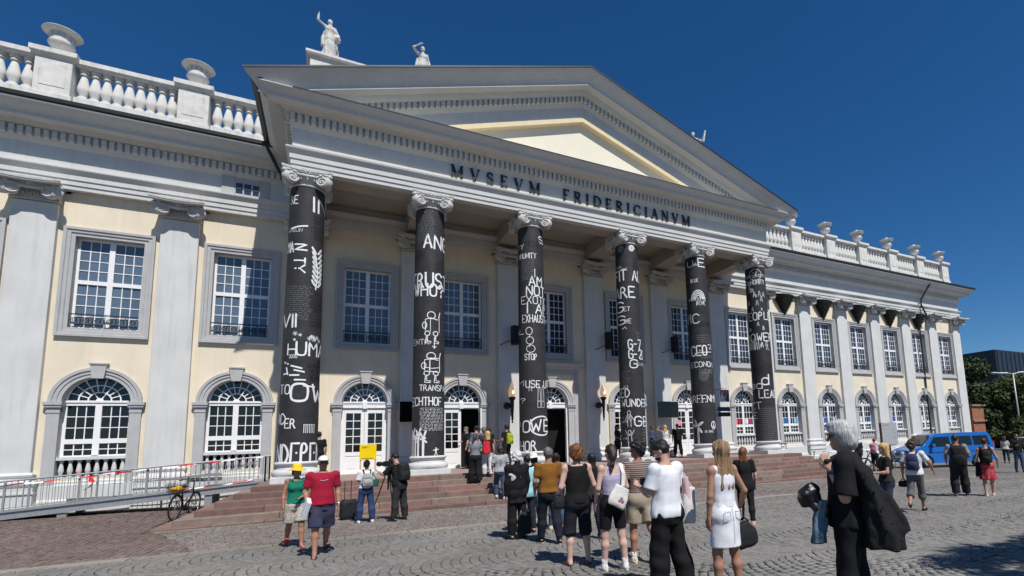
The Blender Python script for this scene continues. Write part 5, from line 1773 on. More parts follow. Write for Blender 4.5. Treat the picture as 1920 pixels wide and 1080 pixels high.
def bicycle(name, label, loc, rz_, lean=0.0, col=(.01, .01, .012), basket=False, group=None, steer=0.0):
 t = thing(name, label, 'bicycle', loc, rz_, group)
 t.rotation_euler = (lean, 0, rz_)
 r = .335
 fm = flat(col, .35, spec=.5)
 wheel_parts(r, t, -.53); fw = wheel_parts(r, t, .53)
 b = MB()
 bb = (-.10, 0, .29); seat = (-.26, 0, .72); head = (.34, 0, .80); hb = (.39, 0, .62)
 for p, q, rr in ((bb, seat, .018), (seat, head, .016), (bb, hb, .021), ((-.53, .045, r), bb, .010), ((-.53, -.045, r), bb, .010), ((-.53, .045, r), (-.25, 0, .68), .008), ((-.53, -.045, r), (-.25, 0, .68), .008), (hb, head, .022)):
  b.tube([p, q], rr, 7)
 for sy in (-.05, .05): b.tube([(.53, sy, r), (.46, sy, .50), (hb[0], sy * .4, .62)], .011, 6)
 b.tube([seat, (-.29, 0, .86)], .013, 6)
 b.build('frame', fm, t, True)
 b = MB(); b.sphere((-.32, 0, .90), (.13, .085, .035), 10, 6); b.sphere((-.19, 0, .90), (.09, .03, .028), 8, 5); b.build('saddle', M['black'], t, True)
 b = MB(); b.tube([(.33, 0, .80), (.31, 0, 1.0), (.34, 0, 1.03)], .014, 6); b.tube([(.16, -.30, 1.03), (.30, -.22, 1.06), (.35, 0, 1.03), (.30, .22, 1.06), (.16, .30, 1.03)], .012, 6)
 b.tube([(.16, -.30, 1.03), (.24, -.26, 1.045)], .018, 6); b.tube([(.16, .30, 1.03), (.24, .26, 1.045)], .018, 6); b.build('handlebar', M['black'], t, True)
 b = MB(); b.lathe([(.09, -.01), (.09, .01)], 16, (-.10, -.05, .29), ax=((1, 0, 0), (0, 0, 1), (0, -1, 0)))
 b.tube([(-.10, -.07, .29), (-.02, -.08, .15)], .010, 5); b.tube([(-.10, .07, .29), (-.18, .08, .43)], .010, 5); b.box(-.07, -.17, .135, .03, -.08, .155); b.box(-.23, .08, .42, -.13, .17, .44); b.tube([(-.10, -.05, .37), (-.53, -.04, .37)], .006, 4); b.tube([(-.10, -.05, .21), (-.53, -.04, .30)], .006, 4)
 b.build('crank', M['black'], t)
 for x in (-.53, .53):
  b = MB(); b.tube([(x + (r + .03) * math.cos(a), 0, r + (r + .03) * math.sin(a)) for a in np.linspace(.35, 2.9, 12)], .016, 5); b.build('mudguard', M['black'], t, True)
 b = MB()
 for sy in (-.06, .06): b.tube([(-.30, sy, .73), (-.82, sy, .73), (-.55, sy, .36)], .007, 4)
 for x in (-.4, -.55, -.7): b.tube([(x, -.06, .73), (x, .06, .73)], .006, 4)
 b.build('luggage_rack', M['black'], t)
 if basket:
  b = MB()
  x0, x1, w0, w1, z0, z1 = -.80, -.42, .13, .17, .76, 1.0
  for i in range(7):
   f = i / 6
   z = z0 + (z1 - z0) * f; w = w0 + (w1 - w0) * f; e = .05 * f
   b.tube([(x0 - e, -w, z), (x1 + e, -w, z), (x1 + e, w, z), (x0 - e, w, z)], .005, 4, closed=True)
  for i in range(9):
   f = i / 8
   for sy in (-1, 1): b.tube([(x0 + (x1 - x0) * f, sy * w0, z0), (x0 - .05 + (x1 - x0 + .1) * f, sy * w1, z1)], .004, 3)
  for i in range(6):
   yy = -w0 + 2 * w0 * i / 5; b.tube([(x0, yy, z0), (x1, yy, z0)], .004, 3)
   for xx, xe in ((x0, x0 - .05), (x1, x1 + .05)): b.tube([(xx, yy, z0), (xe, yy * w1 / w0, z1)], .004, 3)
  b.build('basket', M['black'], t)
 return t
bk = bicycle('bicycle', 'black bicycle with a wire basket standing at the left end of the steps', (-13.15, -4.25, gz(-13.15, -4.25)), PI * .5 - .22, .08, basket=True)
b = MB(); b.sphere((0, 0, 0), (.17, .12, .07), 12, 8); b.sphere((.08, .02, .03), (.10, .09, .06), 9, 6); b.sphere((-.1, -.01, .02), (.09, .10, .05), 9, 6)
o = tag(b.build('bag', flat((.75, .40, .01), .55, bump=.4, bscale=20), None, True), 'orange yellow bag lying in the wire basket of the bicycle', 'bag')
bpy.context.view_layer.update()
o.location = bk.matrix_world @ Vector((-.60, 0, .84)); o.rotation_euler = (0, 0, 1.0)

def scooter(loc, rz_, label, tilt=.1):
 t = thing('electric_scooter', label, 'scooter', loc, rz_, 'green hire scooters by the steps')
 t.rotation_euler = (tilt, 0, rz_)
 b = MB(); b.bbox(-.42, -.08, .10, .36, .08, .17, .02); b.bbox(-.52, -.06, .12, -.40, .06, .26, .02); b.build('deck', flat((.012, .10, .07), .5), t)
 b = MB(); b.tube([(.40, 0, .14), (.30, 0, 1.10)], .026, 8); b.tube([(.30, -.24, 1.12), (.30, .24, 1.12)], .016, 6); b.build('stem', M['black'], t)
 b = MB(); b.box(.33, -.05, .25, .39, .05, .62); b.build('stem_panel', flat((.015, .16, .10), .5), t)
 for x in (-.50, .46):
  b = MB(); b.lathe([(.07, -.025), (.105, -.02), (.11, 0), (.105, .02), (.07, .025)], 16, (x, 0, .11), ax=((1, 0, 0), (0, 0, 1), (0, -1, 0))); b.build('wheel', M['rubber'], t, True)
scooter((15.7, -2.6, gz(15.7, -2.6)), 2.0, 'green and black electric scooter standing upright against the white base')
scooter((16.9, -4.3, gz(16.9, -4.3)), .3, 'green electric scooter leaning over, partly hidden by the grey-haired man', .5)
bicycle('bicycle', 'black bicycle parked upright below the map board', (19.4, -4.6, gz(19.4, -4.6)), .35, .05, group='bicycles by the white base')
bicycle('bicycle', 'black bicycle held by the person in the red cap', (17.0, -5.2, gz(17.0, -5.2)), 2.6, .05, group='bicycles by the white base')
bicycle('bicycle', 'dark bicycle leaning on the white base behind the black T-shirt', (16.6, -2.2, gz(16.6, -2.2)), .1, .12, (.02, .02, .03), group='bicycles by the white base')
t = thing('bench', 'thin black metal bench on the top step beside the last column', 'bench', (12.15, -2.6, 0), .05)
b = MB(); b.bbox(-.85, -.2, .42, .85, .2, .47, .01); b.build('seat', M['black'], t)
for x in (-.75, .75):
 b = MB(); b.tube([(x, -.16, 0), (x, -.16, .42)], .02, 6); b.tube([(x, .16, 0), (x, .16, .42)], .02, 6); b.tube([(x, -.16, .1), (x, .16, .1)], .016, 5); b.build('leg', M['black'], t)

# ---------------------------------------------------------------- map board
t = thing('map_board', 'grey map board with a black back on a post beside the blue van', 'sign', (18.2, -5.4, gz(18.2, -5.4)), -.42)
b = MB(); b.bbox(-.46, -.10, 1.38, .46, .12, 2.62, .01); b.build('board', M['black'], t)
b = MB(); b.box(-.45, -.106, 1.39, .45, -.101, 2.61); b.build('map_sheet', flat((.40, .40, .41), .5), t)
b = MB()
random.seed(21)
for i in range(26):
 x, z = random.uniform(-.34, .34), random.uniform(1.6, 2.35); l = random.uniform(.03, .12)
 b.bar((x, -.108, z), (x + l * random.uniform(.3, 1), -.108, z + random.uniform(-.05, .06)), .003, .012, up=(0, 1, 0))
b.bar((-.36, -.108, 2.50), (.0, -.108, 2.50), .003, .03, up=(0, 1, 0)); b.build('map_lines', flat((.10, .10, .11), .6), t)
b = MB(); b.lathe([(.05, 0), (.05, 1.38)], 10); b.build('post', M['black'], t)

# ---------------------------------------------------------------- hanging tufted wedges under the right-hand entablature
def tuft_wedge(x, label):
 random.seed(int(x * 10))
 t = thing('tufted_wedge', label, 'wall hanging', (x, -.10, 8.80), 0, 'dark tufted wedges hung between the capitals')
 b = MB(); H = 1.30
 n = 12
 for j in range(8):
  z0, z1 = H * j / 8, H * (j + 1) / 8
  r0, r1 = .06 + .86 * (j / 8), .06 + .86 * ((j + 1) / 8)
  for i in range(n):
   a0, a1 = PI + PI * i / n, PI + PI * (i + 1) / n
   P = lambda a, r, z: (r * math.cos(a), .5 * r * math.sin(a), z)
   b.quad(P(a0, r0, z0), P(a1, r0, z0), P(a1, r1, z1), P(a0, r1, z1))
 b.poly([(.92 * math.cos(PI + PI * i / n), .46 * math.sin(PI + PI * i / n), H) for i in range(n + 1)])
 b.build('cone', flat((.02, .022, .018), .95), t)
 b = MB()
 for i in range(1500):
  f = random.random() ** .6; a = PI + PI * random.random(); top = random.random() < .3
  r = .06 + .86 * f
  z = H * f
  if top: r *= random.random() ** .5 * 1.02; z = H * random.uniform(.93, 1.0); r = r / max(f, .01) * .9 if f > .3 else r
  p = Vector((min(1.0, r) * math.cos(a), .5 * r * math.sin(a), z))
  d_ = Vector((math.cos(a) + random.gauss(0, .6), .8 * math.sin(a) + random.gauss(0, .5), random.gauss(.1, .6))).normalized()
  s_ = d_.orthogonal().normalized() * random.uniform(.008, .02)
  l = random.uniform(.03, .11)
  b.add([p - s_, p + s_, p + d_ * l], [(0, 1, 2)])
 b.build('tufts', mat('tuft_fibre', (.032, .036, .026), .9, .5, 20), t)
for x, w in zip((16.53, 20.3, 24.05, 27.83, 31.5), ('nearest the portico', 'second from the portico', 'third from the portico', 'fourth from the portico', 'farthest from the portico')):
 tuft_wedge(x, 'dark tufted inverted wedge under the cornice, ' + w)

# ---------------------------------------------------------------- urns and coloured sheets
def urn(x, z, label, s=1.0):
 t = thing('stone_urn', label, 'urn', (x, YB + .2, z), 0, 'lidded stone urns on the roof balustrade')
 b = MB(); b.bbox(-.24, -.24, 0, .24, .24, .08, .01)
 b.lathe([(.13, .08), (.17, .10), (.12, .15), (.12, .18), (.20, .26), (.29, .34), (.345, .42), (.35, .45), (.32, .455), (.32, .78), (.30, .80)], 20)
 b.build('urn_body', M['balstone'], t, 'auto')
 b = MB()
 b.lathe([(.30, .78), (.40, .80), (.50, .855), (.515, .875), (.50, .895), (.34, .95), (.22, 1.0), (.12, 1.02)], 24)
 b.build('lid', M['balstone'], t, 'auto')
 b = MB(); b.sphere((0, 0, 1.05), (.10, .10, .07), 8, 6)
 for k in range(5): b.sphere((.07 * math.cos(k * 1.256), .07 * math.sin(k * 1.256), 1.06), (.05, .05, .06), 6, 4)
 b.build('finial', M['statue'], t, True)
 b = MB()
 for k in range(12):
  a = 2 * PI * k / 12
  U, V = Vector((-math.sin(a), math.cos(a), 0)), Vector((math.cos(a), math.sin(a), 0))
  b.prism([V * .318 + U * .045 + Vector((0, 0, .75)), V * .318 - U * .045 + Vector((0, 0, .75)), V * .318 - U * .012 + Vector((0, 0, .58)), V * .318 + U * .012 + Vector((0, 0, .58))], V * .006)
 b.build('flutes', M['statue'], t)
 if s != 1: t.scale = (s, s, s)
urn(-18.12, 14.9, 'large stone urn with a broad lid over the first white pilaster, nearest the viewer')
urn(-14.36, 14.9, 'stone urn with a broad lid on the pedestal just left of the portico gutter')
for x, lab in zip(PEDR[1:], ('just behind the right end of the pediment', 'second along the right balustrade', 'third along the right balustrade', 'fourth along the right balustrade', 'fifth along the right balustrade', 'on the far right corner of the balustrade')):
 urn(x, 14.9, 'stone urn ' + lab)

SHEETS = [(12.6, 'pink'), (12.6, 'red'), (12.6, 'white'), (12.6, 'magenta'), (16.53, 'blue'), (16.53, 'teal'), (16.53, 'sky blue'), (20.3, 'blue'), (20.3, 'white'), (20.3, 'lilac'), (24.05, 'white'), (24.05, 'teal'), (24.05, 'blue'),
  (27.83, 'blue'), (27.83, 'white'), (31.5, 'white'), (31.5, 'blue'), (35.2, 'sky blue'), (8.36, 'pink'), (8.36, 'lilac')]
SC_ = {'pink': (.75, .25, .40), 'red': (.45, .02, .03), 'white': (.75, .75, .75), 'magenta': (.50, .03, .20), 'blue': (.03, .12, .45), 'teal': (.10, .45, .50), 'sky blue': (.25, .50, .75), 'lilac': (.55, .45, .70)}
NTH = {8.36: 'glazed door next to the GREENME column', 12.6: 'arched window beside the LEAD column', 16.53: 'second arched window of the bright wing', 20.3: 'third arched window of the bright wing', 24.05: 'fourth arched window of the bright wing', 27.83: 'fifth arched window behind the map board', 31.5: 'sixth arched window above the van', 35.2: 'last arched window by the far corner'}
cnt = {}
for x, c in SHEETS:
 i = cnt.get(x, 0); cnt[x] = i + 1
 slot = (-.58, -.28, .26, .56)[(i * 3 + (0 if x < 14 else 1)) % 4] if x != 12.6 else (-.60, -.30, .26, .56)[i]
 b = MB(); b.box(-.125, 0, 0, .125, .004, .33)
 o = tag(b.build('paper_sheet', flat(SC_[c], .6, .35, 5)), '%s paper sheet stuck in the %s' % (c, NTH[x]), 'poster', 'coloured sheets in the arched windows')
 o.location = (x + slot, .205, 1.68 + random.uniform(-.01, .02)); o.rotation_euler = (0, random.uniform(-.03, .03), 0)

# ---------------------------------------------------------------- van and car
def vehicle_shell(t, prof, w, belt, mats, roof_in=.12, nseg=6):
 """body shell: side outline prof (x, z) swept across the width with rounded shoulders and tumblehome"""
 b = MB()
 secs = [(-1.0, .94), (-.985, .985), (-.93, 1.0), (0, 1.006), (.93, 1.0), (.985, .985), (1.0, .94)]
 n = len(prof)
 cx = sum(p[0] for p in prof) / n; cz = sum(p[1] for p in prof) / n
 for f, s in secs:
  for (x, z) in prof:
   up = max(0, z - belt)
   yy = f * (w / 2 - roof_in * min(1, up / .8) * abs(f))
   b.v.append((cx + (x - cx) * (.985 + .015 * s), yy, cz + (z - cz) * s if z > belt else z))
 m = len(secs)
 for i in range(m - 1):
  for j in range(n):
   j2 = (j + 1) % n
   b.f.append([i * n + j, (i + 1) * n + j, (i + 1) * n + j2, i * n + j2]); b.m.append(0)
 b.f.append(list(range(n))); b.m.append(0)
 b.f.append([(m - 1) * n + j for j in range(n)][::-1]); b.m.append(0)
 return b.build('body', mats, t, 'auto')
def road_wheel(t, x, y, r):
 b = MB(); s = 1 if y > 0 else -1
 b.lathe([(r * .62, -.10), (r * .95, -.10), (r, -.07), (r, .07), (r * .95, .10), (r * .62, .10)], 24, (x, y, r), ax=((1, 0, 0), (0, 0, 1), (0, -1, 0)))
 w = b.build('wheel', M['rubber'], t, 'auto')
 b = MB()
 b.lathe([(r * .60, 0), (r * .62, s * -.02)], 20, (x, y + s * .085, r), ax=((1, 0, 0), (0, 0, 1), (0, -1, 0)))
 for k in range(7):
  a = 2 * PI * k / 7
  b.bar((x, y + s * .09, r), (x + r * .6 * math.cos(a), y + s * .095, r + r * .6 * math.sin(a)), .02, r * .13, up=(-math.sin(a), 0, math.cos(a)))
 b.build('rim', flat((.30, .30, .31), .35, spec=.6), w)
def car_paint(name, col):
 m, nt, p = new_mat(name)
 p.inputs['Base Color'].default_value = (*col, 1); p.inputs['Roughness'].default_value = .28; p.inputs['Coat Weight'].default_value = .6; p.inputs['Coat Roughness'].default_value = .06
 return m
CGL = glass_mat('car_glass', (.012, .016, .018), .05, .5)
van = thing('parked_van', 'bright blue minibus van parked at the corner of the building', 'van', (22.65, -5.75, gz(22.65, -5.75)), PI - .455)
VB = car_paint('van_blue', (.008, .115, .42))
# +x is the nose of the van
vprof = [(-2.52, .42), (-2.55, .75), (-2.50, 1.15), (-2.40, 1.75), (-2.32, 1.90), (-2.15, 1.955), (.2, 1.97), (.85, 1.93), (1.05, 1.87), (1.72, 1.28), (2.30, 1.10), (2.52, .98), (2.62, .70), (2.60, .36), (2.2, .27), (1.95, .27), (1.85, .55), (1.68, .72), (1.45, .72), (1.26, .55), (1.18, .27), (-1.05, .27), (-1.13, .55), (-1.32, .72), (-1.55, .72), (-1.74, .55), (-1.82, .27), (-2.3, .30)]
vehicle_shell(van, vprof, 1.92, 1.15, VB, .14)
for s in (-1, 1):
 for nm, q in (('side_window', [(-2.28, 1.22), (-1.30, 1.22), (-1.30, 1.76), (-2.18, 1.76)]), ('side_window', [(-1.20, 1.22), (.00, 1.22), (.00, 1.76), (-1.20, 1.76)]), ('door_window', [(.12, 1.20), (1.46, 1.20), (1.02, 1.74), (.12, 1.76)])):
  b = MB()
  pts = []
  for x, z in q:
   pts.append((x, s * (.96 - .14 * min(1, (z - 1.15) / .8) + .008), z))
  b.prism(pts, (0, s * -.03, 0)); b.build(nm, CGL, van)
 b = MB(); b.bbox(-2.2, s * .955 - .008, .86, 1.5, s * .955 + .016, .90, .004); b.build('rub_strip', flat((.01, .07, .24), .5), van)
 b = MB(); b.bbox(1.15, s * 1.03, 1.16, 1.33, s * 1.18, 1.36, .03); b.bar((1.22, s * .9, 1.2), (1.22, s * 1.05, 1.24), .04, .04); b.build('wing_mirror', VB, van)
 b = MB(); b.bbox(.20, s * .965 - .01, .98, .36, s * .965 + .02, 1.02, .006); b.bbox(-.10, s * .965 - .01, .98, .04, s * .965 + .02, 1.02, .006); b.build('handle', M['black'], van)
 b = MB(); b.bbox(-2.585, s * .74, .92, -2.50, s * .90, 1.42, .01); b.build('tail_light', flat((.45, .01, .01), .25, spec=.5), van)
 b = MB(); b.bbox(2.44, s * .52, .80, 2.60, s * .86, .99, .02); b.build('headlight', flat((.6, .62, .65), .15, spec=.6), van)
 for x in (-1.44, 1.56): road_wheel(van, x, s * .84, .335)
b = MB(); b.prism([(1.16, -.74, 1.83), (1.16, .74, 1.83), (1.76, .82, 1.31), (1.76, -.82, 1.31)], (.02, 0, .03)); b.build('windscreen', CGL, van)
b = MB(); b.prism([(-2.53, -.70, 1.22), (-2.53, .70, 1.22), (-2.42, .62, 1.78), (-2.42, -.62, 1.78)], (-.02, 0, 0)); b.build('rear_window', CGL, van)
b = MB(); b.box(-2.585, -.28, .95, -2.555, .28, 1.06); b.build('number_plate', flat((.7, .7, .7), .4), van)
b = MB(); b.bbox(-2.66, -.90, .36, -2.48, .90, .62, .03); b.bbox(2.48, -.90, .30, 2.70, .90, .58, .04); b.build('bumper', flat((.008, .09, .33), .4), van)
b = MB(); b.box(2.56, -.45, .72, 2.64, .45, .88); b.build('radiator_grille', M['black'], van)

car = thing('parked_car', 'silver white hatchback parked beyond the van at the right edge', 'car', (50.0, 1.2, gz(50, 1.2) + .05), PI - .3)
SB = car_paint('car_silver', (.55, .56, .57))
cprof = [(-2.05, .38), (-2.10, .62), (-2.05, .88), (-1.85, 1.02), (-1.25, 1.40), (-.85, 1.48), (.0, 1.50), (.45, 1.42), (1.15, .98), (1.85, .84), (2.08, .66), (2.10, .38), (1.85, .24), (1.68, .24), (1.6, .5), (1.42, .62), (1.2, .62), (1.0, .5), (.92, .24), (-.98, .24), (-1.05, .5), (-1.22, .62), (-1.42, .62), (-1.6, .5), (-1.68, .24), (-1.85, .26)]
vehicle_shell(car, cprof, 1.78, .92, SB, .18)
for s in (-1, 1):
 for q in ([(-1.55, .98), (-.35, .97), (-.35, 1.38), (-1.05, 1.36)], [(-.27, .97), (.92, .97), (.40, 1.33), (-.27, 1.38)]):
  b = MB(); b.prism([(x, s * (.89 - .18 * min(1, (z - .92) / .8) + .006), z) for x, z in q], (0, -s * .02, 0)); b.build('side_window', CGL, car)
 for x in (-1.32, 1.31): road_wheel(car, x, s * .80, .31)
 b = MB(); b.bbox(-2.12, s * .55, .72, -1.98, s * .82, .92, .02); b.build('tail_light', flat((.45, .01, .01), .25), car)
b = MB(); b.prism([(.52, -.66, 1.40), (.52, .66, 1.40), (1.16, .74, 1.0), (1.16, -.74, 1.0)], (.01, 0, .02)); b.build('windscreen', CGL, car)

# ---------------------------------------------------------------- street lamp, buildings and trees beyond the corner
t = thing('street_lamp', 'tall grey double-headed street lamp at the right edge', 'street lamp', (74.3, 12.0, -2.0), 0)
b = MB(); b.lathe([(.16, 0), (.13, 4), (.09, 10.4)], 10); b.build('pole', M['steel'], t, True)
for s in (-1, 1):
 b = MB(); b.tube([(0, 0, 10.2), (s * .5, -s * .4, 10.45), (s * 1.5, -s * 1.2, 10.5)], .06, 6); b.build('arm', M['steel'], t)
 b = MB(); b.sphere((s * 1.9, -s * 1.5, 10.5), (.75, .55, .16), 10, 6); b.build('lamp_head', flat((.5, .5, .5), .4), t, True)
t = thing('brick_gatehouse', 'small red brick pier with a projecting cornice behind the far corner', 'building', (64.0, 13.0, -2.2), 0)
b = MB(); b.bbox(-1.5, -1, 0, 1.3, 3, 5.9, .02); b.build('wall', flat((.30, .13, .075), .9, .25, 3, bump=.3), t)
b = MB(); b.bbox(-1.7, -1.2, 3.9, 1.5, 3.2, 4.2, .02); b.bbox(-1.7, -1.2, 5.9, 1.5, 3.2, 6.15, .02); b.build('cornice', flat((.26, .17, .13), .9), t)
t = thing('garden_wall', 'low beige rendered wall between the museum and the brick pier', 'wall', (61.0, 13.0, -2.2), 0)
b = MB(); b.box(-3, 0, 0, 1.6, 2, 4.4); b.build('wall_face', flat((.50, .43, .30), .9), t)
b = MB(); b.bbox(-3.1, -.12, 4.4, 1.55, 2.1, 4.55, .02); b.build('coping', flat((.42, .38, .30), .9), t)
t = thing('dark_tower', 'dark blue glass tower cut off by the right edge of the picture', 'building', (84.0, 19.0, -2), 0)
b = MB(); b.bbox(-1.5, -1.5, 0, 16, 14, 15.2, .05); b.build('body', flat((.012, .016, .028), .35, spec=.5), t)
b = MB()
for i in range(12):
 b.box(-1.0 + i * 1.4, -1.56, 1, .15 - 1.0 + i * 1.4, -1.5, 15)
b.build('mullions', flat((.02, .024, .036), .4), t)
t = thing('theatre_block', 'low dark flat-roofed building in shade behind the trees at the right', 'building', (84.0, 26.0, -2), 0)
b = MB(); b.bbox(-14, 0, 0, 20, 10, 7.2, .05); b.build('body', flat((.035, .028, .024), .9), t)
b = MB(); b.bbox(-14.3, -.3, 7.2, 20.3, 10.3, 7.6, .03); b.build('roof_edge', flat((.03, .025, .022), .9), t)

def foliage_mat(name, c):
 m, nt, b = new_mat(name)
 L = nt.links.new
 geo = nn(nt, 'ShaderNodeNewGeometry'); no = nn(nt, 'ShaderNodeTexNoise'); no.inputs['Scale'].default_value = .7; no.inputs['Detail'].default_value = 4
 L(geo.outputs['Position'], no.inputs['Vector'])
 r = nn(nt, 'ShaderNodeMapRange'); r.inputs[1].default_value = .3; r.inputs[2].default_value = .7; r.inputs[3].default_value = .6; r.inputs[4].default_value = 1.5
 L(no.outputs[0], r.inputs[0])
 r2 = nn(nt, 'ShaderNodeMapRange'); r2.inputs[3].default_value = .7; r2.inputs[4].default_value = 1.35
 L(geo.outputs['Random Per Island'], r2.inputs[0])
 mu = nn(nt, 'ShaderNodeMath', operation='MULTIPLY'); L(r.outputs[0], mu.inputs[0]); L(r2.outputs[0], mu.inputs[1])
 sc = nn(nt, 'ShaderNodeVectorMath', operation='SCALE'); sc.inputs[0].default_value = c; L(mu.outputs[0], sc.inputs['Scale'])
 L(sc.outputs[0], b.inputs['Base Color']); b.inputs['Roughness'].default_value = .6; b.inputs['Specular IOR Level'].default_value = .2
 return m
FOL = [foliage_mat('foliage_dark', (.030, .048, .016)), foliage_mat('foliage_mid', (.046, .066, .020)), foliage_mat('foliage_light', (.062, .080, .024))]
def leaf_cloud(centers, n, leaf, seed):
 """n leaf-sized faces spread through the clumps (x, y, z, rx, ry, rz)"""
 g = np.random.default_rng(seed)
 cs = np.array(centers)
 vol = cs[:, 3] * cs[:, 4] * cs[:, 5]
 idx = g.choice(len(cs), n, p=vol ** .8 / (vol ** .8).sum())
 dr = g.normal(size=(n, 3)); dr /= np.linalg.norm(dr, axis=1)[:, None]
 rad = g.random(n) ** .38
 P = cs[idx, :3] + dr * rad[:, None] * cs[idx, 3:] * g.uniform(.8, 1.12, (n, 1))
 N = dr + g.normal(size=(n, 3)) * .7 + np.array([0, 0, .4]); N /= np.linalg.norm(N, axis=1)[:, None]
 T = np.cross(N, g.normal(size=(n, 3))); T /= np.linalg.norm(T, axis=1)[:, None]
 B = np.cross(N, T)
 s = leaf * g.uniform(.6, 1.4, (n, 1))
 V = np.stack([P - T * s, P + B * s * .55, P + T * s, P - B * s * .55], 1).reshape(-1, 3)
 me = bpy.data.meshes.new('crown')
 me.vertices.add(len(V)); me.vertices.foreach_set('co', V.ravel())
 me.loops.add(n * 4); me.loops.foreach_set('vertex_index', np.arange(n * 4))
 me.polygons.add(n); me.polygons.foreach_set('loop_start', np.arange(n) * 4)
 me.update()
 return me
def tree(name, label, x, y, z, h, cr, seed, m, leaves=9000, leaf=.16, cat='tree', low=.25, group=None):
 random.seed(seed)
 t = thing(name, label, cat, (x, y, z), 0, group)
 cl = []
 for i in range(26):
  a = random.random() * 2 * PI; f = random.random(); zz = h * (low + (1 - low) * (.12 + .80 * f))
  q = cr * math.sin(PI * (.12 + .78 * f)) ** .7
  rr = q * math.sqrt(random.random()) * .85
  s_ = random.uniform(.22, .40) * cr
  cl.append((rr * math.cos(a), rr * math.sin(a), zz, s_, s_, s_ * random.uniform(.6, .9)))
 me = leaf_cloud(cl, leaves, leaf, seed); me.materials.append(m)
 put('crown', me, t)
 b = MB(); r0 = max(.06, h * .022)
 b.tube([(0, 0, -.2), (random.uniform(-.1, .1), 0, h * .25), (random.uniform(-.2, .2), .1, h * .5), (0, 0, h * .8)], [r0, r0 * .85, r0 * .6, r0 * .15], 8)
 for c in cl[:9]:
  zz = h * random.uniform(low * .9, .55)
  b.tube([(0, 0, zz), (c[0] * .5, c[1] * .5, zz + (c[2] - zz) * .6), (c[0], c[1], c[2])], [r0 * .45, r0 * .3, r0 * .1], 5)
 b.build('trunk', flat((.07, .055, .04), .9, .2, 4), t, True)
 return t
tree('broadleaf_tree', 'tall dark leafy tree rising just behind the far corner of the museum', 67.5, 15.5, -2.1, 12.4, 5.2, 3, FOL[0], 16000, .24, low=.1)
tree('broadleaf_tree', 'lower leafy tree bulging right of the brick pier', 72.5, 15.0, -2.1, 8.6, 3.6, 4, FOL[1], 11000, .22, low=.1)
tree('broadleaf_tree', 'airy green tree with sky showing through beside the street lamp', 78.5, 15.0, -2.1, 10.4, 4.6, 5, FOL[2], 9000, .22, low=.45)
tree('broadleaf_tree', 'dark distant tree filling the gap in front of the glass tower', 83.0, 17.0, -2.1, 9.4, 4.4, 15, FOL[0], 9000, .24, low=.2)
for i, (x, y, h, c, lab) in enumerate(((68.0, 9.0, 3.8, 2.6, 'rounded dark shrub right of the brick pier'), (72.5, 9.0, 4.8, 3.0, 'tall olive green shrub above the silver car'), (77.5, 8.0, 4.4, 3.2, 'broad shrub behind the man in dark glasses'), (62.5, 7.0, 2.4, 2.0, 'low shrub at the museum corner by the van'))):
 tree('shrub', lab, x, y, -2.0, h, c, 30 + i, FOL[(i + 1) % 3], 6000, .15, 'shrub', .02, 'shrubs beyond the far corner')
# the tree behind the photographer whose crown shades the lower right corner of the square
def shade_tree():
 random.seed(77)
 t = thing('broadleaf_tree', 'leafy tree behind the viewer whose shadow falls on the lower right setts', 'tree', (2.6, -27.2, gz(2.6, -27.2)), 0)
 hx = 8.0
 cl = []
 for (sx, sy, r) in ((-2.2, -19.0, .8), (-1.3, -18.9, .9), (-.4, -19.2, 1.0), (-2.5, -19.75, .6), (-1.4, -19.8, .9), (-.2, -20.1, 1.1), (.5, -19.1, 1.0), (.9, -20.2, 1.2), (1.8, -19.6, 1.2), (-1.9, -20.4, .6)):
  z = hx + random.uniform(-1.0, 1.0)
  k = (z + .85) / math.tan(SUN_EL)
  cl.append((sx + math.sin(SUN_AZ) * k - 2.6, sy + math.cos(SUN_AZ) * k + 27.2, z, r * .8, r * .55, .5))
 me = leaf_cloud(cl, 4200, .11, 9); me.materials.append(FOL[1]); put('crown', me, t)
 b = MB(); b.tube([(0, 0, -.3), (.1, 0, 3), (-.3, .5, 6), (-1.2, 1.0, 8.2)], [.22, .18, .12, .04], 8)
 for c in cl: b.tube([(-.2, .4, 5.2), (c[0] * .6, c[1] * .6 + .2, 7.0), c[:3]], [.07, .05, .015], 5)
 b.build('trunk', flat((.07, .055, .04), .9, .2, 4), t, True)
shade_tree()
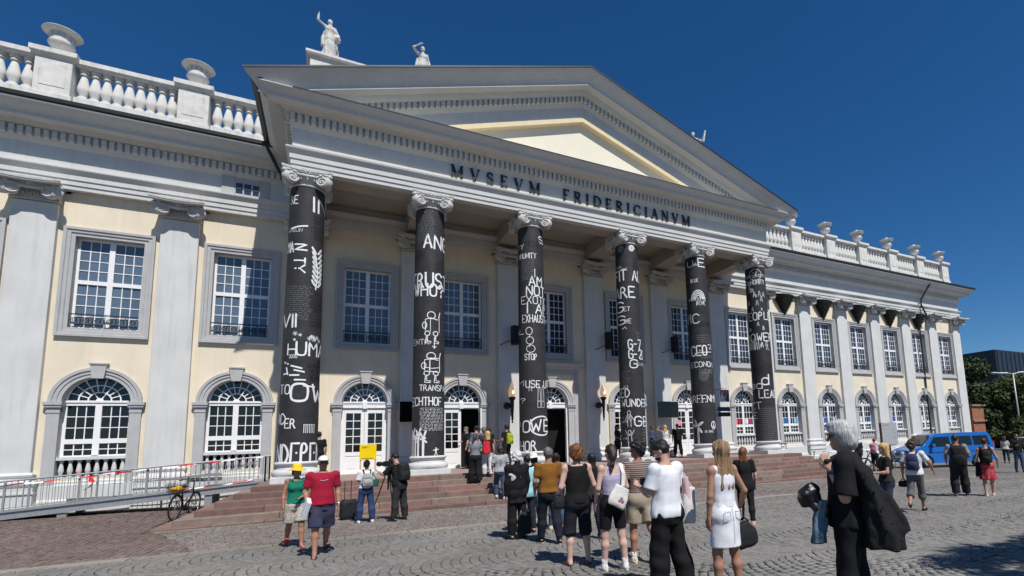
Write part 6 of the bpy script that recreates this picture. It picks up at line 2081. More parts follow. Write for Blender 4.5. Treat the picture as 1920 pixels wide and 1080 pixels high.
# ---------------------------------------------------------------- figures: distance fields turned into one smooth mesh each
class Field:
 def __init__(s, lo, hi, h):
  s.h = h
  s.lo = np.array(lo, float)
  s.n = np.maximum(4, np.ceil((np.array(hi) - s.lo) / h).astype(int) + 1)
  s.F = np.full(s.n, 1.0, np.float32)
 def _block(s, lo, hi):
  a = np.clip(np.floor((np.array(lo) - s.lo) / s.h).astype(int), 0, s.n - 1)
  b = np.clip(np.ceil((np.array(hi) - s.lo) / s.h).astype(int) + 1, 1, s.n)
  if np.any(b - a < 1): return None
  g = [(s.lo[i] + s.h * np.arange(a[i], b[i])).astype(np.float32) for i in range(3)]
  return tuple(slice(a[i], b[i]) for i in range(3)), g[0][:, None, None], g[1][None, :, None], g[2][None, None, :]
 def _put(s, sl, d, k, sub=False):
  A = s.F[sl]
  if sub:
   s.F[sl] = np.maximum(A, -d)
  elif k > 0:
   hh = np.maximum(k - np.abs(A - d), 0) / k
   s.F[sl] = np.minimum(A, d) - hh * hh * k * .25
  else:
   s.F[sl] = np.minimum(A, d)
 def cone(s, a, b, ra, rb, k=.02, sub=False, flat=False):
  a = np.array(a, float); b = np.array(b, float)
  m = max(ra, rb) + k + s.h * 2
  bl = s._block(np.minimum(a, b) - m, np.maximum(a, b) + m)
  if bl is None: return
  sl, X, Y, Z = bl
  ba = b - a; L2 = max(1e-9, float(ba @ ba))
  t0 = ((X - a[0]) * ba[0] + (Y - a[1]) * ba[1] + (Z - a[2]) * ba[2]) / L2
  t = np.clip(t0, 0, 1)
  d = np.sqrt((X - a[0] - t * ba[0]) ** 2 + (Y - a[1] - t * ba[1]) ** 2 + (Z - a[2] - t * ba[2]) ** 2) - (ra + (rb - ra) * t)
  if flat: d = np.maximum(d, (t0 - 1) * math.sqrt(L2))
  s._put(sl, d, k, sub)
 def ell(s, c, r, R=None, k=.02, sub=False):
  c = np.array(c, float); r = np.array(r, float)
  m = float(r.max()) + k + s.h * 2
  bl = s._block(c - m, c + m)
  if bl is None: return
  sl, X, Y, Z = bl
  x, y, z = X - c[0], Y - c[1], Z - c[2]
  if R is not None:
   x, y, z = (R[0][0] * x + R[1][0] * y + R[2][0] * z, R[0][1] * x + R[1][1] * y + R[2][1] * z, R[0][2] * x + R[1][2] * y + R[2][2] * z)
  k0 = np.sqrt((x / r[0]) ** 2 + (y / r[1]) ** 2 + (z / r[2]) ** 2)
  k1 = np.sqrt((x / r[0] ** 2) ** 2 + (y / r[1] ** 2) ** 2 + (z / r[2] ** 2) ** 2) + 1e-6
  s._put(sl, k0 * (k0 - 1) / k1, k, sub)
 def loft(s, secs, k=.02, sub=False, fold=0.0, nf=9, cut=True, ph=0.0, p=2.0):
  """stack of ellipses (z, xc, yc, rx, ry) from low to high; fold ripples the outline like cloth"""
  S = np.array(sorted(secs), float)
  m = float(S[:, 3:].max()) * (1 + fold * 4) + k + s.h * 2
  bl = s._block((S[:, 1].min() - m, S[:, 2].min() - m, S[0, 0] - k - s.h * 2), (S[:, 1].max() + m, S[:, 2].max() + m, S[-1, 0] + k + s.h * 2))
  if bl is None: return
  sl, X, Y, Z = bl
  zz = Z.ravel()
  f = [np.interp(zz, S[:, 0], S[:, i])[None, None, :] for i in range(1, 5)]
  x, y = X - f[0], Y - f[1]
  rx, ry = f[2], f[3]
  q = (np.abs(x / rx) ** p + np.abs(y / ry) ** p) ** (1 / p)
  if fold:
   an = np.arctan2(y / ry, x / rx)
   t = np.clip((S[-1, 0] - Z) / max(.01, S[-1, 0] - S[0, 0]), 0, 1)
   q = q - fold * t * np.sin(an * nf + ph + Z * 5) - fold * .6 * t * np.sin(an * (nf * 2 - 3) + 2 * ph - Z * 9)
  g = np.sqrt((x / rx ** 2) ** 2 + (y / ry ** 2) ** 2) / np.maximum(np.sqrt((x / rx) ** 2 + (y / ry) ** 2), 1e-3)
  d = (q - 1) / np.maximum(g, 1e-3)
  d = np.maximum(d, np.maximum(S[0, 0] - Z, Z - S[-1, 0])) if cut else d
  s._put(sl, d, k, sub)
 def plane(s, n, c):
  """keep the side where n.p < c"""
  X = (s.lo[0] + s.h * np.arange(s.n[0]))[:, None, None]; Y = (s.lo[1] + s.h * np.arange(s.n[1]))[None, :, None]; Z = (s.lo[2] + s.h * np.arange(s.n[2]))[None, None, :]
  L = math.sqrt(sum(q * q for q in n))
  s.F = np.maximum(s.F, ((n[0] * X + n[1] * Y + n[2] * Z - c) / L).astype(np.float32))
 def noise(s, amp, freq, seed=0, stretch=(1, 1, 1)):
  g = np.random.default_rng(seed)
  X = (s.lo[0] + s.h * np.arange(s.n[0]))[:, None, None]; Y = (s.lo[1] + s.h * np.arange(s.n[1]))[None, :, None]; Z = (s.lo[2] + s.h * np.arange(s.n[2]))[None, None, :]
  near = np.abs(s.F) < max(.03, amp * 3)
  tot = np.zeros(s.n, np.float32)
  for i in range(5):
   w = g.normal(size=3); w /= np.linalg.norm(w); w *= freq * g.uniform(.6, 1.6) * np.array(stretch)
   tot += np.sin(w[0] * X + w[1] * Y + w[2] * Z + g.uniform(0, 6.28)).astype(np.float32)
  s.F = np.where(near, s.F + amp * tot / 2.2, s.F)
 def mesh(s, name, m, smooth_it=1):
  F = s.F
  F[0] = F[-1] = 1; F[:, 0] = F[:, -1] = 1; F[:, :, 0] = F[:, :, -1] = 1
  S = F < 0
  c = np.zeros(np.array(S.shape) - 1, np.int8)
  for i in (0, 1):
   for j in (0, 1):
    for k in (0, 1):
     c += S[i:S.shape[0] - 1 + i, j:S.shape[1] - 1 + j, k:S.shape[2] - 1 + k]
  act = np.argwhere((c > 0) & (c < 8))
  if len(act) == 0: return None
  idx = np.full(c.shape, -1, np.int64)
  idx[act[:, 0], act[:, 1], act[:, 2]] = np.arange(len(act))
  acc = np.zeros((len(act), 3)); cnt = np.zeros(len(act))
  corners = [(i, j, k) for i in (0, 1) for j in (0, 1) for k in (0, 1)]
  for a in corners:
   for ax in range(3):
    if a[ax]: continue
    b = list(a); b[ax] = 1
    fa = F[act[:, 0] + a[0], act[:, 1] + a[1], act[:, 2] + a[2]]; fb = F[act[:, 0] + b[0], act[:, 1] + b[1], act[:, 2] + b[2]]
    cr = (fa < 0) != (fb < 0)
    t = np.where(cr, fa / np.where(np.abs(fa - fb) < 1e-9, 1e-9, fa - fb), 0)
    p = np.tile(np.array(a, float), (len(act), 1)); p[:, ax] += t
    acc[cr] += p[cr]; cnt[cr] += 1
  V = (act + acc / np.maximum(cnt, 1)[:, None]) * s.h + s.lo
  Q = []
  for ax in range(3):
   sh = [slice(None)] * 3; sh[ax] = slice(0, -1); sh2 = [slice(None)] * 3; sh2[ax] = slice(1, None)
   e = np.argwhere(S[tuple(sh)] != S[tuple(sh2)])
   o1, o2 = [(1, 2), (2, 0), (0, 1)][ax]
   e = e[(e[:, o1] > 0) & (e[:, o2] > 0)]
   flip = S[tuple(sh)][e[:, 0], e[:, 1], e[:, 2]]
   def g(d1, d2):
    q = e.copy(); q[:, o1] -= d1; q[:, o2] -= d2
    return idx[q[:, 0], q[:, 1], q[:, 2]]
   q = np.stack([g(1, 1), g(0, 1), g(0, 0), g(1, 0)], 1)
   q[~flip] = q[~flip][:, ::-1]
   Q.append(q)
  Q = np.concatenate(Q)
  Q = Q[(Q >= 0).all(1)]
  for _ in range(smooth_it):
   sm = np.zeros_like(V); ct = np.zeros(len(V))
   for i in range(4):
    np.add.at(sm, Q[:, i], V[Q[:, (i + 1) % 4]] + V[Q[:, (i + 3) % 4]]); np.add.at(ct, Q[:, i], 2)
   V = V * .5 + .5 * sm / np.maximum(ct, 1)[:, None]
  me = bpy.data.meshes.new(name)
  me.vertices.add(len(V)); me.vertices.foreach_set('co', V.ravel())
  me.loops.add(Q.size); me.loops.foreach_set('vertex_index', Q.ravel())
  me.polygons.add(len(Q)); me.polygons.foreach_set('loop_start', np.arange(len(Q)) * 4)
  me.polygons.foreach_set('use_smooth', np.ones(len(Q), bool))
  me.materials.append(m)
  me.update()
  return me

def skin_mat(name, c):
 m, nt, b = new_mat(name)
 tc = nn(nt, 'ShaderNodeTexCoord'); no = nn(nt, 'ShaderNodeTexNoise'); no.inputs['Scale'].default_value = 9; no.inputs['Detail'].default_value = 5
 nt.links.new(tc.outputs['Object'], no.inputs['Vector'])
 mx = nn(nt, 'ShaderNodeMix', data_type='RGBA')
 mx.inputs[6].default_value = (c[0] * .86, c[1] * .78, c[2] * .74, 1); mx.inputs[7].default_value = (c[0] * 1.1, c[1] * 1.08, c[2] * 1.08, 1)
 nt.links.new(no.outputs[0], mx.inputs[0]); nt.links.new(mx.outputs[2], b.inputs['Base Color'])
 b.inputs['Roughness'].default_value = .55; b.inputs['Specular IOR Level'].default_value = .35
 b.inputs['Subsurface Weight'].default_value = .08; b.inputs['Subsurface Radius'].default_value = (.02, .008, .004); b.inputs['Subsurface Scale'].default_value = .4
 return m
SK = {'fair': skin_mat('skin_fair', (.50, .31, .235)), 'tan': skin_mat('skin_tan', (.36, .195, .13)), 'pale': skin_mat('skin_pale', (.56, .38, .31)), 'dark': skin_mat('skin_dark', (.13, .07, .045))}
def cloth(c, bump=.15, rough=.85, var=.10):
 return flat(c, rough, var, 7, .18, bump, 26)
def hair_mat(name, c, c2=None):
 m, nt, b = new_mat(name)
 tc = nn(nt, 'ShaderNodeTexCoord'); mp = nn(nt, 'ShaderNodeMapping'); mp.inputs['Scale'].default_value = (60, 60, 5)
 nt.links.new(tc.outputs['Object'], mp.inputs[0])
 no = nn(nt, 'ShaderNodeTexNoise'); no.inputs['Scale'].default_value = 1.6; no.inputs['Detail'].default_value = 4
 nt.links.new(mp.outputs[0], no.inputs['Vector'])
 mx = nn(nt, 'ShaderNodeMix', data_type='RGBA'); c2 = c2 or [q * 1.9 for q in c]
 mx.inputs[6].default_value = (*[q * .55 for q in c], 1); mx.inputs[7].default_value = (*c2, 1)
 rr = nn(nt, 'ShaderNodeMapRange'); rr.inputs[1].default_value = .3; rr.inputs[2].default_value = .7
 nt.links.new(no.outputs[0], rr.inputs[0]); nt.links.new(rr.outputs[0], mx.inputs[0]); nt.links.new(mx.outputs[2], b.inputs['Base Color'])
 bp = nn(nt, 'ShaderNodeBump'); bp.inputs['Strength'].default_value = .6; bp.inputs['Distance'].default_value = .01
 nt.links.new(no.outputs[0], bp.inputs['Height']); nt.links.new(bp.outputs[0], b.inputs['Normal'])
 b.inputs['Roughness'].default_value = .5; b.inputs['Specular IOR Level'].default_value = .35
 return m
HM = {'black': hair_mat('hair_black', (.010, .008, .007)), 'brown': hair_mat('hair_brown', (.045, .026, .015)), 'dkbrown': hair_mat('hair_dark_brown', (.022, .014, .010)), 'ginger': hair_mat('hair_copper', (.12, .045, .016)), 'blond': hair_mat('hair_blond', (.42, .27, .11)),
 'grey': hair_mat('hair_grey', (.32, .31, .30), (.66, .65, .63)), 'white': hair_mat('hair_white', (.60, .58, .55), (.78, .77, .75)), 'dkgrey': hair_mat('hair_dark_grey', (.09, .085, .08), (.22, .21, .20)), 'highlight': hair_mat('hair_highlighted', (.16, .085, .04), (.42, .27, .15))}

V3 = lambda *a: np.array(a, float)
def rotx(a): return np.array([[1, 0, 0], [0, math.cos(a), -math.sin(a)], [0, math.sin(a), math.cos(a)]])
def rotz_(a): return np.array([[math.cos(a), -math.sin(a), 0], [math.sin(a), math.cos(a), 0], [0, 0, 1]])
def unit(v): v = np.array(v, float); return v / np.linalg.norm(v)

class Figure:
 """a person who faces -y; +x is the person's left. legs: (hip pitch, knee bend, spread, foot pitch) forward positive; arms: (upper arm direction, forearm direction)"""
 def __init__(s, label, loc, H, rz, sex='m', h=.014, build=1.0, legs=None, arms=None, lean=0.0, head=(0, 0, 0), skin='fair', cat='person', group=None, seed=1, floor=0.0, sit=False, waist_shift=0.0):
  s.t = thing('person', label, cat, loc, rz, group)
  s.H = H; s.sc = H / 1.75; s.sex = sex; s.h = h / s.sc; s.bw = build; s.skin = skin; s.seed = seed
  legs = legs or ((.06, .05, .04, 0), (-.06, .06, .04, 0))
  arms = arms or (((.18, .03, -1), (.06, -.18, -1)), ((-.18, .03, -1), (-.06, -.18, -1)))
  f = sex == 'f'
  J = {}
  hw = .088 if not f else .092
  s.shw = (.182 if not f else .160) * build ** .5
  for i, sd in ((0, 1), (1, -1)):
   hp, kb, spd, fp = legs[i]
   hip = V3(sd * hw, 0, .90)
   d = V3(sd * math.sin(spd), -math.sin(hp), -math.cos(hp)); d = unit(d)
   knee = hip + d * .415
   a2 = hp - kb
   d2 = unit(V3(sd * math.sin(spd * .6), -math.sin(a2), -math.cos(a2)))
   ank = knee + d2 * .405
   J[i] = dict(hip=hip, knee=knee, ank=ank, fp=fp, spd=spd, sd=sd)
  low = min(J[i]['ank'][2] - .075 - .14 * max(0, math.sin(J[i]['fp'])) for i in (0, 1))
  dz = -low if not sit else 0
  for i in (0, 1):
   for k in ('hip', 'knee', 'ank'): J[i][k] = J[i][k] + V3(0, 0, dz)
  s.pz = .90 + dz
  s.J = J
  R = rotx(lean)                      # positive leans forward (towards -y)
  s.R = R
  P0 = V3(0, 0, s.pz + .05)
  up = lambda x, y, z: P0 + R @ V3(x, y, z - .95)
  s.up = up
  s.neck = up(0, .02, 1.475); s.headc = s.neck + R @ V3(0, -.012, .155)
  hy, hp_, hr = head
  s.HR = R @ rotz_(hy) @ rotx(hp_)
  s.headc = s.neck + R @ V3(0, -.005, .05) + s.HR @ V3(0, -.012, .105)
  s.arms = []
  for i, sd in ((0, 1), (1, -1)):
   sh = up(sd * s.shw, .01, 1.415)
   ud, fd = arms[i]
   el = sh + unit(ud) * .285
   wr = el + unit(fd) * .245
   s.arms.append(dict(sh=sh, el=el, wr=wr, fd=unit(fd), ud=unit(ud), sd=sd))
  s.torso()
 def torso(s):
  """ellipse stack of the trunk in upright coordinates"""
  b = s.bw
  if s.sex == 'm':
   T = [(.80, .150, .105), (.90, .168, .118), (.98, .160, .112), (1.06, .150 * b ** .5, .108 * b), (1.16, .158, .112 * b ** .7), (1.27, .176, .118), (1.36, .182, .112), (1.43, .150, .085), (1.475, .075, .06)]
  else:
   T = [(.80, .158, .108), (.89, .180, .125), (.97, .164, .112), (1.06, .132 * b ** .7, .095 * b), (1.15, .136 * b ** .5, .098), (1.26, .155, .112), (1.35, .160, .102), (1.42, .128, .078), (1.475, .06, .052)]
  s.T = T
 def secs(s, grow=0.0, z0=None, z1=None, extra=None):
  """trunk sections moved by the lean; z in figure height of the upright body"""
  out = []
  lo, hi = (z0 if z0 is not None else s.T[0][0]), (z1 if z1 is not None else s.T[-1][0])
  zs = sorted(set([lo, hi] + [t[0] for t in s.T if lo < t[0] < hi]))
  Tz = [t[0] for t in s.T]
  for z in zs:
   rx = float(np.interp(z, Tz, [t[1] for t in s.T])); ry = float(np.interp(z, Tz, [t[2] for t in s.T]))
   c = s.up(0, 0, z)
   g = grow(z) if callable(grow) else grow
   out.append((c[2], c[0], c[1], rx + g, ry + g))
  return out
 def field(s, pts, m=.12, h=None):
  P = np.array(pts)
  return Field(P.min(0) - m, P.max(0) + m, h or s.h)
 def finish(s, F, name, m, it=1, parent=None):
  me = F.mesh(name, m, it)
  if me is None: return None
  o = put(name, me, parent or s.t)
  if parent is None: o.scale = (s.sc,) * 3
  return o
 def allpts(s):
  P = [s.headc + V3(0, 0, .14), V3(-.24, -.2, 0), V3(.24, .2, 0)]
  for j in s.J.values(): P += [j['ank'], j['knee'], j['ank'] + V3(0, -.22, -.08), j['hip']]
  for a in s.arms: P += [a['el'], a['wr'], a['wr'] + a['fd'] * .19, a['sh']]
  return P
 def leg(s, F, i, g=0.0, z_to=None, k=.03, upto=1.0, wide=0.0, kmerge=None):
  j = s.J[i]; f = 1.0 if s.sex == 'm' else 1.02
  b = s.bw ** .4
  hip, knee, ank = j['hip'], j['knee'], j['ank']
  th0, th1, c0, c1, a0 = .088 * b * f, .056 * b, .050 * b, .054 * b, .036
  if upto >= 1:
   F.cone(hip, knee, th0 + g, th1 + g + wide * .5, k, flat=g > 0 and upto <= 1)
  else:
   e = hip + (knee - hip) * upto
   F.cone(hip, e, th0 + g, th0 + (th1 - th0) * upto + g + wide, k, flat=True)
  if upto > 1:
   u = upto - 1
   mid = knee + (ank - knee) * .33 + V3(0, .012, 0)
   if u > .4:
    F.cone(knee, mid, c0 + g + wide * .7, c1 + g + wide * .8, k)
    e = mid + (ank - mid) * min(1, (u - .33) / .67)
    F.cone(mid, e, c1 + g + wide * .8, a0 + (c1 - a0) * max(0, 1 - (u - .33) / .67) + g + wide, k, flat=g > 0)
   else:
    F.cone(knee, knee + (ank - knee) * u, c0 + g + wide * .7, c0 + g + wide, k, flat=True)
 def body(s, fingers=True, curl=(.5, .5), hide_legs=False):
  F = s.field(s.allpts(), .13)
  F.loft(s.secs(-.004), .03)
  for i in (0, 1):
   s.leg(F, i, 0, upto=2)
   j = s.J[i]; a = j['ank']; fp = j['fp']
   fd = V3(0, -math.cos(fp), -math.sin(fp)); fd = rotz_(j['sd'] * .16) @ fd
   n = V3(0, 0, -1) if abs(fp) < .2 else unit(V3(0, math.sin(fp), -math.cos(fp)))
   F.cone(a, a + n * .035 + V3(0, .03, 0), .037, .034, .02)
   F.cone(a + n * .035 + fd * .02, a + n * .052 + fd * .13, .034, .026, .02)
   F.cone(a + n * .052 + fd * .13, a + n * .056 + fd * .185, .028, .018, .02)
  for sd in (-1, 1):
   F.ell(s.up(sd * .078, .055, .905), (.085, .075, .09), k=.04)
   if s.sex == 'f': F.ell(s.up(sd * .072, -.085, 1.265), (.062, .055, .062), k=.03)
  b = s.bw ** .3 * (1 if s.sex == 'm' else .86)
  for a in s.arms:
   F.ell(a['sh'], (.062 * b,) * 3, k=.04)
   F.cone(a['sh'], a['el'], .050 * b, .040 * b, .03)
   mid = a['el'] + (a['wr'] - a['el']) * .3
   F.cone(a['el'], mid, .040 * b, .042 * b, .02); F.cone(mid, a['wr'], .042 * b, .026 * b, .02)
   s.hand(F, a, b)
  F.cone(s.up(0, .02, 1.44), s.neck + (s.headc - s.neck) * .55, .056 * b, .052, .03)
  s.skull(F)
  o = s.finish(F, 'body', SK[s.skin])
  return o
 def hand(s, F, a, b):
  d = a['fd']; w = a['wr']
  side = np.cross(d, V3(0, 1, 0) if abs(d[1]) < .8 else V3(0, 0, 1)); side = unit(side)
  side = unit(V3(0, -1, 0) - d * (V3(0, -1, 0) @ d)) if abs(d[1]) < .85 else unit(V3(a['sd'], 0, 0))
  nrm = np.cross(d, side) * -a['sd']
  nrm = nrm if nrm @ V3(-a['sd'], 0, 0) > 0 else -nrm     # palm looks to the body
  q = a.get('curl', .5)
  pm = w + d * .05
  for k, o in enumerate((-.027, -.009, .009, .027)):
   F.cone(w + d * .015 + side * o * .6, w + d * .088 + side * o, .014, .012, .014)
  for k, (o, l) in enumerate(((-.028, .060), (-.0095, .074), (.0095, .080), (.028, .070))):
   p0 = w + d * .088 + side * o
   d1 = unit(d * math.cos(q * .6) + nrm * math.sin(q * .6)); p1 = p0 + d1 * l * .5
   d2 = unit(d * math.cos(q * 1.7) + nrm * math.sin(q * 1.7)); p2 = p1 + d2 * l * .5
   F.cone(p0, p1, .0098, .009, .004); F.cone(p1, p2, .009, .0078, .004)
  t0 = w + d * .03 + side * .024; t1 = t0 + unit(d * .7 + side * .8 + nrm * .3) * .038; t2 = t1 + unit(d + side * .15 + nrm * .3) * .03
  F.cone(t0, t1, .014, .011, .01); F.cone(t1, t2, .011, .009, .005)
  a['side'] = side; a['nrm'] = nrm
 def hp(s, x, y, z): return s.headc + s.HR @ V3(x, y, z)
 def skull(s, F):
  R = s.HR
  F.ell(s.hp(0, .012, .022), (.074, .093, .092), R, .02)
  F.ell(s.hp(0, -.018, -.045), (.058, .070, .070), R, .03)
  F.ell(s.hp(0, -.062, -.088), (.026, .024, .022), R, .02)
  F.cone(s.hp(0, -.086, .012), s.hp(0, -.108, -.026), .009, .014, .012)
  F.ell(s.hp(0, -.080, -.062), (.026, .014, .012), R, .012)
  for sd in (-1, 1):
   F.ell(s.hp(sd * .076, .010, -.012), (.011, .022, .032), R, .008)
   F.ell(s.hp(sd * .032, -.083, .030), (.022, .010, .008), R, .012)
   F.ell(s.hp(sd * .042, -.068, -.030), (.022, .018, .018), R, .02)
 def eyes(s):
  if s.H < 1: return
  b = MB()
  for sd in (-1, 1):
   p = s.hp(sd * .031, -.086, .012); b.sphere(p, (.0125, .008, .008), 8, 6)
  o = b.build('eyes', flat((.05, .035, .03), .3), s.t, True); o.scale = (s.sc,) * 3
 def mouth(s):
  b = MB(); pts = [s.hp(x, -.0945 + abs(x) * .25, -.064) for x in (-.022, -.01, 0, .01, .022)]
  b.tube(pts, [.002, .0045, .005, .0045, .002], 6); o = b.build('lips', flat((.30, .11, .09), .5), s.t, True); o.scale = (s.sc,) * 3
 # ---- hair and hats
 def hair(s, style, col):
  m = HM[col]; R = s.HR
  c = s.hp(0, .012, .03)
  F = s.field([s.headc + V3(0, 0, .16), s.headc - V3(.17, .17, .48), s.headc + V3(.17, .22, .1)], .05, min(s.h, .0115))
  if style in ('short', 'curly', 'crop', 'wavy', 'swept'):
   g = {'short': .014, 'curly': .034, 'crop': .007, 'wavy': .030, 'swept': .026}[style]
   F.ell(c, (.074 + g, .092 + g, .092 + g), R, 0)
   n = R @ V3(0, -.62, -.78); p = s.hp(0, -.092, .062 if style not in ('wavy', 'swept') else .05)
   F.plane(n, float(n @ p))
   if style in ('wavy', 'swept'):
    F.ell(s.hp(0, .07, -.05), (.085, .06, .075), R, .03); F.ell(s.hp(.06, .03, -.02), (.035, .06, .07), R, .03); F.ell(s.hp(-.06, .03, -.02), (.035, .06, .07), R, .03); F.ell(s.hp(0, -.055, .10), (.07, .055, .03), R, .03)
   if style == 'curly': F.ell(s.hp(0, .075, -.03), (.08, .05, .07), R, .03)
   F.noise({'short': .005, 'crop': .003, 'swept': .006}.get(style, .010), 70 if style != 'curly' else 100, s.seed, (1.5, .5, .5) if style == 'swept' else (1, 1, 1))
  elif style in ('bob', 'long', 'longloose', 'mid'):
   F.ell(c, (.090, .108, .106), R, 0)
   n = R @ V3(0, -.70, -.71); p = s.hp(0, -.098, .060); F.plane(n, float(n @ p))
   ln = {'bob': .10, 'mid': .22, 'long': .36, 'longloose': .42}[style]
   w = {'bob': .088, 'mid': .095, 'long': .10, 'longloose': .125}[style]
   top = s.hp(0, .03, .03)
   z1 = top[2]; zb = z1 - ln - .03
   back = s.up(0, .10, 1.40)
   F.loft([(z1, top[0], top[1], .080, .075), (z1 - .10, top[0], top[1] + .012, .088, .066), (z1 - .22 if ln > .2 else zb + .01, top[0], top[1] + .03, w, .058), (zb, top[0], top[1] + .045, w * .80, .035)] if ln > .2 else
    [(z1, top[0], top[1], .082, .078), (z1 - .08, top[0], top[1] + .008, .090, .070), (zb, top[0], top[1] + .012, .080, .06)], .03, fold=.05, nf=11, ph=s.seed)
   F.noise(.008, 55, s.seed, (1.6, 1.6, .3))
  elif style in ('bun', 'tied', 'pony'):
   F.ell(c, (.082, .101, .099), R, 0)
   n = R @ V3(0, -.62, -.78); p = s.hp(0, -.090, .062); F.plane(n, float(n @ p))
   if style == 'bun': F.ell(s.hp(0, .085, .075), (.042, .042, .04), R, .02); F.ell(s.hp(0, .07, -.05), (.06, .04, .05), R, .03)
   elif style == 'tied': F.ell(s.hp(.01, .10, -.03), (.05, .045, .06), R, .02); F.cone(s.hp(.02, .11, -.05), s.hp(.06, .12, -.24), .045, .022, .02); F.ell(s.hp(0, .06, -.05), (.075, .05, .06), R, .03)
   else: F.cone(s.hp(0, .11, .03), s.hp(0, .15, -.16), .032, .015, .02)
   F.noise(.005, 70, s.seed)
  o = s.finish(F, 'hair', m, 1)
  return o
 def beard(s, col):
  F = s.field([s.headc - V3(.12, .14, .16), s.headc + V3(.12, .05, .02)], .03, min(s.h, .0115))
  F.ell(s.hp(0, -.028, -.062), (.062, .074, .064), s.HR, 0); n = s.HR @ V3(0, .3, .95); F.plane(n, float(n @ s.hp(0, -.09, -.048))); F.noise(.003, 80, 3)
  s.finish(F, 'beard', HM[col])
 def cap(s, col, brim=.085):
  m = cloth(col); R = s.HR
  F = s.field([s.headc + V3(0, 0, .17), s.headc - V3(.15, .26, .02), s.headc + V3(.15, .15, .1)], .04, .011)
  F.ell(s.hp(0, .012, .036), (.092, .110, .098), R, 0); n = R @ V3(0, .10, -1); F.plane(n, float(n @ s.hp(0, 0, .040)))
  F.ell(s.hp(0, -.115, .047), (.072, .085, .010), R, .01)
  s.finish(F, 'cap', m)
 def hat(s, col, brim=.17, flop=.03, crown=.105):
  m = cloth(col, .5); R = s.HR
  o = MB(); n = 36
  rings = [(.0, .135), (.045, .132), (.078, .118), (.092, .085), (.099, .05), (.104, .035), (brim, .035 - flop), (brim, .030 - flop), (.100, .026)]
  for r, z in rings:
   for i in range(n):
    a = 2 * PI * i / n
    zz = z + (.012 * math.sin(a * 3 + s.seed) if r > .15 else 0)
    o.v.append(tuple(s.hp(r * math.cos(a), .012 + r * 1.14 * math.sin(a), zz + .012)))
  for k in range(len(rings) - 1):
   for i in range(n):
    j = (i + 1) % n; o.f.append([k * n + i, (k + 1) * n + i, (k + 1) * n + j, k * n + j]); o.m.append(0)
  q = o.build('hat', m, s.t, True); q.scale = (s.sc,) * 3
  return q
 def sunglasses(s):
  b = MB()
  for sd in (-1, 1):
   c = s.hp(sd * .034, -.101, .010); u = s.HR @ V3(.030, 0, 0); v = s.HR @ V3(0, 0, .020); d = s.HR @ V3(0, .006, 0)
   pts = [c + u * math.cos(a) * (1 + .1 * math.cos(2 * a)) + v * math.sin(a) for a in np.linspace(0, 2 * PI, 13)[:-1]]
   b.prism(pts, d)
   b.bar(s.hp(sd * .064, -.096, .018), s.hp(sd * .082, .02, .010), .004, .008)
  b.bar(s.hp(-.012, -.104, .014), s.hp(.012, -.104, .014), .004, .005)
  o = b.build('sunglasses', M['screen'], s.t); o.scale = (s.sc,) * 3
 # ---- clothes
 def top(s, col, sleeve=.55, hem=.90, loose=.014, neck=1.455, mat_=None, name='shirt', fold=.02, strap=False, armg=.016, collar=False):
  F = s.field([s.up(-.3, -.25, .8), s.up(.3, .25, 1.5)] + [a['el'] for a in s.arms] + [a['wr'] for a in s.arms], .08)
  ut = hem < .95
  gr = lambda z: loose + (.024 * min(1, max(0, (1.14 - z) / .2)) if ut else .004)
  F.loft(s.secs(gr, hem, neck if not strap else 1.335), .02, fold=fold, nf=7, ph=s.seed)
  if s.sex == 'f':
   for sd in (-1, 1): F.ell(s.up(sd * .072, -.087, 1.265), (.066, .058, .064), k=.04)
  F.ell(s.up(0, .062, .935), (.178, .098, .10), k=.03) if ut else None
  F.plane(s.R @ V3(0, 0, -1), -float((s.R @ V3(0, 0, 1)) @ s.up(0, 0, hem)))
  b = s.bw ** .3 * (1 if s.sex == 'm' else .86)
  if sleeve > 0:
   for a in s.arms:
    F.ell(a['sh'] + V3(0, 0, -.004), (.066 * b + armg * .3,) * 3, k=.03)
    e = min(1, sleeve)
    F.cone(a['sh'] - V3(0, 0, .012), a['sh'] + (a['el'] - a['sh']) * e, .056 * b + armg * .4, .046 * b + armg * (.95 if sleeve < 1 else .6), .03, flat=sleeve < 1)
    if sleeve > 1: F.cone(a['el'], a['el'] + (a['wr'] - a['el']) * (sleeve - 1), .044 * b + armg, .032 * b + armg, .02)
  elif not strap:
   for a in s.arms: F.ell(a['sh'] + V3(-a['sd'] * .035, 0, .012), (.045, .065, .045), k=.03)
  if strap:
   for sd in (-1, 1):
    F.cone(s.up(sd * .085, .095, 1.33), s.up(sd * .095, .03, 1.455), .012, .012, .006); F.cone(s.up(sd * .095, .03, 1.455), s.up(sd * .085, -.09, 1.33), .012, .012, .006)
  if collar: F.cone(s.up(0, .03, 1.46), s.up(0, .02, 1.49), .072, .066, .01)
  F.noise(.0035, 24, s.seed)
  return s.finish(F, name, mat_ or cloth(col))
 def trousers(s, col, upto=1.95, g=.012, wide=0.0, waist=1.0, mat_=None, name='trousers', bumps=.004):
  F = s.field([s.up(-.28, -.25, waist), s.up(.28, .25, .8)] + [j[k] for j in s.J.values() for k in ('hip', 'knee', 'ank')], .10)
  F.loft(s.secs(g * .8, .80, waist), .03)
  for sd in (-1, 1): F.ell(s.up(sd * .078, .057, .905), (.085 + g, .075 + g, .09 + g), k=.04)
  for i in (0, 1): s.leg(F, i, g, upto=upto, k=.03, wide=wide)
  F.noise(bumps, 26, s.seed + 3)
  return s.finish(F, name, mat_ or cloth(col))
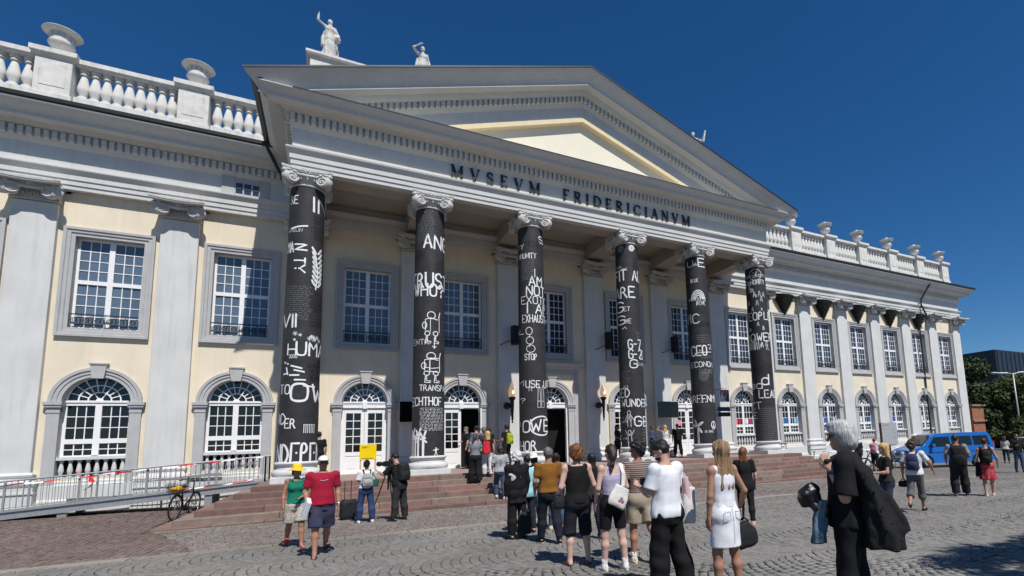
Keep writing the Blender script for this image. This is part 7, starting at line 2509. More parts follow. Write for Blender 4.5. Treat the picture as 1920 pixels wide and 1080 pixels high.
 def skirt(s, col, length=.42, flare=.03, waist=1.03, mat_=None, name='skirt', fold=.02, nf=9, g=.012):
  z0 = waist - length
  j = s.J
  F = s.field([s.up(-.4, -.35, waist), V3(.4, .35, s.pz - .9 + z0)], .06)
  S = s.secs(g, .82, waist)
  kx = max(abs(j[0]['knee'][0]), abs(j[1]['knee'][0])); ky = (j[0]['knee'][1] + j[1]['knee'][1]) / 2
  dy = abs(j[0]['knee'][1] - j[1]['knee'][1]) / 2
  f = (.82 - z0) / .42
  zb = S[0][0] - (.82 - z0)
  S = [(zb, 0, S[0][2] + ky * f, .178 + flare * 1.0 + kx * .0, .118 + flare + dy * f)] + [(S[0][0], S[0][1], S[0][2], max(S[0][3], .186), S[0][4] + .02)] + S[1:]
  F.loft(S, .02, fold=fold, nf=nf, ph=s.seed)
  for sd in (-1, 1): F.ell(s.up(sd * .08, .062, .905), (.088, .078, .09), k=.05)
  F.noise(.003, 24, s.seed + 5)
  return s.finish(F, name, mat_ or cloth(col))
 def coat(s, col, hem=.62, sleeve=1.92, g=.035, mat_=None, name='jacket', flare=.05, neck=1.47):
  F = s.field([s.up(-.35, -.3, hem - .1), s.up(.35, .3, 1.5)] + [a[k] for a in s.arms for k in ('el', 'wr')], .10)
  S = s.secs(g, .82, neck)
  c = S[0]
  S = [(c[0] - (.82 - hem), c[1], c[2] + .0, .19 + flare, .15 + flare)] + S if hem < .82 else s.secs(g, hem, neck)
  F.loft(S, .02, fold=.03, nf=7, ph=s.seed)
  b = s.bw ** .3 * (1 if s.sex == 'm' else .86)
  for a in s.arms:
   F.ell(a['sh'], (.085 * b,) * 3, k=.04)
   F.cone(a['sh'], a['sh'] + (a['el'] - a['sh']) * min(1, sleeve), .070 * b, .060 * b, .03)
   if sleeve > 1: F.cone(a['el'], a['el'] + (a['wr'] - a['el']) * (sleeve - 1), .060 * b, .046 * b, .03)
  F.cone(s.up(0, .04, 1.45), s.up(0, .03, 1.50), .085, .072, .02)
  F.noise(.006, 20, s.seed + 7)
  return s.finish(F, name, mat_ or cloth(col))
 def shoes(s, col, sole=(.7, .7, .68), style='shoe', sock=None):
  for i in (0, 1):
   j = s.J[i]; a = j['ank']; fp = j['fp']
   fd = rotz_(j['sd'] * .16) @ V3(0, -math.cos(fp), -math.sin(fp))
   n = unit(V3(0, math.sin(fp), -math.cos(fp)))
   sdv = unit(np.cross(fd, n))
   if style != 'sandal':
    F = s.field([a + V3(.1, .12, .09), a + V3(-.1, -.27, -.13), a + fd * .25 + n * .1, a - fd * .1], .04, min(s.h, .012))
    F.cone(a + n * .045 - fd * .025, a + n * .050 + fd * .05, .042, .042, .02)
    F.cone(a + n * .048 + fd * .04, a + n * .058 + fd * .165, .042, .034, .02)
    if style == 'sneaker': F.cone(a + n * .0, a + n * .03, .046, .044, .02)
    else: F.cone(a + n * .02, a + n * .04, .042, .042, .02)
    F.plane(n, float(n @ (a + n * .080)))
    s.finish(F, 'shoe', flat(col, .6, .1, 10, bump=.2))
   b = MB()
   c0 = a + n * .068
   pts = []
   for t in np.linspace(0, 2 * PI, 15)[:-1]:
    u = math.cos(t); w = math.sin(t)
    pts.append(c0 + fd * (.065 + .145 * u) + sdv * w * (.040 + .010 * u))
   b.prism(pts, n * .014)
   if style == 'sandal':
    for q, hh in ((.16, .012), (.10, .03), (.02, .05)):
     b.tube([c0 + fd * q + sdv * .047, c0 + fd * q * .98 - n * (.030 + hh * .5), c0 + fd * q - sdv * .047], .007, 5)
    b.tube([c0 + fd * .02 + sdv * .045, a + n * .01 - fd * .045, c0 + fd * .02 - sdv * .045], .007, 5)
   o = b.build('sole' if style != 'sandal' else 'sandal', flat(sole if style != 'sandal' else col, .7), s.t); o.scale = (s.sc,) * 3
   if sock:
    b = MB(); up = unit(j['knee'] - a)
    b.tube([a + n * .02, a + up * .03, a + up * .09, a + up * .095], [.043, .042, .046, .040], 10); o = b.build('sock', flat(sock, .9, bump=.4), s.t, True); o.scale = (s.sc,) * 3
 # world position of a point given in figure coordinates
 def world(s, p):
  c, q = math.cos(s.t.rotation_euler[2]), math.sin(s.t.rotation_euler[2])
  p = np.array(p) * s.sc
  return Vector((s.t.location[0] + c * p[0] - q * p[1], s.t.location[1] + q * p[0] + c * p[1], s.t.location[2] + p[2]))
 def put_item(s, name, label, cat, group=None):
  """an empty in the figure's frame for something carried; a thing of its own"""
  t = thing(name, label, cat, s.t.location, s.t.rotation_euler[2], group)
  t.scale = (s.sc,) * 3
  return t
 def backpack(s, label, col, w=.15, hgt=.42, dep=.10, zc=1.20, strap=None, off=0.0, kind='backpack'):
  t = s.put_item(kind, label, kind)
  F = Field((-.35, -.05, .75), (.35, .5, 1.6), max(s.h, .013))
  c = s.up(off, .125 + dep * .5, zc)
  z0, z1 = c[2] - hgt / 2, c[2] + hgt / 2
  F.loft([(z0, c[0], c[1] + .01, w * .95, dep * .85), (z0 + .05, c[0], c[1] + .012, w, dep), (c[2] - .05, c[0], c[1] + .012, w, dep), (z1 - .07, c[0], c[1], w * .92, dep * .85), (z1, c[0], c[1] - .015, w * .6, dep * .5)], .02, fold=.015, nf=5, p=2.8)
  F.ell((c[0], c[1] + dep * .92, c[2] - hgt * .18), (w * .72, .045, hgt * .22), k=.02)
  F.noise(.003, 30, s.seed)
  me = F.mesh('pack', flat(col, .8, .12, 8, bump=.3, bscale=30), 1); put('pack', me, t)
  b = MB(); st = flat(strap or tuple(q * .6 for q in col), .8)
  for sd in (-1, 1):
   sh = s.arms[0 if sd > 0 else 1]['sh']
   p = [(c[0] + sd * w * .5, c[1] - dep * .3, z1 - .05), s.up(sd * s.shw * .62, .06, 1.475), s.up(sd * s.shw * .66, -.04, 1.478), s.up(sd * s.shw * .72, -.125, 1.34), s.up(sd * s.shw * .85, -.10, 1.15), (c[0] + sd * w * .9, c[1] - dep * .5, z0 + .06)]
   for q0, q1 in zip(p[:-1], p[1:]): b.bar(q0, q1, .042, .010, up=(0, .7, .7))
  b.build('strap', st, t)
  b = MB(); b.tube([(c[0] - w * .7, c[1] + dep * .9, c[2] + hgt * .12), (c[0], c[1] + dep * 1.03, c[2] + hgt * .14), (c[0] + w * .7, c[1] + dep * .9, c[2] + hgt * .12)], .006, 4); b.build('zip', st, t)
  return t
 def tote(s, label, col, pos, w=.17, hgt=.40, dep=.04, strap_to=None, tilt=0.0, kind='tote_bag', cat='bag', yaw=0.0, strap_col=None, shape=2.6, top=.85, name='bag_body'):
  """a soft bag whose middle hangs at pos (figure coordinates), with a strap to strap_to"""
  t = s.put_item(kind, label, cat)
  R = rotz_(yaw)
  F = Field((-w - .06, -dep * 2 - .06, -hgt / 2 - .06), (w + .06, dep * 2 + .06, hgt / 2 + .06), max(.010, min(s.h, .013)))
  F.loft([(-hgt / 2, 0, 0, w * .92, dep * .9), (-hgt / 2 + .04, 0, 0, w, dep * 1.15), (0, 0, 0, w * .98, dep), (hgt / 2 - .02, 0, 0, w * top, dep * .6), (hgt / 2, 0, 0, w * top * .97, dep * .4)], .02, fold=.03, nf=5, ph=s.seed, p=shape)
  F.noise(.004, 28, s.seed + 2)
  me = F.mesh(name, flat(col, .75, .12, 9, bump=.35, bscale=24), 1)
  o = put(name, me, t, tuple(pos)); o.rotation_euler = (0, tilt, yaw)
  if strap_to is not None:
   b = MB()
   mt = Matrix.Translation(Vector(pos)) @ Matrix.Rotation(yaw, 4, 'Z') @ Matrix.Rotation(tilt, 4, 'Y')
   for sx in (-1, 1):
    a = mt @ Vector((sx * w * .6, 0, hgt / 2 - .02))
    P = [a] + [Vector(q) for q in strap_to]
    b.tube(P, .010, 5)
   b.build('strap', flat(strap_col or col, .8), t)
  return t
# ---------------------------------------------------------------- the people
def P3(x, y, z=None): return (x, y, gz(x, y) if z is None else z)
BK = (.012, .012, .013)
DOWN = ((.20, .02, -1), (.05, -.22, -1)); DOWNR = ((-.20, .02, -1), (-.05, -.22, -1))
FWD = ((.16, -.10, -1), (-.25, -1, -.05)); FWDR = ((-.16, -.10, -1), (.25, -1, -.05))
STEP_A = ((.32, .12, .03, 0), (-.26, .22, .03, -.45))
WALK = ((-.30, .45, .02, -.75), (.26, .04, .03, .05))

# couple walking towards the viewer
f = Figure('woman in a yellow sun hat and green tank top beside the man in red', P3(-10.02, -12.05), 1.53, .18, 'f', .012, 1.08, ((.22, .10, .03, .0), (-.18, .42, .02, -.55)), (((.22, -.05, -1), (-.75, -.75, -.35)), ((-.20, .0, -1), (-.05, -.3, -1))), skin='tan', seed=2)
f.body(); f.top((.01, .16, .105), 0, .93, .010, 1.42); f.hair('bob', 'black'); f.hat((.78, .50, .04), .185, .045); f.sunglasses(); f.mouth()
m, nt, b_ = new_mat('dotted_cotton'); vo = nn(nt, 'ShaderNodeTexVoronoi'); vo.inputs['Scale'].default_value = 34; tc = nn(nt, 'ShaderNodeTexCoord'); cr = nn(nt, 'ShaderNodeMapRange'); cr.inputs[1].default_value = .28; cr.inputs[2].default_value = .36
mx = nn(nt, 'ShaderNodeMix', data_type='RGBA'); mx.inputs[6].default_value = (.12, .10, .08, 1); mx.inputs[7].default_value = (.52, .47, .40, 1)
nt.links.new(tc.outputs['Object'], vo.inputs['Vector']); nt.links.new(vo.outputs[0], cr.inputs[0]); nt.links.new(cr.outputs[0], mx.inputs[0]); nt.links.new(mx.outputs[2], b_.inputs['Base Color']); b_.inputs['Roughness'].default_value = .9
f.trousers(None, .86, .022, .035, mat_=m, name='shorts'); f.shoes((.42, .05, .04), style='sandal')
f.tote('thin black shoulder bag strap across the woman in the yellow hat', BK, f.up(.20, .02, .92), .09, .14, .03, [f.up(.12, -.12, 1.2), f.up(-.10, -.07, 1.44)])

f = Figure('man in a red T-shirt, white cap and navy shorts carrying a white ring binder', P3(-9.58, -13.3), 1.67, .12, 'm', .011, 1.14, ((-.20, .36, .03, -.5), (.24, .06, .03, .06)), (((.20, .10, -1), (.02, -.35, -1)), ((-.24, .12, -1), (.12, -.45, -.85))), skin='tan', seed=3)
f.body(); f.top((.33, .012, .035), .72, .90, .020, 1.46, armg=.026); f.cap((.70, .69, .66)); f.hair('crop', 'white'); f.sunglasses(); f.mouth(); f.trousers((.040, .040, .075), .96, .028, .03, name='shorts', bumps=.007); f.shoes((.03, .024, .02), style='sandal')
b = MB(); b.tube([f.up(-.06, -.140, 1.33), f.up(-.02, -.141, 1.325), f.up(.0, -.142, 1.315), f.up(.02, -.141, 1.325), f.up(.07, -.136, 1.335)], .004, 4); o = b.build('chest_print', flat((.65, .55, .58)), f.t); o.scale = (f.sc,) * 3
b = MB(); w = f.arms[0]['wr']; b.tube([w + V3(.03 * math.cos(a), .03 * math.sin(a), .0) for a in np.linspace(0, 2 * PI, 11)[:-1]], .009, 5, closed=True); o = b.build('watch', M['chrome'], f.t); o.scale = (f.sc,) * 3
t = f.put_item('ring_binder', 'white ring binder held against the side of the man in red', 'binder')
h_ = f.arms[1]['wr'] + f.arms[1]['fd'] * .10
b = MB(); mt = Matrix.Translation(Vector(h_) + Vector((-.035, -.02, .03))) @ Matrix.Rotation(.35, 4, 'X') @ Matrix.Rotation(.25, 4, 'Y')
q = MB(); q.bbox(-.035, -.11, -.15, .035, .11, .15, .006); b.join(q, mt); b.build('cover', flat((.72, .73, .78), .4), t)
b = MB(); q = MB(); q.lathe([(.028, -.002), (.028, .002)], 12, (-.037, -.05, -.08), ax=((0, 1, 0), (0, 0, 1), (1, 0, 0))); b.join(q, mt); b.build('finger_hole', M['chrome'], t)

# reporter pair by the steps
f = Figure('woman with a grey rucksack and blue jeans looking up from the foot of the steps', P3(-8.67, -9.02), 1.55, PI + .15, 'f', .014, 1.0, ((.05, .05, .12, 0), (-.05, .05, .12, 0)), (((.22, -.05, -1), (-.3, -1, .1)), ((-.22, -.05, -1), (.3, -1, .2))), head=(-.5, 0, 0), seed=4)
f.body(); f.top((.72, .72, .72), .8, .96, .024, armg=.04); f.hair('bun', 'black'); f.sunglasses(); f.trousers((.03, .055, .13), 1.95, .010, .03); f.shoes((.65, .65, .65), style='sneaker')
f.backpack('light grey rucksack on the back of the woman in blue jeans', (.33, .33, .32), .14, .36, .08, 1.20, BK)
f.tote('dark green shoulder bag hanging beside the grey rucksack', (.012, .085, .06), f.up(-.20, .10, 1.10), .11, .20, .06, [f.up(-.14, .12, 1.42)])

f = Figure('photographer in black with a dark rucksack bending behind a camera on a tripod', P3(-7.91, -9.2), 1.72, PI + .75, 'm', .014, 1.02, ((.05, .04, .10, 0), (-.04, .05, .10, 0)), (((.30, -.6, -.75), (-.2, -.8, .25)), ((-.22, -.5, -.9), (.15, -.9, .1))), lean=.22, head=(0, .22, 0), skin='fair', seed=5)
f.body(); f.top((.012, .012, .014), .9, .88, .022, armg=.025); f.hair('short', 'black'); f.trousers((.028, .029, .033), 1.95, .020, .02); f.shoes((.02, .02, .02), (.05, .05, .05))
f.backpack('bulging black camera rucksack on the back of the photographer', (.016, .016, .018), .16, .46, .12, 1.22)
hd = Vector(f.world(f.hp(0, -.22, .0)))
t = thing('tripod', 'black tripod standing in front of the photographer', 'tripod', (hd.x, hd.y, gz(hd.x, hd.y)), .3)
th = hd.z - gz(hd.x, hd.y) - .16
for k in range(3):
 a = .5 + 2 * PI * k / 3
 b = MB(); b.tube([(.05 * math.cos(a), .05 * math.sin(a), th - .12), (.22 * math.cos(a), .22 * math.sin(a), th * .5), (.46 * math.cos(a), .46 * math.sin(a), .01)], [.016, .014, .010], 6); b.build('leg', M['black'], t)
b = MB(); b.lathe([(.022, th - .55), (.022, th - .08), (.06, th - .08), (.06, th), (.04, th + .03)], 10); b.tube([(0, 0, th), (.15, .2, th - .16)], .010, 5); b.build('tripod_head', M['black'], t)
t = thing('video_camera', 'black camera with a long lens on top of the tripod', 'camera', (hd.x, hd.y, hd.z - .12), PI + .75)
b = MB(); b.bbox(-.07, -.12, 0, .07, .12, .14, .012); b.bbox(-.03, .02, .14, .03, .14, .19, .008); b.build('camera_body', M['black'], t)
b = MB(); b.lathe([(.045, .1), (.05, .12), (.05, .24), (.062, .26), (.062, .34)], 14, (0, 0, .07), ax=((1, 0, 0), (0, 0, 1), (0, -1, 0))); b.build('lens', M['black'], t, 'auto')

t = thing('suitcase_trolley', 'black wheeled suitcase with its handle pulled up behind the man in red', 'suitcase', P3(-9.02, -8.0), .3)
F = Field((-.3, -.22, -.02), (.36, .22, .62), .014); F.loft([(.05, 0, 0, .20, .12), (.10, 0, 0, .21, .13), (.45, 0, 0, .20, .12), (.52, 0, 0, .16, .09)], .02, p=4); F.ell((.22, 0, .20), (.09, .10, .16), k=.02); F.noise(.005, 25, 3)
put('case_body', F.mesh('case_body', flat((.016, .016, .017), .7, bump=.3, bscale=20), 1), t)
b = MB(); b.tube([(-.08, .08, .5), (-.08, .08, 1.0), (.08, .08, 1.0), (.08, .08, .5)], .010, 6); b.build('handle', M['black'], t)
for x in (-.14, .14):
 b = MB(); b.lathe([(.045, -.02), (.045, .02)], 12, (x, .08, .045), ax=((0, 1, 0), (0, 0, 1), (1, 0, 0))); b.build('wheel', M['rubber'], t)

# ---- those at the doors and on the steps
f = Figure('guard in black with cropped grey hair facing the visitors at the open door', (-4.35, -.95, 0), 1.80, PI + 1.5, 'm', .018, 1.12, skin='fair', arms=(DOWN, FWDR), head=(.2, .25, 0), seed=6)
f.body(); f.top((.016, .018, .02), .8, .90, .022); f.hair('crop', 'dkgrey'); f.trousers((.02, .02, .024), 1.95, .018, .02); f.shoes((.015, .015, .015), (.03, .03, .03))
f = Figure('man in a blue denim shirt between the guard and the queue', (-4.12, -1.7, 0), 1.80, PI + .2, 'm', .018, 1.0, arms=(FWD, DOWNR), seed=7)
f.body(); f.top((.10, .15, .24), 1.9, .88, .022); f.hair('short', 'black'); f.trousers(BK, 1.95, .016, .015); f.shoes(BK, BK)
f = Figure('woman in a grey T-shirt and wide black trousers on the upper step', (-5.12, -5.62, -.326), 1.71, PI - .1, 'f', .016, 1.05, ((.10, .1, .04, 0), (-.1, .06, .04, 0)), (FWD, FWDR), head=(-.35, .1, 0), seed=8)
f.body(); f.top((.20, .205, .22), .6, .97, .018); f.hair('tied', 'brown'); f.trousers((.012, .012, .014), 1.97, .020, .05); f.shoes(BK, (.75, .75, .75), 'sneaker')
f = Figure('woman in black with curly grey hair beside the blonde woman', (-4.28, -3.5, 0), 1.66, PI + .3, 'f', .018, 1.1, arms=(FWD, DOWNR), seed=9)
f.body(); f.top((.05, .045, .05), .5, .80, .03); f.hair('curly', 'dkgrey'); f.trousers((.02, .02, .022), 1.95, .016, .03); f.shoes(BK, BK)
f = Figure('blonde woman in black with white trousers climbing the steps with a red bag', (-4.58, -5.22, -.163), 1.64, PI - .15, 'f', .014, 1.0, ((.30, .35, .03, 0), (-.15, .10, .04, -.3)), (((.25, -.15, -1), (-.5, -.9, .35)), DOWNR), head=(.5, 0, 0), skin='fair', seed=10)
f.body(); f.top((.014, .014, .016), .5, .92, .018); f.hair('mid', 'blond'); f.trousers((.62, .62, .66), 1.9, .014, .03); f.shoes(BK, (.7, .7, .7), 'sneaker')
f.tote('red and orange cloth bag hanging from the shoulder of the blonde woman', (.55, .02, .035), f.up(.06, .17, 1.12), .14, .46, .05, [f.up(.13, .10, 1.44)])
f = Figure('brown-haired visitor in black half hidden behind the blonde woman', (-3.85, -2.6, 0), 1.70, PI, 'm', .02, 1.0, seed=11)
f.body(); f.top((.02, .018, .018), .6, .9, .02); f.hair('wavy', 'brown'); f.trousers((.05, .055, .08), 1.95, .016); f.shoes(BK, BK)
f = Figure('young man in black wearing a lime green rucksack in front of the doors', (-3.28, -3.2, 0), 1.76, PI + .55, 'm', .016, .95, arms=(FWD, DOWNR), head=(.3, 0, 0), skin='tan', seed=12)
f.body(); f.top((.015, .015, .017), .6, .9, .018); f.hair('short', 'black'); f.trousers((.025, .027, .035), 1.95, .016); f.shoes(BK, (.5, .5, .5))
f.backpack('lime green rucksack on the young man in front of the doors', (.30, .36, .02), .15, .44, .10, 1.20, BK)
f = Figure('man in a grey T-shirt with a small blue print climbing the middle steps', (-4.55, -6.65, -.815), 1.74, PI - .12, 'm', .013, 1.0, ((.55, .75, .03, 0), (-.12, .05, .03, -.2)), (((.28, .02, -1), (-.1, -.7, -.6)), ((-.26, .02, -1), (.1, -.6, -.8))), seed=13)
f.body(); f.top((.36, .36, .36), .8, .90, .022, armg=.026); f.hair('wavy', 'dkbrown'); f.trousers((.045, .075, .13), 1.95, .016, .02); f.shoes((.6, .6, .6), (.75, .75, .75), 'sneaker')
b = MB()
for k in range(7): a = f.up(random.uniform(-.04, .04), .142, 1.30 - k * .03); b.sphere(a, (.022, .006, .018), 6, 4)
o = b.build('back_print', flat((.04, .05, .25)), f.t); o.scale = (f.sc,) * 3
f = Figure('person in black leaning out from behind the column lettered NDEPEN', (-9.86, -2.2, 0), 1.66, PI + .3, 'm', .02, 1.05, arms=(((.5, .1, -.8), (-.3, -.6, .5)), DOWNR), seed=14)
f.body(); f.top((.012, .012, .013), .8, .9, .02); f.hair('short', 'black'); f.trousers((.03, .03, .04), 1.95, .016); f.shoes(BK, BK)
f = Figure('woman in a brown top standing in shade left of the WUNDER column', (2.30, -2.4, 0), 1.70, .5, 'f', .02, 1.0, arms=(FWD, FWDR), skin='tan', seed=15)
f.body(); f.top((.06, .025, .022), .6, .95, .016); f.hair('long', 'black'); f.skirt((.02, .018, .018), .45); f.shoes(BK, BK)
f = Figure('woman in a white dress with one arm raised to her head on the portico floor', (4.60, -3.0, 0), 1.62, PI - .6, 'f', .018, 1.0, arms=(((.7, -.1, .3), (-.6, -.3, .8)), ((-.3, .1, -1), (.2, -.8, -.2))), skin='tan', seed=16)
f.body(); f.top((.62, .60, .56), .0, .90, .016, 1.42); f.skirt((.66, .65, .62), .62, .06); f.hair('mid', 'blond'); f.shoes((.5, .45, .4), style='sandal')
f.tote('white cloth bag on the hip of the woman in the white dress', (.66, .65, .63), f.up(-.18, .10, .86), .16, .30, .07, [f.up(.05, .12, 1.44)])
f = Figure('slim man in dark blue behind the woman in the white dress', (4.95, -1.3, 0), 1.66, .6, 'm', .02, .95, arms=(FWD, FWDR), skin='dark', seed=17)
f.body(); f.top((.05, .07, .14), .6, .9, .018); f.hair('crop', 'black'); f.trousers((.02, .02, .025), 1.95, .016); f.shoes(BK, BK)
f = Figure('broad man all in black standing with his back turned by the glazed door', (6.75, -1.0, 0), 1.76, PI - .3, 'm', .018, 1.25, ((.12, .05, .10, 0), (-.08, .06, .10, 0)), (DOWN, FWDR), skin='dark', seed=18)
f.body(); f.top((.008, .008, .009), .9, .86, .03, armg=.03); f.hair('crop', 'black'); f.trousers((.008, .008, .009), 1.95, .022, .02); f.shoes(BK, BK)
f = Figure('person in a blue shirt crouching beside the base of the GREENME column', (7.30, -2.7, 0), 1.62, PI - .5, 'm', .018, 1.0, ((1.75, 2.2, .15, .0), (1.65, 2.15, .15, .0)), (((.3, -.7, -.6), (-.2, -1, .2)), ((-.3, -.7, -.6), (.2, -1, .2))), lean=.35, skin='tan', seed=19)
f.body(); f.top((.06, .10, .24), .9, .92, .024); f.hair('short', 'black'); f.trousers((.02, .02, .025), 1.9, .016); f.shoes(BK, BK)

# ---- the queue on the square
f = Figure('old man with white hair in a long black jacket holding a bag strap', P3(-6.33, -13.85), 1.64, PI + .25, 'm', .012, 1.12, ((.06, .05, .05, 0), (-.04, .05, .05, 0)), (((.16, .05, -1), (.05, -.1, -1)), ((-.18, .05, -1), (.1, -.15, -1))), head=(-.55, .2, 0), skin='fair', seed=20)
f.body(); f.top((.62, .66, .70), .5, .95, .018, collar=True); f.coat((.010, .010, .012), .72, 1.95, .03, flare=.02); f.hair('curly', 'white'); f.trousers((.012, .012, .014), 1.95, .022, .02); f.shoes(BK, (.05, .05, .05))
f.tote('flat black case hanging from long grey straps in the old man\'s hand', (.018, .018, .02), (-.10, .10, .30), .15, .44, .06, [f.arms[1]['wr'] + f.arms[1]['fd'] * .09], strap_col=(.22, .22, .22), top=.9, shape=4)
f = Figure('woman in a pale turquoise blouse beside the old man', P3(-5.92, -13.25), 1.56, PI, 'f', .014, 1.12, arms=(DOWN, ((-.22, -.1, -1), (.3, -.9, .1))), seed=21)
f.body(); f.top((.30, .55, .60), 1.5, .80, .03, armg=.026); f.hair('crop', 'black'); f.trousers((.02, .022, .03), 1.95, .016); f.shoes(BK, BK)
f = Figure('woman in a floppy white sun hat and black top in the queue', P3(-5.47, -12.4), 1.58, PI + .1, 'f', .014, 1.0, arms=(FWD, DOWNR), seed=22)
f.body(); f.top((.014, .014, .016), .6, .92, .016); f.hair('bob', 'black'); f.hat((.70, .68, .62), .20, .02, .11); f.trousers((.03, .05, .10), 1.9, .012); f.shoes((.6, .6, .6), (.7, .7, .7), 'sneaker')
f = Figure('young woman in slim blue jeans and a flowery blouse behind the man in brown', P3(-5.30, -13.3), 1.58, PI - .1, 'f', .014, .98, ((.1, .05, .06, 0), (-.12, .12, .05, -.2)), (FWD, ((-.3, .0, -1), (.2, -.7, .0))), head=(-.3, 0, 0), seed=23)
f.body(); f.top((.16, .07, .05), .8, .93, .02); f.hair('mid', 'black'); f.trousers((.05, .09, .17), 1.92, .008); f.shoes((.55, .48, .40), (.75, .72, .68), 'sneaker')
f.tote('cream coloured bag under the arm of the young woman in the flowery blouse', (.55, .47, .36), f.up(-.16, .04, 1.05), .07, .20, .05, [f.up(-.12, .08, 1.44)])
f = Figure('grey-haired man in an ochre brown T-shirt and navy trousers', P3(-6.01, -14.67), 1.70, PI - .05, 'm', .011, 1.08, ((.20, .08, .04, 0), (-.22, .14, .05, -.35)), (((.26, .04, -1), (-.12, -.5, -.7)), ((-.26, .04, -1), (.12, -.5, -.7))), head=(-.35, 0, 0), skin='tan', seed=24)
f.body(); f.top((.21, .088, .016), .68, .93, .012, armg=.020); f.hair('short', 'dkgrey'); f.trousers((.014, .016, .026), 1.95, .016, .015); f.shoes((.012, .012, .014), (.75, .75, .75), 'sneaker')
f = Figure('dark-haired woman in black between the man in the tank top and the lavender woman', P3(-5.20, -14.8), 1.56, PI, 'f', .014, 1.0, ((.12, .05, .06, 0), (-.1, .1, .05, -.2)), (FWD, DOWNR), seed=25)
f.body(); f.top((.014, .014, .016), 1.5, .88, .018); f.hair('long', 'black'); f.trousers((.016, .018, .03), 1.95, .014, .015); f.shoes((.08, .08, .08), (.7, .7, .7), 'sneaker')
f = Figure('man with copper curls in a black tank top and black shorts', P3(-6.31, -16.56), 1.70, PI - .08, 'm', .010, .95, ((.02, .12, .09, -.1), (-.05, .08, .06, 0)), (((.30, .10, -1), (.15, -.55, -.7)), ((-.34, .06, -1), (-.05, -.75, -.65))), head=(.0, .05, 0), skin='pale', seed=26)
f.body(); f.top((.010, .010, .011), 0, .90, .016, 1.44); f.hair('wavy', 'ginger'); f.trousers((.014, .015, .020), 1.06, .022, .035, name='shorts', bumps=.006); f.shoes((.12, .09, .07), (.2, .17, .14))
f.tote('black shoulder bag at the left hip of the man in the black tank top', BK, f.up(.27, -.02, .93), .10, .20, .05, [f.up(.2, -.02, 1.15)])
f = Figure('woman in a lavender strappy top and black cycling shorts with a white sling bag', P3(-6.05, -17.15), 1.69, PI + .02, 'f', .0095, 1.05, ((.06, .04, .07, 0), (-.08, .07, .06, 0)), (((.24, .04, -1), (-.05, -.5, -.9)), ((-.26, .05, -1), (.1, -.75, -.6))), skin='pale', seed=27)
f.body(); f.top((.40, .37, .48), 0, 1.02, .008, strap=True, fold=.015); f.hair('tied', 'dkbrown'); f.trousers((.010, .010, .011), .80, .010, .008, 1.06, name='shorts', bumps=.001); f.shoes((.66, .66, .62), (.78, .78, .75), 'sneaker', (.72, .72, .75))
t_ = f.tote('white cloth sling bag with a small coloured print across the back of the lavender woman', (.62, .60, .56), f.up(-.02, .175, 1.02), .145, .30, .05, None, tilt=-.45, yaw=0, shape=2.2)
b = MB(); prev = [f.up(-.10, .15, 1.16), f.up(-.13, .125, 1.34), f.up(-.135, .03, 1.475), f.up(-.10, -.10, 1.38)]
for p, q in zip(prev[:-1], prev[1:]): b.bar(p, q, .055, .012, up=(0, 1, .2))
b.build('strap', flat((.62, .60, .56), .8), t_)
b = MB()
for c_, p in (((0), (-.02, .238, 1.0)), ((1), (.01, .236, .98)), ((2), (-.04, .236, .965))): b.sphere(f.up(*p), (.026, .006, .02), 8, 5, c_)
b.build('print', [flat((.10, .22, .45)), flat((.55, .25, .12)), flat((.5, .2, .2))], t_)
m, nt, b_ = new_mat('striped_jersey'); tc = nn(nt, 'ShaderNodeTexCoord'); wv = nn(nt, 'ShaderNodeTexWave'); wv.bands_direction = 'Z'; wv.inputs['Scale'].default_value = 10.5; wv.inputs['Distortion'].default_value = .6
nt.links.new(tc.outputs['Object'], wv.inputs['Vector']); r_ = nn(nt, 'ShaderNodeValToRGB'); r_.color_ramp.elements[0].color = (.045, .038, .045, 1); r_.color_ramp.elements[1].color = (.30, .22, .19, 1); r_.color_ramp.elements[0].position = .35; r_.color_ramp.elements[1].position = .6
nt.links.new(wv.outputs[0], r_.inputs[0]); nt.links.new(r_.outputs[0], b_.inputs['Base Color']); b_.inputs['Roughness'].default_value = .9
f = Figure('dark curly-haired man in a striped T-shirt and frayed khaki shorts', P3(-5.52, -17.0), 1.72, PI - .1, 'm', .010, .96, ((.05, .08, .04, 0), (-.30, .42, .06, -.7)), (((.22, .02, -1), (-.2, -.95, -.3)), ((-.22, .02, -1), (.2, -.95, -.2))), head=(1.0, .0, 0), skin='tan', seed=28)
f.body(); f.top(None, .72, .95, .018, mat_=m, armg=.024); f.hair('curly', 'black'); f.trousers((.32, .27, .205), .80, .026, .03, name='shorts', bumps=.007); f.shoes((.60, .56, .45), (.70, .67, .58), 'sneaker', (.7, .7, .68))
F = f.field([f.up(-.25, .2, 1.5), f.up(-.02, .0, 1.0)], .06); F.loft(f.secs(.023, .96, 1.44), .0); F.plane((1, 0, 0), -.055); F.plane((0, -1, 0), .01); f.finish(F, 'back_panel', cloth((.030, .030, .034)))
f = Figure('man in a white T-shirt and black trousers bowing his head over a phone', P3(-6.10, -18.55), 1.72, PI + .22, 'm', .0095, 1.08, ((.10, .08, .07, 0), (-.10, .10, .10, -.1)), (((.20, -.20, -1), (-.35, -.9, .25)), ((-.20, -.12, -1), (.45, -.9, .1))), head=(.45, .38, 0), skin='fair', seed=29)
f.body(); f.top((.68, .69, .74), .80, .87, .026, armg=.034, fold=.03); f.hair('short', 'black'); f.beard('black'); f.trousers((.010, .010, .011), 1.95, .030, .035, bumps=.008); f.shoes(BK, (.05, .05, .05))
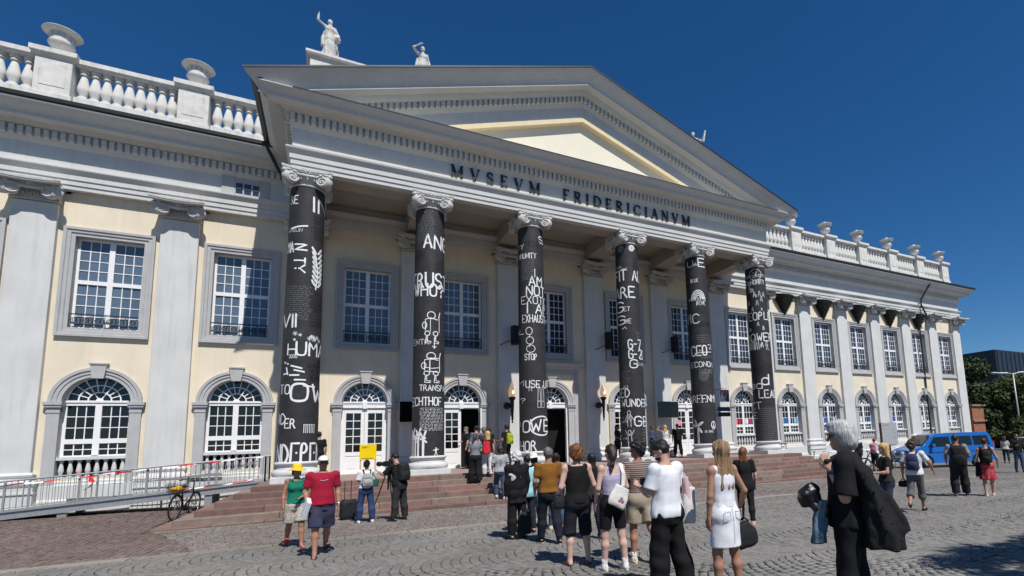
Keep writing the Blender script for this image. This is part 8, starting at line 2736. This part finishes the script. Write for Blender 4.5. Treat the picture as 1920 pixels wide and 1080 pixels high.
t_ = f.tote('white canvas tote with a rolled pink poster beside the man with the phone', (.58, .57, .56), f.up(-.30, .08, .97), .10, .42, .06, [f.up(-.19, .05, 1.43)], tilt=-.12)
b = MB(); b.tube([f.up(-.27, .10, 1.02), f.up(-.245, .09, 1.30)], .036, 12); b.build('poster_roll', flat((.62, .42, .44), .6), t_)
t_ = f.put_item('phone', 'dark phone in the hands of the man in the white T-shirt', 'phone'); p = (f.arms[0]['wr'] + f.arms[1]['wr']) / 2 + (f.arms[0]['fd'] + f.arms[1]['fd']) * .06
b = MB(); b.bbox(p[0] - .04, p[1] - .01, p[2] - .06, p[0] + .04, p[1] + .01, p[2] + .09, .004); b.build('phone_body', M['black'], t_)
t = thing('leaflet_box', 'yellow and white carton low in the queue beside the man in the white T-shirt', 'carton', P3(-5.15, -16.6), .2)
b = MB(); b.bbox(-.14, -.05, .72, .14, .05, 1.0, .006); b.build('carton_body', flat((.72, .60, .02), .5), t)
b = MB(); b.box(-.141, -.051, .60, .141, .051, .717); b.build('carton_base', flat((.6, .57, .48), .6), t)
b = MB(); b.box(.02, -.056, .80, .09, -.051, .88); b.box(-.02, -.056, .82, .0, -.051, .86); b.build('small_print', flat((.10, .09, .02)), t)

f = Figure('woman with long highlighted hair in a white sleeveless top and white denim skirt', P3(-5.65, -19.0), 1.68, PI + .06, 'f', .009, 1.05, ((.06, .04, .05, 0), (-.03, .05, .06, 0)), (((.20, .06, -1), (.02, -.16, -1)), ((-.42, .20, -.9), (-.15, -.5, -.85))), skin='tan', seed=30)
f.body(); f.top((.66, .67, .72), 0, 1.0, .010, 1.42); f.skirt((.70, .71, .74), .50, .016, 1.06, fold=.006, nf=5, g=.014); f.hair('longloose', 'highlight'); f.shoes((.4, .3, .2), style='sandal')
b = MB()
for sd in (-1, 1):
 c_ = [f.up(sd * .085 + dx, .152, .92 + dz) for dx, dz in ((-.045, .05), (.045, .05), (.045, -.03), (0, -.055), (-.045, -.03))]
 b.tube([Vector(q) for q in c_], .0035, 4, closed=True)
b.tube([f.up(0, .138, 1.0), f.up(0, .155, .85), f.up(0, .16, .62)], .003, 4); o = b.build('seam', flat((.58, .58, .62)), f.t); o.scale = (f.sc,) * 3
hnd = f.arms[1]['wr'] + f.arms[1]['fd'] * .09
f.tote('slouchy black leather handbag in the right hand of the woman in white', (.012, .012, .014), hnd + V3(-.05, .03, -.24), .19, .28, .09, [hnd], tilt=.25, shape=2.0, top=.55)
f = Figure('red-haired woman with a topknot and glasses in a black T-shirt facing the steps', P3(-2.0, -15.4), 1.58, PI - .75, 'f', .013, 1.1, ((.12, .05, .05, 0), (-.16, .12, .05, -.2)), (((.3, .0, -1), (.1, -.3, -1)), ((-.25, .0, -1), (.0, -.4, -1))), head=(-.5, 0, 0), skin='pale', seed=31)
f.body(); f.top((.012, .012, .013), .8, .80, .03, armg=.03); f.hair('mid', 'ginger'); f.trousers((.012, .012, .014), 1.9, .014); f.shoes((.45, .33, .28), (.6, .55, .5)); f.sunglasses()

# ---- the tall grey-haired man in front
f = Figure('tall man with swept-back grey hair and dark glasses, a black jacket over his shoulder', P3(-5.51, -20.47), 1.80, -2.50, 'm', .0085, 1.10, ((.10, .06, .04, 0), (-.08, .06, .04, 0)), (((.16, -.06, -1), (-.16, -.38, .95)), ((-.72, .62, -.65), (.75, -.6, -.35))), head=(.05, .05, 0), skin='fair', seed=32)
f.body(); f.top((.010, .010, .011), .94, .88, .026, armg=.055); f.hair('swept', 'grey'); f.sunglasses(); f.mouth(); f.trousers((.011, .011, .012), 1.95, .020, .015); f.shoes(BK, BK)
b = MB(); w = f.arms[0]['wr'] - f.arms[0]['fd'] * .02; u_ = unit(np.cross(f.arms[0]['fd'], V3(1, 0, 0))); v_ = np.cross(f.arms[0]['fd'], u_)
b.tube([w + u_ * .034 * math.cos(a) + v_ * .034 * math.sin(a) for a in np.linspace(0, 2 * PI, 13)[:-1]], .010, 5, closed=True); b.sphere(w + V3(.036, 0, 0), (.008, .02, .02), 8, 5); o = b.build('watch', flat((.02, .03, .06), .3), f.t); o.scale = (f.sc,) * 3
t_ = f.put_item('black_jacket', 'black jacket slung over the shoulder of the grey-haired man and hanging down his back', 'jacket')
F = Field((-.35, -.25, .55), (.42, .75, 1.65), .010)
top_ = f.up(.11, .03, 1.47)
F.loft([(top_[2] - .74, .08, .24, .15, .15), (top_[2] - .58, .09, .23, .16, .14), (top_[2] - .35, .10, .19, .16, .10), (top_[2] - .12, .12, .12, .13, .075), (top_[2] + .03, .11, .04, .07, .07)], .02, fold=.07, nf=6, ph=1.0)
F.loft([(top_[2] - .60, .08, .40, .03, .05), (top_[2] - .5, .09, .35, .05, .08), (top_[2] - .3, .10, .27, .06, .06)], .05, fold=.05, nf=4)
F.cone(top_, f.arms[0]['wr'] + f.arms[0]['fd'] * .07, .045, .03, .03)
F.noise(.010, 17, 4); F.noise(.004, 45, 5)
put('jacket_cloth', F.mesh('jacket_cloth', cloth((.014, .014, .015), .5), 1), t_)
b = MB()
for k in range(5):
 z = top_[2] - .16 - .12 * k; b.sphere((.275 - .0 * k, .16 + .05 * k, z), (.008, .011, .011), 6, 4)
b.build('button', M['black'], t_)
t_ = f.put_item('denim_shirt', 'faded denim shirt hanging from the crook of the grey-haired man\'s arm', 'shirt')
F = Field((-.2, -.5, .60), (.45, .05, 1.25), .010); F.loft([(.74, .12, -.24, .085, .055), (.95, .12, -.22, .08, .06), (1.10, .13, -.18, .05, .04)], .02, fold=.10, nf=5); F.noise(.008, 30, 8); put('shirt_cloth', F.mesh('shirt_cloth', flat((.10, .15, .20), .9, .45, 14, bump=.5), 1), t_)
t_ = f.put_item('plastic_bag', 'shiny black plastic bag bunched under the arm of the grey-haired man', 'bag')
F = Field((-.25, -.75, .80), (.40, -.02, 1.42), .010); F.ell((.11, -.27, 1.14), (.07, .10, .08), k=.03); F.ell((.11, -.21, 1.03), (.06, .08, .08), k=.03); F.ell((.11, -.32, 1.09), (.05, .06, .07), k=.03); F.noise(.016, 26, 6); F.noise(.006, 60, 9)
put('bag_body', F.mesh('bag_body', flat((.010, .011, .016), .28, .1, 10, spec=.5, bump=.4, bscale=40), 0), t_)
f = Figure('blonde woman mostly hidden behind the grey-haired man', P3(-.05, -17.2), 1.58, -2.3, 'f', .016, 1.0, arms=(FWD, DOWNR), seed=33)
f.body(); f.top((.02, .02, .022), .6, .92, .018); f.hair('long', 'blond'); f.trousers((.03, .04, .06), 1.9, .014); f.shoes(BK, BK)

# ---- walkers on the right
f = Figure('man in a white T-shirt and grey cropped trousers walking with a navy rucksack', P3(2.37, -16.29), 1.63, PI - 1.15, 'm', .013, 1.0, ((-.32, .55, .03, -.8), (.22, .05, .03, .0)), (((.25, .10, -1), (.05, -.2, -1)), ((-.5, -.35, -.8), (-.2, -.6, -.7))), head=(-.2, .1, 0), skin='tan', seed=34)
f.body(); f.top((.62, .62, .64), .75, .90, .022, armg=.03); f.hair('wavy', 'brown'); f.trousers((.10, .10, .10), 1.45, .012, .02); f.shoes((.015, .015, .016), (.02, .02, .02))
f.backpack('navy blue rucksack on the walker in grey cropped trousers', (.030, .035, .085), .14, .40, .09, 1.22, (.02, .02, .05))
hnd = f.arms[0]['wr'] + f.arms[0]['fd'] * .08
f.tote('small black box bag in the left hand of the walker in grey trousers', BK, hnd + V3(.0, .0, -.15), .12, .15, .08, [hnd], shape=4, top=.95)
f = Figure('man in a grey T-shirt and black cargo trousers carrying a huge black rucksack', P3(6.21, -15.23), 1.74, PI - .95, 'm', .014, 1.1, ((-.16, .12, .08, -.2), (.14, .05, .10, 0)), (((.35, .0, -1), (-.1, -.6, -.7)), ((-.35, -.1, -.9), (.2, -.8, -.4))), head=(-.5, .05, 0), skin='tan', seed=35)
f.body(); f.top((.24, .24, .25), .8, .90, .024, armg=.03); f.hair('short', 'dkbrown'); f.trousers((.020, .020, .021), 1.95, .030, .03, bumps=.008); f.shoes((.10, .12, .25), (.5, .5, .55), 'sneaker')
f.backpack('huge bulging black trekking rucksack on the man in cargo trousers', (.013, .013, .014), .20, .56, .17, 1.17)
m, nt, b_ = new_mat('patterned_red'); tc = nn(nt, 'ShaderNodeTexCoord'); vo = nn(nt, 'ShaderNodeTexVoronoi'); vo.inputs['Scale'].default_value = 16; nt.links.new(tc.outputs['Object'], vo.inputs['Vector'])
r_ = nn(nt, 'ShaderNodeValToRGB'); r_.color_ramp.elements[0].color = (.50, .22, .18, 1); r_.color_ramp.elements[1].color = (.36, .02, .035, 1); r_.color_ramp.elements[1].position = .45; nt.links.new(vo.outputs[0], r_.inputs[0]); nt.links.new(r_.outputs[0], b_.inputs['Base Color']); b_.inputs['Roughness'].default_value = .85
f = Figure('woman in a red patterned skirt and sleeveless black top walking away', P3(6.72, -15.72), 1.62, PI - 1.0, 'f', .014, 1.12, ((-.12, .10, .02, -.2), (.20, .06, .02, .0)), (((.22, .05, -1), (.0, -.2, -1)), ((-.35, -.1, -.9), (-.1, -.55, -.8))), head=(-.3, 0, 0), skin='fair', seed=36)
f.body(); f.top((.016, .012, .013), 0, .95, .014, 1.43); f.skirt(None, .52, .045, mat_=m, fold=.05); f.hair('short', 'dkbrown'); f.shoes((.7, .7, .7), (.75, .75, .75))
f.backpack('flat black rucksack on the woman in the red skirt', (.012, .012, .013), .13, .38, .08, 1.20)
t_ = f.put_item('cardigan', 'black cardigan hanging over the arm of the woman in the red skirt', 'cardigan'); F = Field((.0, -.3, .45), (.5, .35, 1.15), .014); F.loft([(.58, .23, .04, .08, .10), (.8, .22, .03, .07, .09), (1.03, .22, .0, .05, .06)], .02, fold=.08, nf=5); F.noise(.008, 25, 3); put('cardigan_cloth', F.mesh('cardigan_cloth', cloth((.012, .012, .013)), 1), t_)
f = Figure('man in dark glasses, black jacket and jeans at the right edge', P3(18.29, -11.53), 1.76, .9 - 1.6, 'm', .018, 1.1, ((.1, .05, .03, 0), (-.1, .1, .03, -.2)), (DOWN, ((-.25, -.1, -.9), (.3, -.8, .2))), skin='fair', seed=37)
f.body(); f.coat((.012, .012, .013), .88, 1.9, .02, flare=.0); f.hair('crop', 'brown'); f.sunglasses(); f.trousers((.05, .08, .14), 1.95, .016); f.shoes(BK, BK)
f = Figure('person in a black T-shirt with short dark hair standing by the bicycles', P3(16.9, -4.3), 1.82, PI - .5, 'm', .02, 1.05, arms=(FWD, DOWNR), skin='tan', seed=38)
f.body(); f.top((.012, .012, .013), .7, .9, .02, armg=.03); f.hair('short', 'black'); f.trousers((.02, .02, .024), 1.95, .016); f.shoes(BK, BK)
f = Figure('cyclist in a red cap and pale shirt stooping over a bicycle', P3(16.9, -5.3), 1.78, PI - 1.2, 'm', .02, 1.0, arms=(((.2, -.8, -.6), (-.1, -.9, -.2)), ((-.2, -.8, -.6), (.1, -.9, -.2))), lean=.25, skin='tan', seed=39)
f.body(); f.top((.50, .54, .58), .7, .9, .02, armg=.03); f.hair('crop', 'brown'); f.cap((.45, .03, .06)); f.trousers((.015, .015, .017), 1.3, .02, .02); f.shoes(BK, BK)
f.backpack('dusty pink rucksack on the cyclist in the red cap', (.42, .16, .18), .15, .44, .11, 1.2, (.35, .13, .15))
f = Figure('far-off pedestrian in a pale top beyond the rear of the van', P3(27.5, -6.9), 1.65, 2.0, 'f', .025, 1.0, seed=40)
f.body(); f.top((.45, .42, .40), .6, .9, .02); f.hair('mid', 'brown'); f.trousers((.03, .03, .04), 1.9, .014); f.shoes(BK, BK)

# ---------------------------------------------------------------- stone statues on the attic
def statue(label, x, z, H, rz, arms, robe=True, prop=None, seed=50):
 t = thing('stone_statue', label, 'statue', (x, .95, z), rz, 'stone figures along the attic')
 f = Figure.__new__(Figure)
 f.t = thing('base', None, None)
 Figure.__init__(f, None, (0, 0, 0), H, 0, 'f', .024, 1.12, ((.10, .12, .05, 0), (-.02, .02, .05, 0)), arms, head=(.35 if seed == 50 else -.3, .05, 0), seed=seed)
 F = f.field(f.allpts() + [V3(.4, .3, 0), V3(-.4, -.3, 0)], .14)
 F.loft(f.secs(.012), .03)
 for i in (0, 1): f.leg(F, i, 0, upto=2)
 for sd in (-1, 1): F.ell(f.up(sd * .072, -.088, 1.265), (.066, .058, .066), k=.03)
 for a in f.arms:
  F.ell(a['sh'], (.066,) * 3, k=.04); F.cone(a['sh'], a['el'], .055, .045, .03); F.cone(a['el'], a['wr'], .044, .03, .02); f.hand(F, a, 1)
 F.cone(f.up(0, .02, 1.44), f.neck + (f.headc - f.neck) * .55, .056, .052, .03); f.skull(F)
 F.ell(f.hp(0, .02, .04), (.086, .105, .10), f.HR, .02); F.ell(f.hp(0, .09, .01), (.05, .05, .05), k=.03)
 S = f.secs(.03, .82, 1.20)
 F.loft([(.03, 0, .02, .27, .21), (.30, 0, .0, .235, .18), (.60, 0, -.01, .205, .165)] + S, .03, fold=.09, nf=8, ph=seed)
 if prop == 'urn':
  c = f.up(.24, .02, 1.02); F.ell(c, (.15, .15, .17), k=.03); F.cone(c + V3(-.05, -.02, .15), c + V3(-.08, -.03, .24), .06, .09, .02)
 if prop == 'harp':
  a = f.arms[0]['wr']; F.cone(a + V3(0, 0, -.3), a + V3(.12, 0, .28), .05, .035, .02)
 for sd in (-1, 1): F.loft([(.55, sd * .25, .05, .06, .09), (.9, sd * .24, .05, .05, .08), (1.2, sd * .19, .04, .04, .05)], .03, fold=.1, nf=5)
 F.noise(.010, 22, seed, (1, 1, .4))
 me = F.mesh('figure', M['statue'], 1)
 bpy.data.objects.remove(f.t)
 o = put('figure', me, t); o.scale = (f.sc,) * 3
 b = MB(); b.bbox(-.42, -.34, -.16, .42, .34, .05, .02); b.build('statue_base', M['statue'], t)
 b = MB(); b.bbox(.12, .10, .05, .40, .34, .72, .03); b.build('support_block', M['statue'], t)
statue('stone woman on the attic lifting one hand and resting an urn on her hip', -10.05, 18.5, 2.02, .15, (((.45, -.1, -.8), (-.2, -.5, -.6)), ((-.55, -.1, .25), (.1, -.1, 1))), prop='urn', seed=50)
statue('stone woman on the attic shading her eyes with a raised arm behind the left slope', -6.05, 18.5, 2.15, .1, (((.35, .05, -1), (.25, -.2, -.8)), ((-.5, -.4, .15), (.75, -.3, .55))), seed=51)
statue('stone figure with a harp seen over the right slope of the pediment', 10.65, 18.42, 2.3, -.2, (((.5, -.3, -.3), (.2, -.4, .9)), ((-.3, -.3, -.9), (.6, -.7, .2))), prop='harp', seed=52)
